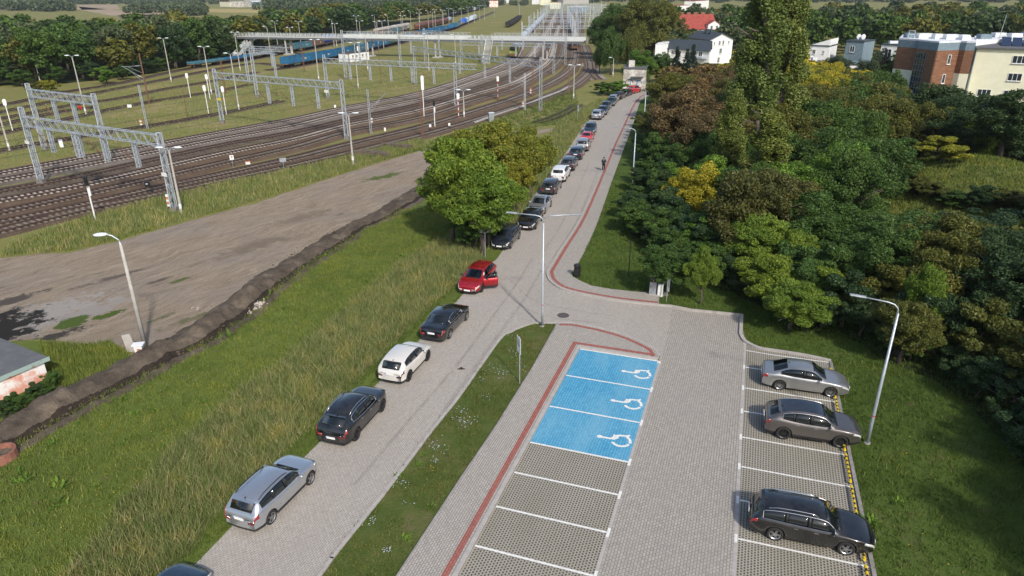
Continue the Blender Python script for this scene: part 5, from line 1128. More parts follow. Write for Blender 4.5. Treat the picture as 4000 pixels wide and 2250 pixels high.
box_thing('relay_cabinet', 'grey relay cabinet behind the yellow tree by the siding', 'cabinet', (1919, 475), (.9, .6, 1.5), 'galv_dull', R(20), 0, [('lid', (0, 0, 1.53), (1.0, .7, .08), 'lamp_head')])
box_thing('relay_cabinet', 'white cabinet hidden among the front gantry legs', 'cabinet', (243, 575), (.5, .4, 1.1), 'white_paint', R(20), 0, [('lid', (0, 0, 1.13), (.56, .46, .06), 'galv_dull')])
box_thing('distance_marker', 'white board on a short post beside the rusty mast', 'marker', (508, 425), (.05, .05, .3), 'galv_dull', R(20), 0, [('board', (0, -.05, .55), (.75, .04, .55), 'white_paint')])
box_thing('distance_marker', 'small white marker post beside the main tracks', 'marker', (1310, 426), (.35, .1, .8), 'white_paint', R(20))
box_thing('distance_marker', 'small white marker lying low near the grey weighted mast', 'marker', (1504, 512), (.3, .2, .55), 'white_paint', R(20))
box_thing('point_lantern', 'white point indicator by the siding right of the black signal', 'indicator', (1681, 510), (.12, .12, .5), 'black_paint', R(20), 0, [('board', (0, -.04, .8), (.35, .12, .45), 'white_paint')])
box_thing('point_lantern', 'black and white point indicator nearer the yellow tree', 'indicator', (1755, 500), (.5, .3, .25), 'black_paint', R(20), 0, [('board', (0, -.04, .6), (.35, .12, .45), 'white_paint')])
box_thing('ground_signal', 'squat black ground signal between the near tracks', 'ground signal', (578, 733), (.5, .4, .75), 'black_paint', R(15), 0, [('foot', (0, 0, .05), (.8, .6, .12), 'black_paint'), ('number', (0, -.215, .5), (.22, .02, .12), 'white_paint')])
def text(body, size, mat, parent, loc, rot, ext=.004):
    c = bpy.data.curves.new('t', 'FONT'); c.body = body; c.size = size; c.extrude = ext; c.align_x = 'CENTER'; c.align_y = 'CENTER'; o = bpy.data.objects.new('t', c); COL.objects.link(o)
    dg = bpy.context.evaluated_depsgraph_get(); me = bpy.data.meshes.new_from_object(o.evaluated_get(dg)); bpy.data.objects.remove(o); me.materials.clear(); me.materials.append(MATS[mat])
    n = bpy.data.objects.new('lettering', me); COL.objects.link(n); n.parent = parent; n.location = loc; n.rotation_euler = rot; return n
r_ = box_thing('kilometre_sign', 'small white sign marked 9 on a thin post beside the tracks', 'sign', (912, 658), (.05, .05, 1.2), 'galv_dull', R(18), 0, [('board', (0, -.05, 1.45), (.5, .03, .6), 'white_paint')])
text('9', .5, 'black_paint', r_, (0, -.07, 1.45), (R(90), 0, 0))
box_thing('track_sign', 'pale blue grey sign turned away on a thin post by the siding', 'sign', (1110, 664), (.05, .05, 1.1), 'galv_dull', R(30), 0, [('board', (0, .04, 1.3), (.8, .03, .5), 'galv')])
box_thing('equipment_box', 'small white and orange box between the tracks', 'box', (969, 642), (.6, .35, .35), 'white_paint', R(20), 0, [('lid', (0, 0, .38), (.64, .38, .05), 'orange_paint')])
for b, lb, n_ in (((676, 818), 'rusty weight stack hanging beside the right leg of the front gantry', 5), ((562, 498), 'rusty weight stack beside the yellow banded mast', 4), ((2044, 425), 'orange weight stack on the grey twin mast by the siding', 4), ((2074, 372), 'orange weight stack on the rusty mast in the curve', 4), ((1457, 488), 'orange weights on the grey mast between the main tracks', 3)):
    p = at(*b); r_ = thing('tension_weight', lb, 'tension weight', (p.x-.1, p.y-.45, 0), 0, 'tension weights')
    for k in range(n_): q = MB(); q.tube([(0, 0, .5+k*.26), (0, 0, .72+k*.26)], .19, 10); q.build('weight', 'orange_paint' if k % 2 else 'white_paint', r_)
# timber piles
def timber(label, u, v, n, L_, rz):
    p = at(u, v); r_ = thing('sleeper_pile', label, 'timber pile', p, rz, 'piles of old sleepers'); rg = random.Random(u)
    for k in range(n):
        q = MB(); lay = k % 3; q.box(None, (L_*(.8+.3*rg.random()), .24, .17), M4=Matrix.Translation((rg.uniform(-.5, .5), (k//3)*.32-.6, .1+lay*.19)) @ Matrix.Rotation(rg.uniform(-.07, .07), 4, 'Z')); q.build('timber', 'sleeper_dark', r_)
timber('dark pile of old sleepers on the grass beside the dirt track, the nearer one', 1465, 607, 12, 4.6, R(150)); timber('dark pile of old sleepers beside the dirt track, the farther one', 1550, 578, 9, 4.4, R(150)); timber('low row of dark timbers left of the nearer pile', 1412, 612, 4, 4., R(160))
# concrete cable trough along the siding
ln = smoothline(L2([(1850, 482), (1960, 443), (2050, 413), (2130, 380), (2190, 357), (2225, 337)]), 5); mb = MB(); sweep(mb, ln, [(-.25, 0), (-.25, .22), (.25, .22), (.25, 0)]); tag(mb.build('cable_trough', 'concrete'), 'pale concrete cable trough curving beside the siding', 'cable trough')
for b in ((868, 692), (800+0, 0)):
    pass
# wires
M('wire', (.05, .05, .05), .6)
def wire(label, pts, r_=.018):
    m_ = MB(); m_.tube([Vector(q) for q in pts], r_, 4, False); tag(m_.build('overhead_wire', 'wire'), label, 'wire', 'overhead contact wires')
for nm_, T_, y1 in (('outer main line track', Ta, 225), ('brown ballast main line track', Td, 240), ('grey sleeper main line track', Te, 240), ('overgrown track between the main lines', Tc, 230)):
    T2 = [q for q in T_ if q.y < y1][::6]; wire('thin overhead wire above the '+nm_, [(q.x, q.y, 5.6) for q in T2]); 
# ------------------------------------------------ wagons
for nme, c_ in (('w_blue', (.02, .13, .26)), ('w_bright', (.012, .12, .55)), ('w_teal', (.06, .17, .22)), ('w_green', (.02, .09, .07)), ('w_grey', (.16, .16, .155)), ('w_brown', (.13, .045, .03)), ('w_rust', (.16, .09, .06)), ('w_beige', (.42, .38, .33)), ('w_ice', (.45, .52, .58)), ('w_steel', (.30, .34, .38)), ('w_lime', (.20, .24, .03)), ('w_load', (.15, .10, .07))): M(nme, c_, .6, var=.35, scale=.9)
def wagon(label, c, az, kind, mat, L_=13.5, grp='freight wagons standing in the yard', W_=2.9, H_=3.4):
    nm_ = {'open': 'open_wagon', 'tank': 'tank_wagon', 'flat': 'flat_wagon', 'hopper': 'hopper_wagon', 'van': 'covered_wagon', 'loco': 'locomotive'}[kind]
    r_ = thing(nm_, label, 'locomotive' if kind == 'loco' else 'freight wagon', (c.x, c.y, 0), math.pi/2-az, grp)
    for sx in (-1, 1):
        q = MB(); q.box((sx*L_*.33, 0, .75), (2.4, 2.0, .35))
        for wx in (-.9, .9):
            for sy in (-.8, .8): q.tube([(sx*L_*.33+wx, sy-.07, .62), (sx*L_*.33+wx, sy+.07, .62)], .45, 10)
        q.build('bogie', 'wheel_well', r_)
    q = MB(); q.box((0, 0, 1.1), (L_, 2.3, .3))
    for sx in (-1, 1):
        for sy in (-.85, .85): q.tube([(sx*L_/2, sy, 1.1), (sx*(L_/2+.5), sy, 1.1)], .16, 8)
    q.build('underframe', 'steel_rust', r_)
    if kind == 'open':
        q = MB(); w, l, b, t_ = W_/2, L_/2-.1, 1.25, H_-.3
        for sy in (-1, 1): q.box((0, sy*w, (b+t_)/2), (l*2, .08, t_-b))
        for sx in (-1, 1): q.box((sx*l, 0, (b+t_)/2), (.08, w*2-.08, t_-b))
        for k in range(9):
            for sy in (-1, 1): q.box((-l+2*l*k/8, sy*(w+.06), (b+t_)/2), (.12, .1, t_-b+.05))
        for k in range(3):
            for sx in (-1, 1): q.box((sx*(l+.06), -w*.6+w*.6*k, (b+t_)/2), (.1, .1, t_-b))
        for sy in (-1, 1): q.box((0, sy*w, t_), (l*2+.1, .16, .1))
        q.build('side_walls', mat, r_); q = MB(); q.box((0, 0, b+.7), (l*2-.1, w*2-.1, .1)); q.build('load', 'w_load', r_)
        q = MB(); q.box((l*.35, -w-.11, (b+t_)/2), (1.2, .02, .55)); q.build('marking', 'w_beige', r_)
    elif kind == 'tank':
        q = MB(); rr = 1.42; zc = 2.55; n = 14
        q.tube([(-L_/2+.5, 0, zc), (-L_/2+.75, 0, zc), (L_/2-.75, 0, zc), (L_/2-.5, 0, zc)], [rr*.75, rr, rr, rr*.75], 16); q.build('tank', mat, r_, smooth=True)
        for k in (-.33, 0, .33): q = MB(); q.tube([(k*L_-.06, 0, zc), (k*L_+.06, 0, zc)], rr+.03, 16); q.build('band', 'w_grey', r_)
        q = MB(); q.tube([(0, 0, zc+rr-.1), (0, 0, zc+rr+.3)], .4, 10); q.box((0, 0, zc+rr+.12), (3.2, .7, .05)); q.build('dome', mat, r_)
    elif kind == 'flat':
        q = MB(); q.box((0, 0, 1.35), (L_, 2.7, .22)); 
        for k in range(8):
            for sy in (-1, 1): q.box((-L_/2+.5+k*(L_-1)/7, sy*1.35, 1.65), (.1, .08, .5))
        for sx in (-1, 1): q.box((sx*L_/2, 0, 1.7), (.08, 2.7, .55))
        for sy in (-1, 1): q.box((0, sy*1.33, 1.62), (L_-.1, .05, .38))
        q.build('deck', mat, r_)
    elif kind == 'hopper':
        q = MB(); w, l = W_/2, L_/2-.3; V = []
        for x in (-l, l): V += [(x, -w*.55, 1.35), (x, w*.55, 1.35), (x, w, 2.3), (x, w*.95, 3.6), (x, w*.5, 4.1), (x, -w*.5, 4.1), (x, -w*.95, 3.6), (x, -w, 2.3)]
        q.add(V, [tuple(range(8)), tuple(range(8, 16))[::-1]]+[(k, 8+k, 8+(k+1) % 8, (k+1) % 8) for k in range(8)])
        for k in range(6):
            x = -l+2*l*k/5
            for sy in (-1, 1): q.box((x, sy*(w+.03), 2.95), (.1, .1, 1.2))
        q.build('hopper_body', mat, r_)
    elif kind == 'van':
        q = MB(); w, l = W_/2, L_/2-.1; V = []
        for x in (-l, l): V += [(x, -w, 1.25), (x, w, 1.25), (x, w, 3.3), (x, w*.75, 3.85), (x, 0, 4.1), (x, -w*.75, 3.85), (x, -w, 3.3)]
        q.add(V, [tuple(range(7)), tuple(range(7, 14))[::-1]]+[(k, 7+k, 7+(k+1) % 7, (k+1) % 7) for k in range(7)]); q.build('wagon_body', mat, r_)
        for k in (-.25, .25):
            for sy in (-1, 1): q = MB(); q.box((k*L_, sy*(w+.03), 2.25), (L_*.4, .05, 1.8)); q.build('door', mat, r_)
    else:
        q = MB(); w, l = 1.45, L_/2
        q.box((0, 0, 1.9), (L_, w*2, 1.1)); q.box((0, 0, 3.0), (L_*.94, w*1.9, 1.3), tap=.93); o = q.build('loco_body', mat, r_)
        q = MB(); q.box((0, 0, 3.75), (L_*.85, w*1.5, .25)); q.build('roof', 'w_grey', r_)
        for sx in (-1, 1):
            q = MB(); q.box((sx*(L_*.47-.0), 0, 3.1), (.12, w*1.5, .65)); q.build('windscreen', 'car_glass', r_)
            q = MB(); q.box((sx*(l+.02), 0, 1.5), (.08, w*1.8, .5)); q.build('buffer_beam', 'steel_rust', r_)
            for sy in (-.9, .9): q = MB(); q.tube([(sx*l, sy, 2.2), (sx*(l+.06), sy, 2.2)], .15, 8); q.build('headlight', 'lamp_clear', r_)
    return r_
def along(line, s0, gapL, n):
    """n stations along a line starting at arc length s0"""
    out = []; s_ = s0; acc = [0]
    for i in range(1, len(line)): acc.append(acc[-1]+(line[i]-line[i-1]).length)
    for k in range(n):
        t_ = s0+gapL*(k+.5)
        if t_ > acc[-1]: break
        i = next(j for j in range(1, len(acc)) if acc[j] >= t_); f = (t_-acc[i-1])/(acc[i]-acc[i-1]); q = line[i-1].lerp(line[i], f); d_ = line[i]-line[i-1]
        out.append((q, math.atan2(d_.x, d_.y)))
    return out
def near_s(line, px):
    p = Vector(P2(*px)); acc = 0; best = (1e9, 0)
    for i in range(len(line)-1):
        best = min(best, ((line[i]-p).length, acc)); acc += (line[i+1]-line[i]).length
    return best[1]
cols = ['w_blue', 'w_blue', 'w_blue', 'w_teal', 'w_blue', 'w_blue', 'w_green', 'w_blue', 'w_blue', 'w_brown', 'w_blue', 'w_blue', 'w_blue']
cn = {'w_blue': 'blue', 'w_teal': 'faded teal', 'w_green': 'dark green', 'w_brown': 'brown', 'w_bright': 'bright blue', 'w_grey': 'grey', 'w_rust': 'rusty', 'w_beige': 'beige', 'w_ice': 'pale', 'w_steel': 'blue grey'}
for i, (q, a) in enumerate(along(TA, near_s(TA, (1104, 268)), 14.3, 17)):
    c_ = cols[i % len(cols)]; wagon('%s open wagon in the blue string, %s from near end' % (cn[c_], ordn[i]), q, a, 'open' if i != 14 else 'flat', c_)
for i, (q, a) in enumerate(along(TA, near_s(TA, (1104, 268))+14.3*17.2, 14.3, 8)):
    wagon('%s covered wagon far along the blue string, %s past gap' % ('bright blue' if i == 2 else 'pale', ordn[i]), q, a, 'van' if i in (2, 3, 6, 7) else 'flat', 'w_bright' if i == 2 else 'w_ice' if i > 2 else 'w_grey')
fl = smoothline(L2([(745, 268), (900, 246), (1000, 230), (1100, 212), (1200, 196)]), 6)
for i, (q, a) in enumerate(along(fl, 0, 14.0, 4)): wagon('faded blue flat wagon at the foot of the wood, %s from the left' % ordn[i], q, a, 'flat', ['w_teal', 'w_blue', 'w_steel', 'w_grey'][i])
kb = ['w_grey', 'w_teal', 'w_rust', 'w_bright', 'w_grey', 'w_teal', 'w_grey', 'w_rust', 'w_grey', 'w_teal', 'w_grey']
for i, (q, a) in enumerate(along(TBk, near_s(TBk, (1062, 218)), 14.3, 11)):
    wagon('%s %s wagon in the string under the bridge, %s from front' % (cn[kb[i]], 'hopper' if i == 3 else 'open', ordn[i]), q, a, 'hopper' if i == 3 else 'open', kb[i])
tk = smoothline(L2([(1600, 128), (1640, 116), (1757, 89), (1850, 62)]), 5)
for i, (q, a) in enumerate(along(tk, near_s(tk, (1637, 118)), 13.5, 8)): wagon('dark red brown tank wagon beyond the bridge, %s from the left' % ordn[i], q, a, 'tank', 'w_brown' if i < 7 else 'w_steel', 12.6)
vk = smoothline(L2([(1470, 145), (1560, 125), (1637, 109), (1760, 80)]), 5)
for i, (q, a) in enumerate(along(vk, 0, 16, 4)): wagon('long pale covered wagon above the bridge rail, %s from left' % ordn[i], q, a, 'van', 'w_beige', 15.4)
ck = smoothline(L2([(1752, 62), (1800, 52), (1860, 42), (1932, 34)]), 5)
for i, (q, a) in enumerate(along(ck, 0, 14.3, 12)): wagon('far %s wagon near the wood beyond the bridge, %s from left' % (['blue', 'rusty', 'pale', 'grey'][i % 4], ordn[i]), q, a, 'open' if i % 4 < 2 else 'van', ['w_blue', 'w_rust', 'w_ice', 'w_grey'][i % 4])
tr = smoothline([Vector(P2(u, v)) for u, v in ((2005, 232), (2025, 197), (2048, 160), (2085, 120), (2135, 60), (2150, 45))], 6)
TG = 'tank trains on the curve'
wagon('lime green locomotive at the head of the grey tank train', *along(tr, 0, 15.5, 1)[0], 'loco', 'w_lime', 15)
for i, (q, a) in enumerate(along(tr, 16, 13.2, 26)): wagon('pale grey tank wagon behind the green locomotive, %s from it' % ordn[i], q, a, 'tank', 'w_ice' if i % 3 else 'w_steel', 12.4, TG)
tr2 = smoothline([Vector(P2(u, v)) for u, v in ((2245, 200), (2245, 175), (2240, 130), (2234, 85), (2227, 55))], 6)
wagon('dark locomotive in the shade under the right end of the bridge', *along(tr2, 0, 16, 1)[0], 'loco', 'black_paint', 15.5)
for i, (q, a) in enumerate(along(tr2, 17, 13.2, 22)): wagon('%s tank wagon behind the dark locomotive, %s from it' % ('beige' if i < 9 else 'blue grey', ordn[i]), q, a, 'tank', 'w_beige' if i < 9 else 'w_steel', 12.4, TG)
dk = smoothline([Vector(P2(u, v)) for u, v in ((1983, 108), (2010, 92), (2045, 66), (2070, 55))], 5)
for i, (q, a) in enumerate(along(dk, 0, 14.2, 9)): wagon('dark open wagon left of the far tank train, %s from near end' % ordn[i], q, a, 'open', 'black_paint')
# ------------------------------------------------ footbridge
M('bridge_panel', (.62, .64, .62), .5, var=.1, scale=.5); M('bridge_girder', (.12, .13, .14), .6, var=.2); M('bridge_rail', (.55, .58, .56), .5, .2); M('mesh_panel', (.50, .53, .50), .6, var=.1)
fa = Vector((-113, 274.5)); fb_ = fa+(Vector((46, 226))-fa)*.86; fd = (fb_-fa).normalized(); fL = (fb_-fa).length; BZ = 5.3
fr = thing('footbridge', 'long white railed footbridge crossing all the railway tracks', 'footbridge', (fa.x, fa.y, 0), math.atan2(fd.y, fd.x))
def bx(name, mat, x0, x1, y0, y1, z0, z1): q = MB(); q.box(((x0+x1)/2, (y0+y1)/2, (z0+z1)/2), (x1-x0, y1-y0, z1-z0)); return q.build(name, mat, fr)
bx('deck', 'concrete', 0, fL, -1.6, 1.6, BZ+.78, BZ+.95)
for s_ in (-1.62, 1.44): bx('girder', 'bridge_girder', 0, fL, s_, s_+.18, BZ, BZ+.775)
for s_ in (-1.72, 1.66):
    bx('edge_strip', 'white_paint', 0, fL, s_, s_+.06, BZ+.7, BZ+.86)
    q = MB()
    for k in range(int(fL/1.5)): q.box((k*1.5+.3, s_+.03, BZ+1.45), (.06, .06, 1.15))
    for z in (BZ+1.0, BZ+1.5, BZ+2.02): q.box((fL/2, s_+.03, z), (fL, .045, .05))
    for k in range(int(fL/.5)): q.box((k*.5, s_+.02, BZ+1.42), (.05 if k % 3 else .30, .02, 1.0))
    q.build('railing', 'bridge_rail', fr)
p_x = [(Vector(P2(*q))-fa).dot(fd) for q in ((987, 209.5), (1255, 195), (1466, 217), (1706, 227), (2123, 237))]
x34 = [(Vector(P2(u, v, BZ+1.5))-fa).dot(fd) for u, v in ((1338, 140), (1828, 146), (1905, 150), (2290, 160))]
for a, b in ((x34[0], x34[1]), (x34[2], fL)):
    for s_ in (-1.80, 1.74): bx('solid_panel', 'bridge_panel', a, b, s_, s_+.05, BZ+.86, BZ+1.95)
    q = MB()
    for k in range(int((b-a)/1.6)+1):
        for s_ in (-1.77, 1.77): q.box((a+k*1.6, s_, BZ+2.4), (.06, .06, .9))
    for s_ in (-1.77, 1.77): q.box(((a+b)/2, s_, BZ+2.88), (b-a, .05, .06)); q.box(((a+b)/2, s_, BZ+2.4), (b-a, .02, .05))
    q.build('upper_fence', 'bridge_rail', fr)
for i, x in enumerate(p_x):
    for s_ in (-.9, .9): q = MB(); q.tube([(x+s_*.5, s_, 0), (x+s_*.5, s_, BZ)], .32, 10); q.build('pier', 'concrete', fr)
    q = MB(); q.box((x, 0, .2), (2.6, 3.2, .4)); q.build('pier_foot', 'concrete', fr)
def stairs(a, b, w, label=None):    # from ground point a to the deck point b (world xy)
    a, b = Vector(a), Vector(b); r_ = fr; inv = Matrix.Rotation(-math.atan2(fd.y, fd.x), 3, 'Z'); la = inv @ Vector((a.x-fa.x, a.y-fa.y, 0)); lb = inv @ Vector((b.x-fa.x, b.y-fa.y, BZ+.9))
    d = Vector((lb.x-la.x, lb.y-la.y, 0)); s_ = Vector((-d.y, d.x, 0)).normalized()*w/2; n = 26; q = MB()
    for k in range(n):
        f = (k+.5)/n; c = la.lerp(lb, f); q.box(None, (d.length/n+.05, w, .16), M4=Matrix.Translation(c) @ Matrix.Rotation(math.atan2(d.y, d.x), 4, 'Z'))
    q.build('stairs', 'concrete', r_)
    for e in (-1, 1):
        q = MB(); p0, p1 = la+s_*e, lb+s_*e; U = Vector((0, 0, 1)); q.bar(p0+U*.1, p1+U*.1, .12, .4)
        q.add([p0+U*.25, p1+U*.25, p1+U*1.2, p0+U*1.2, p0+U*.25+s_*e*.04, p1+U*.25+s_*e*.04, p1+U*1.2+s_*e*.04, p0+U*1.2+s_*e*.04], [(0, 1, 2, 3), (7, 6, 5, 4), (0, 4, 5, 1), (2, 6, 7, 3)]); q.build('stair_side', 'bridge_panel', r_)
stairs(P2(921, 222), P2(1000, 136, 6.2), 2.2)
stairs(P2(1897, 250), (Vector(P2(1912, 160, 6.2)).x, Vector(P2(1912, 160, 6.2)).y), 2.2)
bx('end_wall', 'bridge_panel', -1.0, 0.0, -1.6, 1.6, BZ, BZ+2)
# far yard masts and gantries
far0 = Vector((6, 300)); fdir = Vector((math.sin(R(5)), math.cos(R(5))))
for i in range(9):
    y = 285+i*58; k = Vector((y*.072-22, y)); xr = 30+y*.055; w_ = 62-i*1.0
    a = Vector((k.x+6, y)); 
    r_ = thing('catenary_gantry', 'far grey gantry across the yard beyond the bridge, %s from the bridge' % ordn[i], 'gantry', (a.x, a.y, 0), 0, 'far gantries beyond the footbridge')
    for f in ((0, .33, .64, 1) if i < 6 else (0, .5, 1)): q = MB(); q.box((w_*f, 0, 5.0), (.4, .4, 10)); q.build('post', 'galv', r_)
    q = MB(); lattice(q, (0, 0, 7.8), (w_, 0, 7.8), .6, 2.6, .9, .07); q.build('girder', 'galv', r_)
    for f in (.08, .18, .26, .42, .5, .57, .72, .8, .9): q = MB(); q.box((w_*f, 0, 6), (.22, .22, 3)); q.build('dropper', 'galv', r_)
rg = random.Random(12); mm_ = 0
for i in range(46):
    y = 300+rg.random()**1.2*520; x = y*.072-16+rg.random()*58+(rg.random() < .2)*(-25)
    p = Vector((x, y)); q = MB(); h = 8+rg.random()*3; q.tube([(0, 0, 0), (0, 0, h)], .17, 6); r_ = thing('catenary_mast', 'thin grey mast in the far yard beyond the bridge', 'mast', (x, y, 0), 0, 'thin masts in the far yard'); q.build('pole', 'galv', r_)
    q = MB(); q.bar((0, 0, h*.8), (2.4, 0, h*.85), .1); q.build('bracket', 'galv', r_)
for k, (u0, u1) in enumerate(((2120, 2180), (2150, 2198), (2172, 2210), (2196, 2222), (2214, 2240), (2260, 2262))):
    a, b = P2(u0, 160), P2((u0*.45+u1*.55)+6, 50); track([Vector(a), (Vector(a)+Vector(b))/2, Vector(b)], None, 'dark far track beyond the bridge, %s from the left' % ordn[k], 'far tracks beyond the footbridge', world=True, z=.05, bw=2.4)
# ------------------------------------------------ vegetation
def crown_mesh(name, kind, n, leaf, seed, h=10., r=4., asp=.55, lowz=.25):
    g = np.random.RandomState(seed); z0, z1 = h*lowz, h
    if kind in ('broad', 'acacia', 'shrub', 'weep'):
        M_ = {'broad': 95, 'acacia': 90, 'shrub': 44, 'weep': 60}[kind]; d = g.randn(M_, 3); d /= np.linalg.norm(d, axis=1)[:, None]
        d[:, 2] = d[:, 2]*.9+.12; k = .35+.62*g.rand(M_)**.6; hc = (z1-z0)/2
        lob = 1+.22*np.sin(np.arctan2(d[:, 1], d[:, 0])*3+seed)+.17*g.randn(M_)
        C = np.stack([d[:, 0]*r*.80*k*lob, d[:, 1]*r*.80*k*lob, z0+hc+d[:, 2]*hc*.82*k], 1); cr = r*(.12+.17*g.rand(M_)**1.5); flat_ = .78
    elif kind == 'poplar':
        M_ = 170; t = g.rand(M_); rr = r*np.sin(np.clip(t*.93+.07, 0, 1)**.75*math.pi)**.55*(.35+.6*g.rand(M_)); a = g.rand(M_)*6.28
        C = np.stack([np.cos(a)*rr*.8, np.sin(a)*rr*.8, z0+(z1-z0)*t*.95], 1); cr = r*(.17+.12*g.rand(M_)); flat_ = 1.35
    elif kind == 'spruce':
        M_ = 110; t = g.rand(M_)**.8; rr = r*(1-t)*(.55+.45*g.rand(M_)); a = g.rand(M_)*6.28
        C = np.stack([np.cos(a)*rr, np.sin(a)*rr, h*.06+h*.9*t-rr*.15], 1); cr = r*(.13+.12*(1-t)); flat_ = .45
    w = cr**2; w /= w.sum(); ci = g.choice(M_, n, p=w); v = g.randn(n, 3); v /= np.linalg.norm(v, axis=1)[:, None]
    rad = cr[ci]*(.62+.42*g.rand(n)); P = C[ci]+v*rad[:, None]*np.array([1, 1, flat_])
    if kind == 'weep': P[:, 2] -= g.rand(n)**1.5*h*.16*(np.hypot(P[:, 0], P[:, 1])/r > .35)
    P[:, 2] = np.maximum(P[:, 2], .1)
    nn = v*.7+g.randn(n, 3)*.65+np.array([0, 0, .25]); nn /= np.linalg.norm(nn, axis=1)[:, None]
    t1 = np.cross(nn, g.randn(n, 3)); t1 /= np.linalg.norm(t1, axis=1)[:, None]+1e-9
    if kind in ('weep', 'acacia'): t1[:, 2] -= .5; t1 /= np.linalg.norm(t1, axis=1)[:, None]
    t2 = np.cross(nn, t1); s = leaf*(.55+.9*g.rand(n))[:, None]
    V = np.stack([P-t1*s*.5, P+t2*s*asp*.5, P+t1*s*.5, P-t2*s*asp*.5], 1).reshape(-1, 3)
    return npmesh(name, V, np.arange(n*4).reshape(n, 4), 'leaves_green')
def trunk_mesh(kind, seed, h=10., r=4.):
    g = random.Random(seed); mb = MB(); hh = h*(.9 if kind in ('spruce', 'poplar') else .55); r0 = h*.022
    pts = [Vector((g.uniform(-.02, .02)*h*k, g.uniform(-.02, .02)*h*k, hh*k/4)) for k in range(5)]; mb.tube(pts, [r0*1.3, r0, r0*.85, r0*.7, r0*.35], 7)
    for k in range(9 if kind != 'shrub' else 6):
        z = hh*g.uniform(.15 if kind == 'shrub' else .35, 1); a = g.random()*6.28; l = r*g.uniform(.5, .85); base = Vector((0, 0, z)); up_ = g.uniform(.35, .9)*(1 if kind != 'spruce' else .1)
        mb.tube([base, base+Vector((math.cos(a)*l*.5, math.sin(a)*l*.5, l*up_*.6)), base+Vector((math.cos(a)*l, math.sin(a)*l, l*up_))], [r0*.5, r0*.3, r0*.1], 5)
    o = mb.build('trunk', 'bark', smooth=True); me = o.data; bpy.data.objects.remove(o); return me
TP = {}
DIM = {'poplar': (24., 3.6)}
def tmpl(k, kind, n, leaf, seeds, asp=.55, lowz=.25): h, r = DIM.get(k, (10., 4.)); TP[k] = [(crown_mesh('crown_'+k, kind, n, leaf, s, h=h, r=r, asp=asp, lowz=lowz), trunk_mesh(kind, s, h, r)) for s in seeds]
tmpl('broad', 'broad', 30000, .215, (1, 2, 3, 4, 5), lowz=.06); tmpl('shrub', 'shrub', 18000, .30, (6, 7, 8), lowz=.0); tmpl('acacia', 'acacia', 32000, .28, (9, 10, 11), .38, .12)
tmpl('poplar', 'poplar', 60000, .24, (12, 13), .8, .05); tmpl('weep', 'weep', 16000, .36, (14, 15), .3, .10); tmpl('spruce', 'spruce', 9000, .34, (16, 17), .35); tmpl('far', 'broad', 6500, .45, (18, 19, 20, 21), .6, .10)
NAMES = {'broad': 'tree', 'shrub': 'shrub', 'acacia': 'acacia_tree', 'poplar': 'poplar_tree', 'weep': 'weeping_tree', 'spruce': 'spruce_tree', 'far': 'tree'}
tcount = 0; rgt = random.Random(21)
def plant(x, y, h, r, tp, leaf, label, group, lean=0):
    global tcount; tcount += 1
    cm, tm = TP[tp][rgt.randrange(len(TP[tp]))]
    r_ = bpy.data.objects.new(NAMES[tp], None); COL.objects.link(r_); r_.location = (x, y, gz(x, y)-.05); r_.rotation_euler = (0, 0, rgt.random()*6.28); tag(r_, label, 'shrub' if tp == 'shrub' else 'tree', group)
    t_ = link('trunk', tm, r_); c_ = link('crown', cm, r_); dh, dr_ = DIM.get(tp, (10., 4.)); s_ = (r/dr_, r/dr_, h/dh); t_.scale = c_.scale = s_
    c_.material_slots[0].link = 'OBJECT'; c_.material_slots[0].material = MATS['leaves_'+leaf]
    if leaf == 'birchy': pass
    return r_
RECTS = [(2850, 200, 3130, 600, 80), (2650, 610, 2830, 800, 66), (2560, 138, 2866, 244, 213), (2640, 50, 2800, 112, 330), (2436, 276, 2512, 350, 160), (3156, 168, 3245, 232, 226), (3290, 175, 3370, 228, 240), (3310, 236, 3385, 258, 205), (3425, 185, 3500, 235, 232), (3505, 140, 3580, 300, 172), (3570, 140, 3660, 340, 172), (3650, 140, 3830, 300, 172), (3820, 150, 4100, 350, 172), (3900, 150, 4100, 400, 172), (310, 12, 480, 66, 560), (805, 0, 1000, 55, 600), (1110, 55, 1160, 86, 300), (1080, 0, 1160, 26, 600), (1035, 96, 1112, 120, 240), (1900, 0, 2300, 200, 5000), (1880, 6, 1925, 30, 900), (3600, 640, 4100, 800, 88), (2640, 30, 2700, 55, 400), (2690, 0, 2770, 20, 400)]
def fit(x, y, h, r):
    """lower or drop a tree that would stand in front of something the photo shows"""
    zb = gz(x, y); d = math.hypot(x, y)
    for (u0, v0, u1, v1, dm) in RECTS:
        if d > dm: continue
        for _ in range(9):
            u, v = pix((x, y, zb+h)); pr = FPX*r*.8/max(d, 5)
            if u+pr < u0 or u-pr > u1: break
            if v >= v1-4: break
            h -= 1.0
            if h < 3: return None
    return h
def poisson(poly, rmin, seed, tries=6000, grow=0.):
    g = np.random.RandomState(seed); P = np.array([(q[0], q[1]) for q in poly]); lo, hi = P.min(0), P.max(0); out = []
    Q = lo+g.rand(tries, 2)*(hi-lo); Q = Q[inpoly(Q, poly)]; A = np.zeros((0, 2))
    for q in Q:
        rm = rmin+grow*max(0, math.hypot(q[0], q[1])-100)
        if len(A) == 0 or ((A-q)**2).sum(1).min() > rm*rm: A = np.vstack([A, q])
    return A
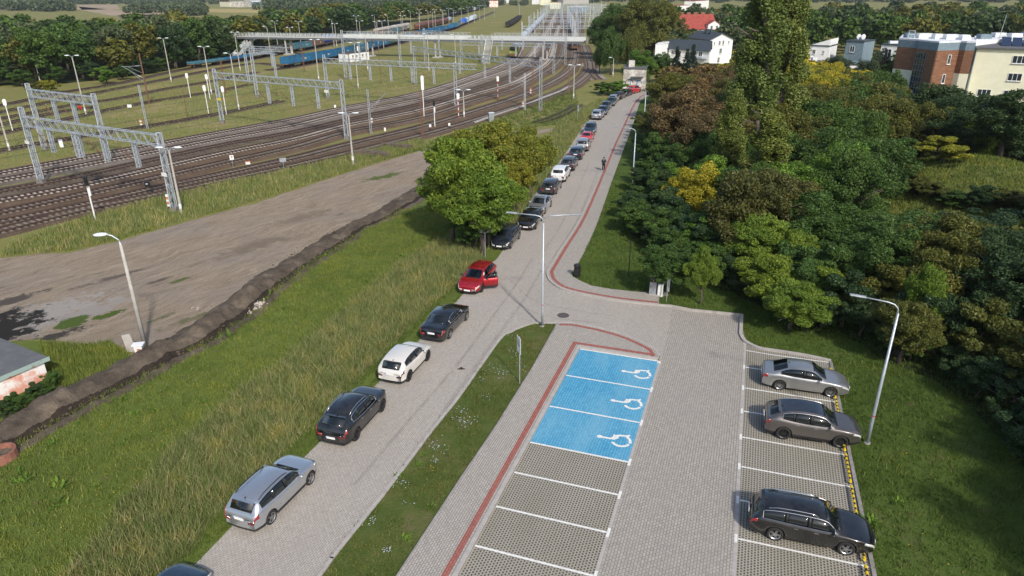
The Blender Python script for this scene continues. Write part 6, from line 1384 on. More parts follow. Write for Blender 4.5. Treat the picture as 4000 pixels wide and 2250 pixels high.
SEED = [(2540, 330, 'olive'), (2560, 420, 'olive'), (2700, 400, 'rust'), (2780, 470, 'brown'), (2720, 580, 'green'), (2500, 620, 'green'), (2480, 780, 'green'), (2560, 760, 'deep'), (2600, 900, 'green'), (2500, 930, 'green'), (2640, 990, 'green'), (2720, 830, 'fresh'), (2760, 1030, 'green'), (2900, 640, 'olive'), (3000, 700, 'brown'), (2980, 800, 'green'), (3150, 760, 'fresh'),
        (2800, 900, 'deep'), (2950, 900, 'green'), (2850, 1060, 'deep'), (3250, 460, 'green'), (3120, 420, 'olive'), (3100, 330, 'yelgreen'), (3230, 270, 'yellow'), (3350, 330, 'olive'), (3450, 300, 'green'), (3650, 380, 'deep'), (3850, 440, 'deep'), (3950, 560, 'deep'), (3500, 470, 'olive'), (3450, 640, 'olive'), (3550, 560, 'olive'), (3300, 640, 'green'),
        (3700, 660, 'green'), (3800, 640, 'acacia'), (3500, 830, 'green'), (3250, 850, 'green'), (3350, 950, 'green'), (3650, 850, 'green'), (3850, 870, 'deep'), (3020, 1020, 'acacia'), (3120, 1130, 'acacia'), (3180, 1000, 'green'), (3330, 1060, 'olive'), (3400, 1170, 'deep'), (3500, 1050, 'deep'), (3640, 1060, 'olive'), (3700, 1200, 'deep'), (3900, 1100, 'olive'), (3900, 1350, 'olive'), (3750, 1450, 'deep'), (4000, 1600, 'deep'), (3550, 1300, 'acacia'), (3620, 1420, 'green')]
def seedmat(u, v, bl=60):
    u += rgt.gauss(0, bl); v += rgt.gauss(0, bl*.6); return min(SEED, key=lambda s: (s[0]-u)**2+(s[1]-v)**2)[2]
CW = {'green': 'mid green', 'deep': 'dark green', 'fresh': 'bright green', 'acacia': 'yellow green feathery', 'olive': 'olive green', 'brown': 'browning', 'rust': 'rusty brown', 'yellow': 'yellow', 'yelgreen': 'yellowing', 'poplar': 'grey green', 'grey': 'greyish green', 'spruce': 'dark'}
# single trees one can point to
def T(u, v, h, r, tp, leaf, label, grp=None): p = at(u, v, h); return plant(p.x, p.y, h, r, tp, leaf, label, grp)
def TB(u, v, h, r, tp, leaf, label, grp=None): p = at(u, v); return plant(p.x, p.y, h, r, tp, leaf, label, grp)
T(1810, 495, 10.6, 4.3, 'acacia', 'acacia', 'large bright green feathery tree left of the road, nearest the meadow')
T(1905, 610, 8.2, 3.2, 'acacia', 'acacia', 'bright green feathery tree close to the parked dark cars')
T(1760, 620, 7.6, 3.6, 'acacia', 'acacia', 'lower feathery green tree on the meadow side of the clump')
T(1855, 470, 9.4, 3.9, 'acacia', 'mixy', 'yellowing feathery tree at the back left of the roadside clump')
T(1965, 460, 9.4, 3.9, 'acacia', 'mixy', 'yellowing feathery tree in the middle back of the roadside clump')
T(2070, 485, 8.0, 3.2, 'acacia', 'mixy', 'yellow green tree at the right back of the roadside clump')
T(2010, 610, 6.2, 2.2, 'acacia', 'mixy', 'small yellowing tree close to the dark hatchbacks')
T(1850, 830, 3.4, 2.2, 'shrub', 'green', 'green bush at the foot of the roadside clump')
T(1925, 800, 3.2, 1.7, 'shrub', 'green', 'green bush between the clump and the navy hatchback')
T(1880, 640, 8.0, 3.4, 'acacia', 'acacia', 'feathery green tree in the centre of the roadside clump')
TB(2915, 650, 23.5, 4.2, 'poplar', 'poplar', 'tall columnar poplar towering over the thicket, left one of the pair')
TB(3010, 620, 23, 4.0, 'poplar', 'poplar', 'tall columnar poplar, right one of the pair')
T(2875, 340, 12.0, 2.2, 'poplar', 'poplar', 'shorter columnar poplar in front of the tall pair')
T(3020, 420, 11, 3.0, 'poplar', 'poplar', 'leafy lower stem group at the foot of the right poplar')
for u, v, h, r, lf, lb in ((2490, 255, 22, 8.0, 'olive', 'huge olive green tree at the far end of the road'), (2570, 235, 20, 7.5, 'olive', 'huge olive tree right of the far road end, next to the white house'), (2400, 240, 19, 6., 'green', 'tall green tree left of the huge olive tree'), (2630, 200, 14, 5., 'olive', 'broad olive tree left of the white house'), (2335, 218, 14, 4.6, 'green', 'green tree touching the right end of the footbridge')):
    TB(u, v, h, r, 'broad', lf, lb)
TB(2385, 292, 13, 4.6, 'weep', 'green', 'weeping willow like tree in front of the footbridge end'); TB(2450, 285, 13, 4.4, 'weep', 'olive', 'weeping tree beside the graffiti building'); TB(2342, 285, 9, 2.6, 'weep', 'green', 'small weeping tree at the siding turnout')
T(2398, 305, 3.6, 3.4, 'shrub', 'fresh', 'wide bright green bush left of the graffiti building'); T(2355, 318, 2.6, 2.6, 'shrub', 'green', 'green bush beside the far parked cars')
T(2508, 172+10, 9, 4.4, 'broad', 'fresh', 'fresh green tree behind the graffiti building')
T(2590, 190, 8, 3.6, 'broad', 'green', 'green tree left of the spruces')
T(2648, 175, 9.5, 2.3, 'spruce', 'spruce', 'dark spruce in front of the white house, left one'); T(2688, 183, 9.2, 2.3, 'spruce', 'spruce', 'dark spruce in front of the white house, middle one'); T(2712, 165, 10.5, 2.4, 'spruce', 'spruce', 'dark spruce in front of the white house, right and tallest one')
T(2755, 240, 5, 4.2, 'shrub', 'olive', 'olive bush in front of the white house wall'); T(2815, 245, 4, 3.8, 'shrub', 'green', 'green bush at the right foot of the white house')
T(2625, 262, 9, 4.0, 'broad', 'olive', 'olive brown tree overhanging the far pavement'); T(2590, 385, 6.5, 2.6, 'broad', 'brown', 'browning tree overhanging the far right kerb')
T(2700, 300, 11, 5.2, 'broad', 'rust', 'rusty brown tree left of the poplars'); T(2770, 400, 9, 4.0, 'broad', 'rust', 'rusty brown lower tree beside the poplar foot'); T(2645, 330, 9.5, 4.2, 'broad', 'brown', 'brown green tree above the road lamp')
T(2745, 615, 6.8, 3.0, 'broad', 'yellow', 'bright yellow tree in the middle of the thicket'); T(2690, 650, 5.8, 2.2, 'broad', 'yellow', 'smaller bright yellow tree leaning beside the other yellow one')
T(2925, 625, 8.6, 3.8, 'broad', 'brown', 'brown leaved tree right of the yellow trees'); T(3060, 640, 8.0, 3.4, 'broad', 'brown', 'brown leaved tree below the right poplar')
T(3200, 265, 9.6, 4.4, 'broad', 'yellow', 'golden yellow tree in front of the low white buildings'); T(3290, 285, 8.8, 3.6, 'broad', 'yelgreen', 'yellow green tree right of the golden one')
T(3420, 290, 9.6, 5.0, 'broad', 'olive', 'olive tree in front of the brown clad building'); T(3490, 250, 9.2, 3.4, 'broad', 'green', 'green tree touching the left wall of the brown clad building')
T(3720, 300, 10.2, 6.4, 'broad', 'deep', 'large dark green tree in front of the cream apartment block'); T(3860, 345, 9.4, 5.0, 'broad', 'deep', 'dark green tree at the foot of the cream apartment block'); T(3960, 420, 9.0, 5.0, 'broad', 'deep', 'dark green tree at the right edge below the cream block')
T(3440, 175, 10, 4.0, 'weep', 'grey', 'drooping grey green tree between the two low houses'); T(3290, 200, 8, 3.6, 'broad', 'grey', 'rounded grey green tree between the white annex and the dish roof')
T(2760, 955, 4.6, 1.3, 'acacia', 'acacia', 'slender yellow green sapling at the front of the thicket'); T(3020, 985, 4.2, 2.6, 'acacia', 'acacia', 'yellow green bush at the front of the thicket'); T(3120, 1090, 3.8, 2.4, 'acacia', 'acacia', 'yellow green bush overhanging the lawn'); T(3660, 1010, 6.2, 1.5, 'acacia', 'acacia', 'slender yellowing sapling right of the lamp')
T(3570, 1150, 4.6, 2.2, 'acacia', 'olive', 'olive bush right behind the parking lamp'); T(2600, 945, 4.2, 2.2, 'acacia', 'green', 'green bush by the lawn above the ticket machine')
# thicket on the right
BL = [(2580, 385), (2545, 440), (2520, 500), (2508, 560), (2496, 650), (2478, 720), (2460, 830), (2465, 930), (2515, 985), (2590, 1035), (2690, 1070), (2790, 1120), (2920, 1170), (3060, 1240), (3140, 1300), (3270, 1305), (3360, 1340), (3450, 1410), (3560, 1450), (3660, 1490), (3800, 1600), (3950, 1760), (4080, 1950)]
bw_ = L2(BL); edge = smoothline(bw_, 3)
ea = np.array([(q.x, q.y) for q in edge])
back = L2([(4300, 1950), (4350, 1200), (4300, 700), (4300, 400), (4100, 330), (3000, 300), (2640, 300)])
near_poly = bw_+back
def place_row(P, grp, seed):
    for x, y in P:
        de = math.sqrt(((ea-np.array([x, y]))**2).sum(1).min()); d = math.hypot(x, y)
        if de < 2.2: h, r, tp = rgt.uniform(2.4, 3.8), rgt.uniform(1.7, 2.3), 'shrub'
        elif de < 6: h, r, tp = rgt.uniform(4.2, 6.0), rgt.uniform(2.2, 2.9), rgt.choice(['shrub', 'broad', 'acacia'])
        elif de < 12: h, r, tp = rgt.uniform(6, 8.2), rgt.uniform(2.8, 3.7), rgt.choice(['broad', 'broad', 'acacia'])
        else: h, r, tp = rgt.uniform(7.5, 9.6), rgt.uniform(3.4, 4.6), 'broad'
        if math.hypot(x-MND[0], y-MND[1]) < MND[2]*.8: h = min(h, 2.6); r = min(r, 2.2); tp = 'shrub'
        if math.hypot(x-MND[0], y-MND[1]) < MND[2]*.85: continue
        if 66 < x < 140 and 112 < y < 152: continue
        h2 = fit(x, y, h, r)
        if h2 is None: continue
        if h2 < 4.5: tp = 'shrub'
        u, v = pix((x, y, h2*.6)); lf = seedmat(u, v)
        pos = 'beside the lawn' if de < 3 else 'behind the front bushes' if de < 10 else 'deep in the thicket'
        side = 'near pavement' if u < 2700 else 'below the poplars' if u < 3150 else 'near parking lamp' if u < 3600 else 'at right edge'
        MASS.append((x, y, h2, r, tp, lf, '%s %s %s the right thicket %s' % (CW[lf], 'bush' if tp == 'shrub' else 'tree', {'beside the lawn': 'in front of', 'behind the front bushes': 'inside', 'deep in the thicket': 'deep in'}[pos], side), 'trees and bushes of the right hand thicket'))
def blocked(x, y):
    return False
MASS = []
PN = poisson(near_poly, 3.0, 31, 7000); place_row(PN, 'thicket', 1)
er = [q for q in edge]; acc = 0
for i in range(1, len(er)):
    acc += (er[i]-er[i-1]).length
    if acc < 1.7: continue
    acc = 0; t_ = (er[i]-er[i-1]).normalized(); nn_ = Vector((-t_.y, t_.x)) if (Vector((-t_.y, t_.x))).dot(Vector((1, .6))) > 0 else Vector((t_.y, -t_.x))
    for k, (o_, h, r) in enumerate(((1.2, rgt.uniform(2., 3.2), rgt.uniform(1.3, 1.8)), (3.6, rgt.uniform(3.8, 5.2), rgt.uniform(1.9, 2.5)))):
        q = er[i]+nn_*(o_+rgt.uniform(-.5, .5)); u, v = pix((q.x, q.y, h*.6)); lf = seedmat(u, v)
        if 3560 < u < 4100 and 560 < v < 820: continue
        side = 'near pavement' if u < 2700 else 'below the poplars' if u < 3150 else 'near parking lamp' if u < 3600 else 'at right edge'
        MASS.append((q.x, q.y, h, r, 'shrub', lf, '%s bush at thicket %s %s' % (CW[lf], 'foot' if k == 0 else 'front', side), 'trees and bushes of the right hand thicket'))
# trees outside the right edge of the frame that shade the lawn
for x, y, h, r in ((27, 17, 9, 4.5), (30, 9, 11, 5), (34, 20, 11, 5), (27, 3, 10, 5), (36, 12, 12, 5.5), (31, 26, 10, 4.5), (24, -4, 10, 5), (25.5, 13, 11, 4.2), (23.5, 8, 10, 3.5), (28, 21, 9.5, 4)):
    plant(x, y, h, r, 'broad', 'deep', 'dark tree just outside the right edge that shades the lawn', 'shading trees beyond the frame')
# woods behind: right side
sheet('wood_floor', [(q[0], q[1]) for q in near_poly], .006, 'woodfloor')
rp = L2([(2640, 235), (2900, 230), (3000, 220), (4300, 240)])+[Vector((330, 200)), Vector((420, 330)), Vector((420, 430)), Vector((60, 450)), Vector((44, 330)), Vector((42, 215))]
for i, (x, y) in enumerate(poisson(rp, 7.5, 41, 9000, .021)):
    d = math.hypot(x, y); h = rgt.uniform(10, 13.5)*(1+.12*(d > 250)); r = rgt.uniform(4.2, 5.6)*(1+.0016*max(0, d-120)); h2 = fit(x, y, h, r)
    if h2 is None or (52 < x < 140 and 108 < y < 140 and x < 130): continue
    u, v = pix((x, y, h2)); lf = rgt.choice(['olive', 'deep', 'green', 'grey', 'deep', 'green', 'olive', 'grey', 'green'])
    if u > 4500: continue
    zone = 'left of the poplars' if u < 2830 else 'between the poplars and the brown building' if u < 3500 else 'above the brown building' if u < 3750 else 'at the top right corner'
    MASS.append((x, y, h2, r, 'far', lf, '%s tree in the wood %s' % (CW[lf], zone), 'trees of the wood behind the houses'))
# woods behind: left side
lp = L2([(-300, 358), (-150, 345), (0, 333), (160, 334), (400, 312), (600, 286), (740, 258), (900, 226), (1000, 200), (1150, 176), (1300, 146), (1450, 116), (1620, 84), (1760, 58), (1880, 36)])+[Vector((-50, 620)), Vector((-110, 520)), Vector((-150, 330)), Vector((-190, 300)), Vector((-270, 300)), Vector((-300, 200))]
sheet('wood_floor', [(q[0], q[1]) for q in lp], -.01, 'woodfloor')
for i, (x, y) in enumerate(poisson(lp, 6.6, 51, 14000, .013)):
    d = math.hypot(x, y); h = rgt.uniform(10.5, 16); r = rgt.uniform(4.4, 5.8)*(1+.0014*max(0, d-120)); 
    h2 = fit(x, y, h, r)
    if h2 is None: continue
    u, v = pix((x, y, h2)); lf = rgt.choice(['olive', 'green', 'green', 'deep', 'grey', 'olive', 'deep', 'green'])
    if 420 < u < 520 and 90 < v < 200: lf = 'brown' if rgt.random() < .3 else 'olive'
    zone = 'at the left edge' if u < 250 else 'behind the rusty mast' if u < 650 else 'left of the bridge stairs' if u < 950 else 'above the left part of the bridge' if u < 1450 else 'beyond the tank wagons'
    MASS.append((x, y, h2, r, 'far' if d > 190 else 'broad', lf, '%s tree in the yard side wood %s' % (CW[lf], zone), 'trees of the wood along the rail yard'))
wl_ = smoothline(L2([(-100, 352), (0, 338), (160, 338), (400, 316), (600, 290), (740, 262), (900, 230), (1000, 204), (1150, 180)]), 5); acc = 9
for i in range(1, len(wl_)):
    acc += (wl_[i]-wl_[i-1]).length
    if acc > 6.5: acc = 0; q = wl_[i]+Vector((-2.5, 1)); plant(q.x, q.y, rgt.uniform(4, 7), rgt.uniform(3, 4), 'shrub', rgt.choice(['deep', 'green', 'green', 'olive']), 'green bush along the foot of the yard side wood', 'bushes at the foot of the yard side wood')
for u, v, h, r, lf in ((400, 255, 4.5, 3, 'fresh'), (185, 300, 3.5, 2.5, 'yelgreen'), (130, 310, 3, 2.5, 'olive'), (470, 250, 4, 2.6, 'green')):
    T(u, v, h, r, 'shrub', lf, '%s bush at the foot of the left wood %s' % (CW[lf], 'by the rusty mast' if u > 300 else 'above the second gantry'))
pm = at(3800, 775); plant(pm.x-4, pm.y+1, 3.2, 3.0, 'shrub', 'yelgreen', 'yellow green bush on the left slope of the grassy mound', None); plant(pm.x-6.5, pm.y+4, 3.6, 2.8, 'shrub', 'green', 'green bush behind the yellow green one on the mound', None)
for k in range(16):
    a_ = math.pi*(1.0+k/15.); rr_ = rgt.uniform(7, 12); plant(pm.x+math.cos(a_)*rr_, pm.y+math.sin(a_)*rr_, rgt.uniform(1.6, 2.8), rgt.uniform(1.6, 2.4), 'shrub', rgt.choice(['green', 'deep', 'olive', 'green']), 'low bush on the near slope of the mound', 'low bushes on the mound')
# bushes by the shed
for k, (u, v, lf) in enumerate(((30, 1632, 'deep'), (70, 1612, 'green'), (110, 1592, 'green'), (150, 1570, 'deep'), (190, 1545, 'green'), (212, 1515, 'green'))):
    p = at(u, v); plant(p.x, p.y, 1.15+.2*(k % 2), .62, 'shrub', lf, 'low weedy bush under the pink shed wall, %s from the left' % ordn[k], 'weedy bushes by the shed')
# the trees that show largest stay single, the rest of the woods is one mass
MASS.sort(key=lambda q: -(q[3]*2+q[2]*.6)/math.hypot(q[0], q[1])*(1 if abs(pix((q[0], q[1], q[2]*.6))[0]-2000) < 2150 else .01))
n_tree = sum(1 for o in bpy.data.objects if o.get('category') == 'tree'); far_ = []
for q in MASS:
    if q[4] == 'shrub': plant(*q)
    elif n_tree < 297: plant(*q); n_tree += 1
    else: far_.append(q)
g = np.random.RandomState(9); LK = sorted(set(q[5] for q in far_)); Vs, Ms = [], []
FT = []
for s_ in (31, 32, 33):
    me = crown_mesh('tmp', 'broad', 1500, .95, s_, asp=.6, lowz=.08); a = np.zeros(len(me.vertices)*3, np.float32); me.vertices.foreach_get('co', a); FT.append(a.reshape(-1, 3)); bpy.data.meshes.remove(me)
for q in far_:
    if abs(pix((q[0], q[1], q[2]*.6))[0]-2000) > 2500: continue
    a = FT[g.randint(3)]; t_ = g.rand()*6.28; c_, s_ = math.cos(t_), math.sin(t_); X = a*np.array([q[3]/4., q[3]/4., q[2]/10.]); X = np.stack([X[:, 0]*c_-X[:, 1]*s_+q[0], X[:, 0]*s_+X[:, 1]*c_+q[1], X[:, 2]], 1); Vs.append(X); Ms.append(np.full(len(X)//4, LK.index(q[5]), np.int32))
Vs = np.vstack(Vs); n = len(Vs)//4
tag(link('woodland', npmesh('woodland', Vs, np.arange(n*4).reshape(n, 4), ['leaves_'+k for k in LK], matidx=np.concatenate(Ms))), 'the farther part of the woods, crowns merging into one mass', kind='stuff')
print('single trees', n_tree, 'merged', len(far_))
# distant woodland as one mass
V, F = [], []; g = np.random.RandomState(77)
def mass(u0, u1, v, depth, h, n, seed):
    out = []
    for k in range(n):
        u = u0+(u1-u0)*g.rand(); p = at(u, v); q = Vector((p.x, p.y)); q = q+q.normalized()*g.rand()*depth; out.append((q.x, q.y, h*(.7+.5*g.rand())))
    return out
blobs = mass(-400, 300, 16, 200, 12, 90, 1)+mass(300, 460, 17, 300, 12, 40, 1)+mass(460, 800, 14, 300, 13, 70, 1)+mass(650, 810, 40, 40, 9, 24, 1)+mass(1000, 1900, 8, 500, 13, 130, 1)+mass(2200, 4400, 6, 500, 15, 150, 2)+mass(1380, 1900, 30, 200, 12, 60, 3)+mass(1880, 2060, 22, 60, 7, 14, 4)+mass(2160, 2300, 14, 80, 8, 14, 4)+mass(-400, 285, 46, 260, 12, 110, 5)+mass(-400, 60, 25, 200, 12, 40, 5)+mass(490, 800, 52, 120, 9, 46, 6)+mass(640, 830, 62, 50, 9, 22, 6)+mass(1000, 1250, 40, 120, 11, 40, 7)+mass(1250, 1890, 22, 500, 13, 120, 8)+mass(2300, 4400, 12, 600, 16, 190, 9)+mass(480, 900, 18, 300, 10, 60, 10)
pts, siz = [], []
for (x, y, h) in blobs:
    n = 150; v = g.randn(n, 3); v /= np.linalg.norm(v, axis=1)[:, None]; pts.append(np.array([x, y, h*.5])+v*np.array([h*.6, h*.6, h*.5])*(.7+.35*g.rand(n, 1))); siz.append(np.full(n, h*.17))
P = np.vstack(pts); s = np.concatenate(siz)[:, None]; n = len(P); P[:, 2] = np.maximum(P[:, 2], .2); nn = g.randn(n, 3); nn /= np.linalg.norm(nn, axis=1)[:, None]; t1 = np.cross(nn, g.randn(n, 3)); t1 /= np.linalg.norm(t1, axis=1)[:, None]; t2 = np.cross(nn, t1)
V = np.stack([P-t1*s, P+t2*s*.6, P+t1*s, P-t2*s*.6], 1).reshape(-1, 3)
tag(link('far_woodland', npmesh('far_woodland', V, np.arange(n*4).reshape(n, 4), 'leaves_grey')), 'distant woods and hedges along the horizon', kind='stuff')
print('trees', tcount)
# ------------------------------------------------ buildings
def wallmat(name, c1, c2, sc=.8, rough=.9, th=(.45, .6)):
    mt, t, b = nt(name); tc = N(t, 'ShaderNodeTexCoord').outputs['Object']
    c = ramp(t, noise(t, tc, sc, 6, .65), [(th[0], c1), (th[1], c2)]); t.links.new(c, b.inputs['Base Color']); b.inputs['Roughness'].default_value = rough; bump(t, b, noise(t, tc, 14, 4), .3, .02); MATS[name] = mt
wallmat('pink_plaster', (.70, .33, .24), (.82, .78, .74), .6, th=(.43, .53)); wallmat('white_wall', (.74, .74, .73), (.80, .80, .79)); wallmat('cream_wall', (.76, .735, .54), (.80, .775, .59)); wallmat('worn_wall', (.36, .33, .29), (.66, .63, .58), .5)
wallmat('roof_felt', (.095, .10, .105), (.115, .12, .125), 1.5); wallmat('roof_slate', (.035, .05, .065), (.05, .065, .08), 3); wallmat('roof_red', (.26, .045, .035), (.34, .075, .05), 1.5); wallmat('roof_white', (.62, .64, .66), (.75, .76, .78), 1.2); wallmat('panel_grey', (.16, .22, .26), (.20, .27, .31), 2); wallmat('eave_rusty', (.30, .40, .36), (.22, .10, .06), 1.5, th=(.58, .66)); wallmat('brick_red', (.22, .09, .06), (.30, .13, .09), 4)
M('window_glass', (.03, .04, .045), .08, spec=.8, var=.3); M('window_frame', (.75, .75, .74), .5); M('solar', (.012, .02, .05), .15, coat=1, var=.2); M('graf_blue', (.03, .20, .45), .7); M('graf_black', (.03, .03, .03), .7)
mt, t, b = nt('wood_clad'); tc = N(t, 'ShaderNodeTexCoord').outputs['Object']; ng = N(t, 'ShaderNodeNewGeometry')
st_ = rotv(t, tc, 0, (.5, .5, 6.5)); c = ramp(t, noise(t, st_, 1.2, 4, .7), [(.32, (.11, .05, .028)), (.5, (.20, .09, .045)), (.68, (.30, .145, .075))]); t.links.new(c, b.inputs['Base Color']); b.inputs['Roughness'].default_value = .7; MATS['wood_clad'] = mt
def wall_quad(mb, a, b, z0, z1): mb.add([(a[0], a[1], z0), (b[0], b[1], z0), (b[0], b[1], z1), (a[0], a[1], z1)], [(0, 1, 2, 3)])
def win(root, a, b, t_, z, w, h, frame='window_frame', bars=1):
    """window on the wall from a to b (seen from the left normal's opposite side), centre at distance t_ along it"""
    a, b = Vector(a[:2]), Vector(b[:2]); d = (b-a).normalized(); n = Vector((d.y, -d.x)); c = a+d*t_+n*.03; ang = math.atan2(d.y, d.x)
    f = MB(); X = Matrix.Translation((c.x, c.y, z)) @ Matrix.Rotation(ang, 4, 'Z')
    for (x, zz, sx, sz) in ((-w/2, 0, .09, h), (w/2, 0, .09, h), (0, h/2, w-.09, .09), (0, -h/2, w-.09, .09))+tuple((w*(k/(bars+1)-.5), 0, .08, h-.09) for k in range(1, bars+1)): f.box(None, (sx, .1, sz), M4=X @ Matrix.Translation((x, 0, zz)))
    fo = f.build('window', frame, root); g = MB(); g.box(None, (w-.08, .04, h-.08), M4=X); g.build('pane', 'window_glass', fo); s = MB(); s.box(None, (w+.2, .22, .06), M4=X @ Matrix.Translation((0, -.08, -h/2-.08))); s.build('sill', 'window_frame', fo)
def block(name, label, cat, poly, h, wall, roof, over=.3, z0=0, par=0., grp=None):
    r_ = thing(name, label, cat, (0, 0, 0), 0, grp); poly = ccw([(q[0], q[1]) for q in poly]); m_ = MB(); m_.prism(poly, z0, h); m_.build('wall', wall, r_)
    if roof: c = sum((Vector(q) for q in poly), Vector((0, 0)))/len(poly); pp = [tuple(c+(Vector(q)-c)*(1+over/max(1, (Vector(q)-c).length))) for q in poly]; m_ = MB(); m_.prism(pp, h+.004, h+.3); m_.build('roof', roof, r_)
    return r_, poly
def gable(root, A, B, dep, ze, zr, roof, over=.5, wallm='white_wall', name='roof'):
    """gable roof: eave from A to B in front, ridge in the middle of dep (vector), eaves at ze"""
    A, B, D = Vector(A), Vector(B), Vector(dep); d = (B-A).normalized()*over; e = D.normalized()*over; zl = ze-over*(zr-ze)/(D.length/2)
    P0, P1, P2_, P3 = A-d-e, B+d-e, B+d+D+e, A-d+D+e; R0, R1 = A-d+D/2, B+d+D/2; th = .14; m_ = MB()
    for dz in (0, th): m_.add([(*P0, zl+dz), (*P1, zl+dz), (*R1, zr+dz), (*R0, zr+dz), (*P2_, zl+dz), (*P3, zl+dz)], [(0, 1, 2, 3), (3, 2, 4, 5)])
    m_.add([(*P0, zl), (*P1, zl), (*P1, zl+th), (*P0, zl+th)], [(0, 1, 2, 3)]); m_.add([(*P0, zl), (*R0, zr), (*R0, zr+th), (*P0, zl+th), (*P3, zl), (*P3, zl+th)], [(0, 1, 2, 3), (1, 4, 5, 2)]); m_.add([(*P1, zl), (*R1, zr), (*R1, zr+th), (*P1, zl+th), (*P2_, zl), (*P2_, zl+th)], [(0, 1, 2, 3), (1, 4, 5, 2)])
    m_.build(name, roof, root)
    for q in (A, B): g = MB(); g.add([(*q, ze-.01), (*(q+D), ze-.01), (*(q+D/2), zr-.02)], [(0, 1, 2)]); g.build('gable_wall', wallm, root)
# pink shed, bottom left
zr_ = hgt(195, 1487, 1416); R0 = Vector(P2(191.5, 1401, zr_+.1)); R1 = Vector(P2(17, 1312, zr_+.9)); E0 = Vector(P2(0, 1481, zr_+.1)); de = (E0-R0).normalized(); W0 = Vector(P2(193, 1486)); 
sh = thing('shed', 'pink plastered shed with peeling white wall and grey felt roof', 'shed')
back_ = (R1-R0).normalized(); Wd = W0; c4 = [Wd, Wd+de*9, Wd+de*9+back_*5.6, Wd+back_*5.6]
m_ = MB(); pc = ccw([tuple(q) for q in c4]); m_.prism(pc, 0, zr_); m_.build('wall', 'pink_plaster', sh)
ra = R0; P = [ra, ra+de*9.6, ra+de*9.6+back_*6.4, ra+back_*6.4]; zz = [zr_+.05, zr_+.05, zr_+.75, zr_+.75]
m_ = MB(); m_.add([(*q, z) for q, z in zip(P, zz)]+[(*q, z+.16) for q, z in zip(P, zz)], [(3, 2, 1, 0), (4, 5, 6, 7), (0, 1, 5, 4), (1, 2, 6, 5), (2, 3, 7, 6), (3, 0, 4, 7)]); m_.build('roof', 'roof_felt', sh)
m_ = MB(); n_ = Vector((-de.y, de.x)); n_ = n_ if n_.dot(back_) < 0 else -n_
m_.bar((*(ra+n_*.06), zr_+.13), (*(ra+de*9.6+n_*.06), zr_+.13), .06, .24); m_.build('eave_board', 'eave_rusty', sh)
# white three storey house with slate roof
A = Vector(P2(2764, 252)); B = Vector(P2(2853, 247)); zE = hgt(2853, 247, 149)*.97; C_ = Vector(P2(2690, 145, zE)); D = C_-A; d = (B-A).normalized()
if D.length > 14: D = D.normalized()*14
hs = thing('white_house', 'white three storey house with a dark slate gable roof and two chimneys', 'house'); m_ = MB(); m_.prism(ccw([tuple(A), tuple(B), tuple(B+D), tuple(A+D)]), 0, zE); m_.build('wall', 'white_wall', hs)
gable(hs, A+D, A, B-A, zE, zE+1.7, 'roof_slate', .5)
Lw = (B-A).length
for f, z, w, h in ((.2, .84, .5, .9), (.42, .86, .7, 1.3), (.58, .87, .7, 1.3), (.82, .88, .5, .9), (.5, .53, .9, 1.5), (.45, .17, .8, 1.5)): win(hs, A, B, Lw*f, zE*z, w, h)
for f in (.35, .55): q = A+D*f+(B-A)*.4; m_ = MB(); m_.box((q.x, q.y, zE+1.9), (1.1, .8, 1.4)); m_.build('chimney', 'roof_slate', hs)
# lower wing
z2 = 4.9; W1, W2 = Vector(P2(2613, 187, z2)), Vector(P2(2803, 198, z2)); dw = (W2-W1).normalized(); nd = Vector((-dw.y, dw.x)); nd = nd if nd.y > 0 else -nd; W2 = W1+dw*min((W2-W1).length*.84, 15); nd = (W2.normalized()*.9+nd*.1).normalized()
wg = thing('house_wing', 'white two storey wing with dark slate roof in front of the tall white house', 'house'); m_ = MB(); m_.prism(ccw([tuple(W1), tuple(W2), tuple(W2+nd*6.5), tuple(W1+nd*6.5)]), 0, z2); m_.build('wall', 'white_wall', wg)
gable(wg, W1, W2, nd*6.5, z2, z2+2.2, 'roof_slate', .5); LL_ = (W2-W1).length
for f in (.12, .28, .58, .80): win(wg, W1, W2, LL_*f, 3.7, 1.1, 1.2)
for f in (.2, .6): win(wg, W1, W2, LL_*f, 1.3, 1.1, 1.2)
m_ = MB(); q = W1+dw*LL_*.82-nd*.6; m_.box(None, (3.2, 1.2, .12), M4=Matrix.Translation((q.x, q.y, 2.5)) @ Matrix.Rotation(math.atan2(dw.y, dw.x), 4, 'Z')); m_.build('porch_roof', 'panel_grey', wg)
X1 = Vector(P2(2560, 187, 5.5)); block('white_annex', 'plain white walled annex left of the slate roofed wing', 'house', [X1, W1-dw*.4, W1-dw*.4+nd*8, X1+nd*8], 6.2, 'white_wall', 'roof_white', .2)
# red roofed house
zR = 6.0; U1, U2 = Vector(P2(2640, 112, zR)), Vector(P2(2752, 110, zR)); dr = (U2-U1).normalized(); nr = Vector((-dr.y, dr.x)); nr = nr if nr.y > 0 else -nr
rh = thing('red_roofed_house', 'large white house with a steep red tiled roof and several chimneys', 'house'); m_ = MB(); m_.prism(ccw([tuple(U1), tuple(U2+dr*5), tuple(U2+dr*5+nr*11), tuple(U1+nr*11)]), 0, zR); m_.build('wall', 'white_wall', rh)
gable(rh, U1, U2+dr*5.5, nr*11, zR, zR+5.2, 'roof_red', .5); LU = (U2-U1).length
for f in (.1, .35, .6, .85, 1.1): q = U1+dr*LU*f+nr*5.5; m_ = MB(); m_.box((q.x, q.y, zR+5.3), (1.6, .7, 1.6)); m_.build('chimney', 'brick_red', rh)
G1, G2 = U2+dr*.8-nr*1.5, U2+dr*6.2-nr*1.5; m_ = MB(); m_.prism(ccw([tuple(G1), tuple(G2), tuple(G2+nr*4), tuple(G1+nr*4)]), 0, zR+1.5); m_.build('gable_bay', 'white_wall', rh)
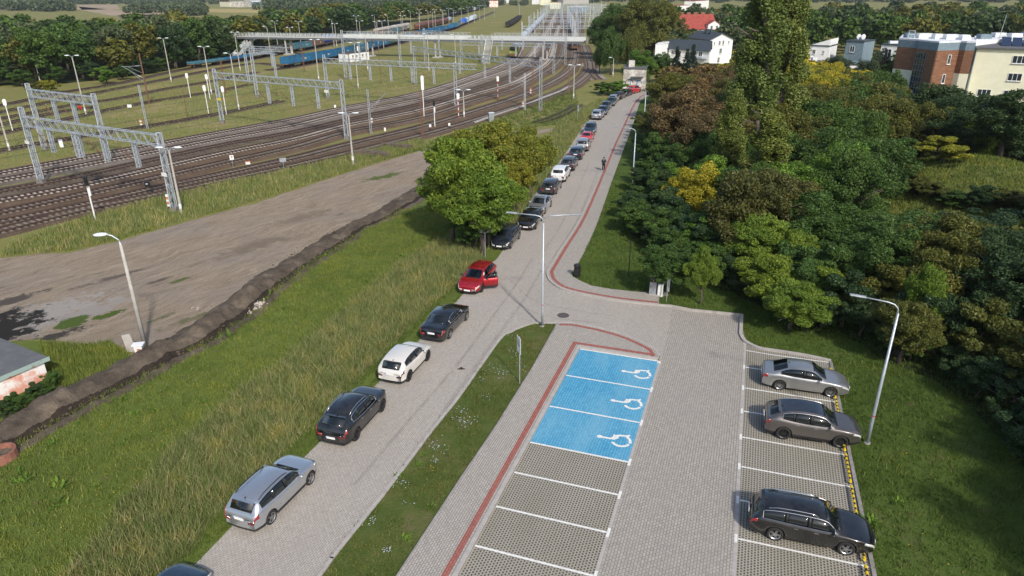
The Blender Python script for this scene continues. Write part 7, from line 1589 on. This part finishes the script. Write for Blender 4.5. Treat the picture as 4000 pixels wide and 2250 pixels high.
gable(rh, G1+nr*4, G1, G2-G1, zR+1.5, zR+3, 'roof_red', .3)
for f in (.3, .75): win(rh, G1, G2, 5.4*f, zR+.2, .9, 1.5)
for f in (.2, .4, .6, .8): win(rh, U1, U2, LU*f, 4.4, 1.2, 1.5)
def hut(name, label, px0, px1, h, dep, wall, roof, zb=0., grp=None, wins=(), over=.25):
    a, b = Vector(P2(*px0, zb)), Vector(P2(*px1, zb)); d_ = (b-a).normalized(); n_ = Vector((-d_.y, d_.x)); n_ = n_ if n_.y > 0 else -n_
    r_, _ = block(name, label, 'building', [a, b, b+n_*dep, a+n_*dep], h, wall, roof, over, grp=grp)
    for f, z, w, hh in wins: win(r_, a, b, (b-a).length*f, z, w, hh)
    return r_, a, b, n_
DG = 'distant buildings on the horizon'
hut('red_roofed_house', 'far red roofed house behind the trees, above the big red roof', (2645, 50), (2690, 46), 9, 10, 'white_wall', 'roof_red', 4, DG); hut('red_roofed_house', 'farthest red roof at the top right of the big tree', (2715, 24), (2768, 20), 9, 12, 'white_wall', 'roof_red', 4, DG)
# graffiti building at the road end
r_, a, b, n_ = hut('garage_building', 'worn white garage wall with blue and black graffiti at the road end', (2432, 350), (2519, 352), 4.6, 9, 'worn_wall', 'roof_felt', wins=()); dd_ = (b-a).normalized()
for f, mt_, rr in ((.28, 'graf_black', .85), (.5, 'graf_blue', .9), (.72, 'graf_blue', .6)):
    c = a+dd_*(b-a).length*f-n_*.03; q = MB(); ps = [(c.x+dd_.x*math.cos(k*.5)*rr, c.y+dd_.y*math.cos(k*.5)*rr, 1.5+rr*math.sin(k*.5)) for k in range(11)]; q.tube(ps, .07, 4); q.build('graffiti', mt_, r_)
q = MB(); c = a+dd_*1.6+n_*1.5; q.box((c.x, c.y, 5.4), (1.3, 1.0, 1.8)); q.build('chimney', 'worn_wall', r_); q = MB(); c = a+dd_*1.8+n_*6; q.box((c.x, c.y, 5.6), (.9, .9, 2.6)); q.build('chimney', 'worn_wall', r_)
q = MB(); c = a+dd_*(b-a).length*.62-n_*.5; q.box(None, (2.8, 1., .12), M4=Matrix.Translation((c.x, c.y, 2.9)) @ Matrix.Rotation(math.atan2(dd_.y, dd_.x), 4, 'Z')); q.build('canopy', 'roof_felt', r_)
# white signal cabin in the yard
r_, a, b, n_ = hut('signal_cabin', 'small white signal cabin with dark roof in the grass of the yard', (1368, 243), (1443, 233), 2.6, 4.6, 'white_wall', 'roof_slate', wins=((.15, 1.7, .8, .8), (.35, 1.7, .8, .8), (.65, 1.7, .9, .9), (.85, 1.7, .9, .9))); q = MB(); c = (a+b)/2+n_*2+(b-a)*.2; q.box((c.x, c.y, 3.6), (.6, .6, 1.5)); q.build('chimney', 'white_wall', r_)
# brown clad building with glass stair tower
ZT = 11.6; F = [Vector(P2(u, v, ZT)) for u, v in ((3512, 148.5), (3587, 153), (3591, 154.5), (3670, 162), (3753.5, 159), (3778, 160.5), (3815, 161.5))]
bk = Vector((F[3]-Vector((0, 0))).normalized())*13; pol = [tuple(q) for q in F]+[tuple(F[6]+bk), tuple(F[0]+bk)]
bb = thing('clad_building', 'brown wood clad building with grey parapet and a tall glass stair strip', 'building'); pc = ccw(pol)
m_ = MB(); m_.prism(pc, 0, 5.6); m_.build('lower_wall', 'cream_wall', bb); m_ = MB(); m_.prism(pc, 5.604, 9.9); m_.build('wood_cladding', 'wood_clad', bb); m_ = MB(); m_.prism(pc, 9.904, ZT-.3); m_.build('parapet', 'panel_grey', bb); m_ = MB(); m_.prism(pc, ZT-.296, ZT); m_.build('roof', 'roof_white', bb)
def skin_(a, b, z0, z1, mt_, nm_, off=.06): d_ = (b-a).normalized(); n_ = Vector((d_.y, -d_.x)); c = (a+b)/2+n_*off; q = MB(); q.box(None, ((b-a).length, .1, z1-z0), M4=Matrix.Translation((c.x, c.y, (z0+z1)/2)) @ Matrix.Rotation(math.atan2(d_.y, d_.x), 4, 'Z')); return q.build(nm_, mt_, bb)
skin_(F[2], F[3], 0, 9.9, 'wood_clad', 'wood_cladding'); skin_(F[3], F[4], 0, 9.9, 'wood_clad', 'wood_cladding')
ga, gb = F[2]+(F[3]-F[2])*.03, F[2]+(F[3]-F[2])*.56; g_ = skin_(ga, gb, .2, 9.3, 'window_glass', 'stair_glazing', .14); d_ = (gb-ga); n_ = Vector((d_.y, -d_.x)).normalized(); q = MB()
for k in range(5): c = ga+d_*k/4+n_*.2; q.box((c.x, c.y, 4.75), (.07, .07, 9.1))
for k in range(9): c = (ga+gb)/2+n_*.2; q.box(None, (d_.length, .07, .07), M4=Matrix.Translation((c.x, c.y, .4+k*1.1)) @ Matrix.Rotation(math.atan2(d_.y, d_.x), 4, 'Z'))
q.build('glazing_bars', 'panel_grey', g_)
e_ = (F[4]-F[3]).length; nn_ = Vector(((F[4]-F[3]).y, -(F[4]-F[3]).x)).normalized()*.1
for f, z in ((.62, 8.2), (.56, 4.6)): win(bb, F[3]+nn_, F[4]+nn_, e_*f, z, .75, 1.7, bars=0)
for k, f in enumerate((.12, .32, .5, .68, .85)):
    for j in (.25, .6): c = F[0]+(F[6]-F[0])*f+bk*j; q = MB(); q.box((c.x, c.y, ZT+.35), (2.6 if k % 2 else 1.6, 1.4, .7)); q.build('roof_light', 'roof_white' if (k+j > 1) else 'panel_grey', bb)
c = F[0]+(F[1]-F[0])*.6+bk*.15; q = MB(); 
for dx in (-.6, .6):
    for z in (0, .6, 1.3): q.bar((c.x+dx, c.y, ZT+z), (c.x+dx, c.y+1, ZT+z), .06)
    q.bar((c.x+dx, c.y, ZT), (c.x+dx, c.y, ZT+1.5), .07)
for z in (.7, 1.4): q.bar((c.x-.6, c.y, ZT+z), (c.x+.6, c.y, ZT+z), .07)
q.build('roof_ladder', 'galv', bb)
fb2 = F[6]+Vector((34, 10)); wr_ = thing('flat_roofed_building', 'long white flat roofed building behind the cream block', 'building'); m_ = MB(); m_.prism(ccw([tuple(F[6]+bk*.25), tuple(fb2), tuple(fb2+bk*1.1), tuple(F[6]+bk*1.3)]), 0, ZT-.1); m_.build('wall', 'white_wall', wr_); m_ = MB(); m_.prism(ccw([tuple(F[6]+bk*.25), tuple(fb2), tuple(fb2+bk*1.1), tuple(F[6]+bk*1.3)]), ZT-.09, ZT+.1); m_.build('roof', 'roof_white', wr_)
for k in range(9): c = F[6]+(fb2-F[6])*(k+.5)/9+bk*(.45+.3*(k % 2)); q = MB(); q.box((c.x, c.y, ZT+.5), (2.2, 1.5, .9)); q.build('roof_unit', 'roof_white' if k % 3 else 'panel_grey', wr_)
q = MB(); c = F[6]+(fb2-F[6])*.2; q.tube([(c.x, c.y+2, ZT), (c.x+.3, c.y+2, ZT+4.5)], .05, 5); q.build('antenna', 'galv', wr_)
# cream apartment block
ZC = 10.2; c0, c1 = Vector(P2(3818, 189, ZC)), Vector(P2(4000, 201, ZC)); dc = (c1-c0).normalized(); dc = Vector((.86, -.51)); c1 = c0+dc*30; nc = Vector((-dc.y, dc.x)); nc = nc if nc.y > 0 else -nc
cb = thing('apartment_block', 'cream plastered apartment block with white framed windows and solar panels', 'building'); pc = ccw([tuple(c0), tuple(c1), tuple(c1+nc*11), tuple(c0+nc*11)]); m_ = MB(); m_.prism(pc, 0, ZC); m_.build('wall', 'cream_wall', cb)
e0, e1 = c0-dc*.3-nc*.5, c1-nc*.5; m_ = MB(); m_.add([(*e0, ZC), (*e1, ZC), (*(e1+nc*12), ZC+1.4), (*(e0+nc*12), ZC+1.4), (*e0, ZC+.2), (*e1, ZC+.2), (*(e1+nc*12), ZC+1.6), (*(e0+nc*12), ZC+1.6)], [(3, 2, 1, 0), (4, 5, 6, 7), (0, 1, 5, 4), (1, 2, 6, 5), (2, 3, 7, 6), (3, 0, 4, 7)]); m_.build('roof', 'roof_felt', cb)
for k in range(12): a = c0+dc*(3.8+k*1.75)+nc*1.6; m_ = MB(); m_.add([(*a, ZC+.55), (*(a+dc*1.6), ZC+.55), (*(a+dc*1.6+nc*3.4), ZC+1.9), (*(a+nc*3.4), ZC+1.9)], [(0, 1, 2, 3)]); m_.build('solar_panel', 'solar', cb)
for zi, z in enumerate((8.4, 5.2, 2.0)):
    uu = {0: (3971,), 1: (3958,), 2: (3886, 3944)}[zi]
    for k in range(-1, 6):
        tpos = 7.2+k*4.3
        if k == -1 and zi < 2: continue
        win(cb, c0, c1, tpos, z, 2.2, 1.35, bars=2)
q = MB(); q.box((c0.x-.12, c0.y-.1, ZC/2), (.16, .16, ZC)); q.build('downpipe', 'panel_grey', cb)
# small houses between the poplars and the clad building
r_, a, b, n_ = hut('white_annex_house', 'white annex with a slanting dark roof right of the poplars', (3150, 236), (3232, 240), 5.6, 9, 'white_wall', 'roof_slate', 1.5, wins=((.3, 4, .8, 1.2), (.75, 4, .5, .9))); q = MB(); q.add([(*a, 5.6), (*b, 5.6), (*b, 7.6), (*(b+n_*9), 5.6), (*(b+n_*9), 7.6)], [(0, 1, 2), (1, 3, 4, 2)]); q.build('gable_wall', 'white_wall', r_)
r_, a, b, n_ = hut('flat_roofed_building', 'low flat roofed white building with roof boxes, left of the golden tree', (3140, 258), (3250, 250), 4.6, 9, 'white_wall', 'roof_felt', 4.4)
for k in range(4): c = a+(b-a)*(k+.6)/4.5+n_*(2+k % 2*3); q = MB(); q.box((c.x, c.y, 5.5), (1.1, .9, .9)); q.build('roof_unit', 'roof_white', r_)
r_, a, b, n_ = hut('dark_house', 'dark grey house with a flat roof carrying two white satellite dishes', (3296, 222), (3365, 226), 7.2, 8, 'panel_grey', 'roof_slate', 3, wins=((.4, 5.2, 1.2, 1.6),))
for k in (.5, .75): c = a+(b-a)*k+n_*2; q = MB(); q.ell((c.x, c.y, 8.4), (.65, .15, .75), 12, 8); q.build('satellite_dish', 'roof_white', r_)
hut('low_white_building', 'low white building with grey roof right behind the golden tree', (3300, 262), (3378, 250), 4.4, 8, 'white_wall', 'panel_grey', 4.2, wins=((.6, 3, 1.2, 1.),))
r_, a, b, n_ = hut('white_house_small', 'small white house with dark flat roof and balcony door next to the clad building', (3432, 236), (3500, 240), 7.0, 8, 'white_wall', 'roof_slate', 3, wins=((.45, 5.0, 1.6, 2.0),)); c = (a+b)/2+n_*3; q = MB(); q.box((c.x, c.y, 7.6), (3., 1., .7)); q.build('roof_unit', 'roof_white', r_)
# distant buildings
hut('farmhouse', 'far farmhouse with a red roof on the left horizon', (860, 26), (900, 27), 7, 14, 'cream_wall', 'roof_red', 0, DG); hut('barn', 'far long grey barn beside the red roofed farmhouse', (902, 28), (955, 28), 8, 18, 'worn_wall', 'panel_grey', 0, DG)
hut('warehouse', 'far white warehouse left of the big trees', (956, 24), (1010, 24), 8, 25, 'white_wall', 'roof_white', 0, DG); hut('warehouse', 'far grey hall with a blue tint behind the field', (1010, 26), (1090, 22), 7, 25, 'panel_grey', 'roof_white', 0, DG); hut('warehouse', 'far low white hall above the footbridge', (1105, 24), (1155, 26), 7, 25, 'white_wall', 'roof_white', 0, DG); hut('warehouse', 'far white hall right of the low one', (1180, 8), (1260, 8), 9, 30, 'white_wall', 'roof_white', 0, DG)
hut('station_building', 'far cream station building with a red roof at the end of the yard', (2148, 34), (2184, 34), 7, 12, 'cream_wall', 'roof_red', 0, DG); hut('station_building', 'far yellow station building left of the red roofed one', (2110, 20), (2142, 20), 9, 14, 'cream_wall', 'cream_wall', 0, DG); hut('warehouse', 'far white building at the end of the yard', (2078, 17), (2100, 17), 8, 12, 'white_wall', 'roof_white', 0, DG)
hut('far_house', 'far pink house at the edge of the wood beyond the wagons', (1893, 26), (1912, 28), 8, 12, 'pink_plaster', 'roof_red', 0, DG); hut('far_house', 'far white house with dark roof on the horizon', (1962, 12), (1980, 12), 8, 12, 'white_wall', 'roof_slate', 0, DG); hut('platform_roof', 'far long platform roof right of the station', (2200, 16), (2300, 14), 6, 14, 'concrete', 'panel_grey', 0, DG); hut('warehouse', 'far blue and white shed at the right side of the far yard', (2262, 48), (2300, 46), 5, 14, 'panel_grey', 'roof_white', 0, DG)
hut('solar_field_house', 'small reddish brick hut hidden in the left wood', (88, 92), (112, 92), 6, 6, 'brick_red', 'roof_red', 4, None)
# trucks parked behind the footbridge
for u, c_, lb in ((1065, 'orange_paint', 'orange tipper truck parked beyond the footbridge'), (1092, 'white_paint', 'white and red truck parked beyond the footbridge'), (1048, 'red_paint', 'red truck partly hidden beside the orange one')):
    p = at(u, 122, 1.5); r_ = thing('parked_truck', lb, 'truck', (p.x, p.y, 0), R(20), 'trucks beyond the footbridge')
    q = MB(); q.box((0, 0, 2.0), (5.0, 2.4, 2.2)); q.build('cargo_box', c_, r_); q = MB(); q.box((3.6, 0, 1.8), (1.9, 2.3, 2.2), tap=.9); q.build('cab', 'red_paint' if c_ != 'orange_paint' else 'orange_paint', r_); q = MB(); q.box((4.55, 0, 2.2), (.1, 1.9, .8)); q.build('windscreen', 'car_glass', r_)
    for x in (-1.6, -.4, 3.4):
        for y in (-1.1, 1.1): q = MB(); q.tube([(x, y-.15, .5), (x, y+.15, .5)], .5, 12); q.build('wheel', 'rubber', r_)
# ------------------------------------------------ small street things
# litter bin
p = at(2253, 1083); r_ = thing('litter_bin', 'black litter bin standing on the grass corner by the pavement', 'litter bin', p, R(-10))
q = MB(); q.tube([(0, 0, .18), (0, 0, .95)], [.23, .25], 14); q.build('bin_body', 'black_paint', r_, smooth=False); q = MB(); q.tube([(0, 0, .98), (0, 0, 1.06), (0, 0, 1.12)], [.27, .27, .2], 14); q.build('lid', 'black_paint', r_); q = MB(); q.box((0, -.245, .86), (.26, .03, .1)); q.build('opening', 'wheel_well', r_); q = MB(); q.box((.27, 0, .5), (.06, .08, 1.05)); q.build('post', 'black_paint', r_)
# ticket machine
p = at(2548, 1153); r_ = thing('ticket_machine', 'tall grey ticket machine with a black screen hood beside the walkway', 'ticket machine', p, R(-12))
q = MB(); q.box((0, 0, .05), (.62, .5, .14)); q.build('plinth', 'kerb', r_); q = MB(); q.box((0, 0, .62), (.50, .36, 1.0)); q.build('cabinet', 'galv_dull', r_); q = MB(); q.box((0, .03, 1.36), (.5, .3, .48)); q.build('head', 'black_paint', r_); q = MB(); q.box((0, -.13, 1.36), (.4, .03, .3)); q.build('screen', 'car_glass', r_); q = MB(); q.box((0, -.04, 1.66), (.56, .5, .1)); q.build('hood', 'lamp_head', r_)
q = MB(); q.box((0, -.16, 1.24), (.06, .03, .05)); q.build('button', 'yellow_paint', r_)
p = at(2567, 1157); r_ = thing('power_cabinet', 'low white power cabinet right beside the ticket machine', 'cabinet', (p.x+.2, p.y, 0), R(-12)); q = MB(); q.box((0, 0, .48), (.38, .25, .96)); q.build('housing', 'white_paint', r_); q = MB(); q.box((0, 0, .98), (.42, .29, .05)); q.build('lid', 'lamp_head', r_)
q = MB(); p = at(2555, 1151); q.box((p.x+.1, p.y+.1, .0), (1.9, .8, .08)); tag(q.build('concrete_pad', 'kerb_grey'), kind='structure')
# signs
def sign(label, b, tv, panels, az, mat='galv', nm='road_sign', r=.03):
    p = at(*b); h = hgt(b[0], b[1], tv); r_ = thing(nm, label, 'sign', p, az); q = MB(); q.tube([(0, 0, 0), (0, 0, h)], r, 8); q.build('post', mat, r_)
    for (w, z0, z1, mf, y) in panels:
        q = MB(); q.box((0, y, h*0+(z0+z1)/2), (w, .02, z1-z0)); pn = q.build('panel', mf, r_)
    return r_, h
r_, h = sign('sign post with white disabled parking panel standing in the grass strip', (2030, 1498), 1316, (), R(-72)); 
h = max(h, 2.9)
for z0, z1 in ((h-.62, h), (h-1.0, h-.65)):
    q = MB(); q.box((0, -.045, (z0+z1)/2), (.62, .02, z1-z0)); q.build('panel', 'white_paint', r_)
q = MB()
for a, b in (((-.12, h-.2), (-.06, h-.4)), ((-.06, h-.4), (.1, h-.42)), ((.1, h-.42), (.16, h-.55)), ((-.15, h-.35), (-.16, h-.5)), ((-.16, h-.5), (.02, h-.57))): q.bar((a[0], -.06, a[1]), (b[0], -.06, b[1]), .008, .035)
q.ell((-.13, -.06, h-.13), (.035, .006, .035), 8, 5); q.build('wheelchair_symbol', 'black_paint', r_)
sign('grey sign seen from behind on a post beside the navy hatchback', (1896, 1006), 875, ((.82, 2.25, 3.05, 'galv_dull', .05),), R(8)); sign('sign post with two narrow boards seen edge on, right of the ticket machine', (2603, 1176), 1078, ((.4, 1.2, 1.95, 'galv', .04), (.36, .8, 1.15, 'white_paint', .04)), R(-76)); sign('thin dark post leaning in the lawn at the edge of the thicket', (2455, 1078), 940, (), 0, 'black_paint', 'post', .035)
sign('white sign seen edge on where the side path meets the road', (2256, 471), 424, ((.5, 1.6, 2.6, 'white_paint', .04),), R(-65))
# yellow and black wheel stops along the right hand bays
for i in range(-1, 8):
    a0 = gr(LR-.30, OFF+2.5*i+.18+(1.3 if i < 0 else 0)); b0 = gr(LR-.30, OFF+2.5*i+2.38); n_ = 13 if i >= 0 else 6; q = MB()
    r_ = thing('wheel_stop', 'yellow and black striped barrier bar across the right hand bays, %s from the far end' % ordn[i+1], 'barrier bar', (a0.x, a0.y, 0), 0, 'striped barrier bars'); d_ = b0-a0
    for k in range(n_): q.k = k % 2; x0, x1 = d_*(k/n_), d_*((k+1)/n_); rr = .06 if k % 2 == 0 else .042; q.tube([(x0.x, x0.y, .2), (x1.x, x1.y, .2)], rr, 8)
    q.build('bar', ['yellow_paint', 'black_paint'], r_)
    for f in (.06, .94): q = MB(); c = d_*f; q.tube([(c.x, c.y, 0), (c.x, c.y, .2)], .03, 6); q.build('leg', 'black_paint', r_)
# concrete slab and poster box by the left lamp
p = at(512, 1372); r_ = thing('concrete_slab', 'upright weathered concrete slab beside the old lamp post', 'slab', p, R(12)); q = MB(); q.box(None, (.52, .1, 1.25), M4=Matrix.Translation((0, 0, .58)) @ Matrix.Rotation(R(-6), 4, 'Y')); q.build('slab', 'kerb', r_)
p = at(550, 1388); r_ = thing('notice_box', 'white box with a flat lid and torn posters at the foot of the lamp post', 'box', p, R(10)); q = MB(); q.box((0, 0, .38), (.42, .34, .76), tap=1.15); q.build('housing', 'white_paint', r_); q = MB(); q.box((0, 0, .80), (.68, .48, .07)); q.build('lid', 'petal_white', r_); q = MB(); q.box((.03, -.20, .4), (.2, .02, .3)); q.box((-.1, -.205, .25), (.1, .02, .12)); q.build('poster', 'orange_paint', r_)
# rusty ring at the left edge
p = at(8, 1790); r_ = thing('rusty_ring', 'rusty brown broken well ring half sunk in the meadow at the left edge', 'well ring', p); q = MB(); n = 18
for k in range(n):
    a, b = 2*math.pi*k/n, 2*math.pi*(k+1)/n; q.add([(math.cos(t_)*r__, math.sin(t_)*r__, z) for t_ in (a, b) for r__, z in ((.75, 0), (.7, .45), (.58, .45), (.55, .1))], [(0, 4, 5, 1), (1, 5, 6, 2), (2, 6, 7, 3)])
q.build('ring', 'brick_red', r_); q = MB(); q.add([(math.cos(2*math.pi*k/n)*.57, math.sin(2*math.pi*k/n)*.57, .2) for k in range(n)], [tuple(range(n))]); q.build('soil', 'soil', r_)
# trampled sparse spots: drain and debris on the road
q = MB(); rg = random.Random(4)
for u, v, n_ in ((1800, 1440, 14), (955, 2045, 12)):
    c = at(u, v)
    for k in range(n_): q.box(None, (.12, .06, .03), M4=Matrix.Translation((c.x+rg.gauss(0, .12), c.y+rg.gauss(0, .08), .02)) @ Matrix.Rotation(rg.random()*3, 4, 'Z'))
tag(q.build('road_debris', 'soil'), 'little clods of dirt lying on the road paving', kind='stuff')

# ------------------------------------------------ air
hz = MB(); hz.box((150, 1500, 24.0), (3400, 3400, 56)); ho = hz.build('haze', [M('haze_tmp')]); ho['kind'] = 'stuff'
mt = bpy.data.materials.new('haze_air'); mt.use_nodes = True; t = mt.node_tree; t.nodes.remove(t.nodes['Principled BSDF']); pv = t.nodes.new('ShaderNodeVolumePrincipled'); pv.inputs['Color'].default_value = (.80, .86, .92, 1); pv.inputs['Density'].default_value = .0001; pv.inputs['Anisotropy'].default_value = .2; t.links.new(pv.outputs[0], t.nodes['Material Output'].inputs['Volume']); ho.data.materials[0] = mt

# ------------------------------------------------ look-alikes told apart by their order in the picture
def ordw(n):
    b = ['', 'first', 'second', 'third', 'fourth', 'fifth', 'sixth', 'seventh', 'eighth', 'ninth', 'tenth', 'eleventh', 'twelfth', 'thirteenth', 'fourteenth', 'fifteenth', 'sixteenth', 'seventeenth', 'eighteenth', 'nineteenth']
    if n < 20: return b[n]
    t_ = {2: ('twenty', 'twentieth'), 3: ('thirty', 'thirtieth'), 4: ('forty', 'fortieth'), 5: ('fifty', 'fiftieth'), 6: ('sixty', 'sixtieth')}[n//10]
    return t_[1] if n % 10 == 0 else t_[0]+'-'+b[n % 10]
byl = {}
for o in bpy.data.objects:
    if o.parent is None and o.get('category') and o.get('label'): byl.setdefault(o['label'], []).append(o)
for lb, os_ in byl.items():
    if len(os_) > 1:
        os_.sort(key=lambda o: pix((o.location.x, o.location.y, 0))[0])
        for i, o in enumerate(os_): o['label'] = '%s, %s from left' % (lb, ordw(i+1))
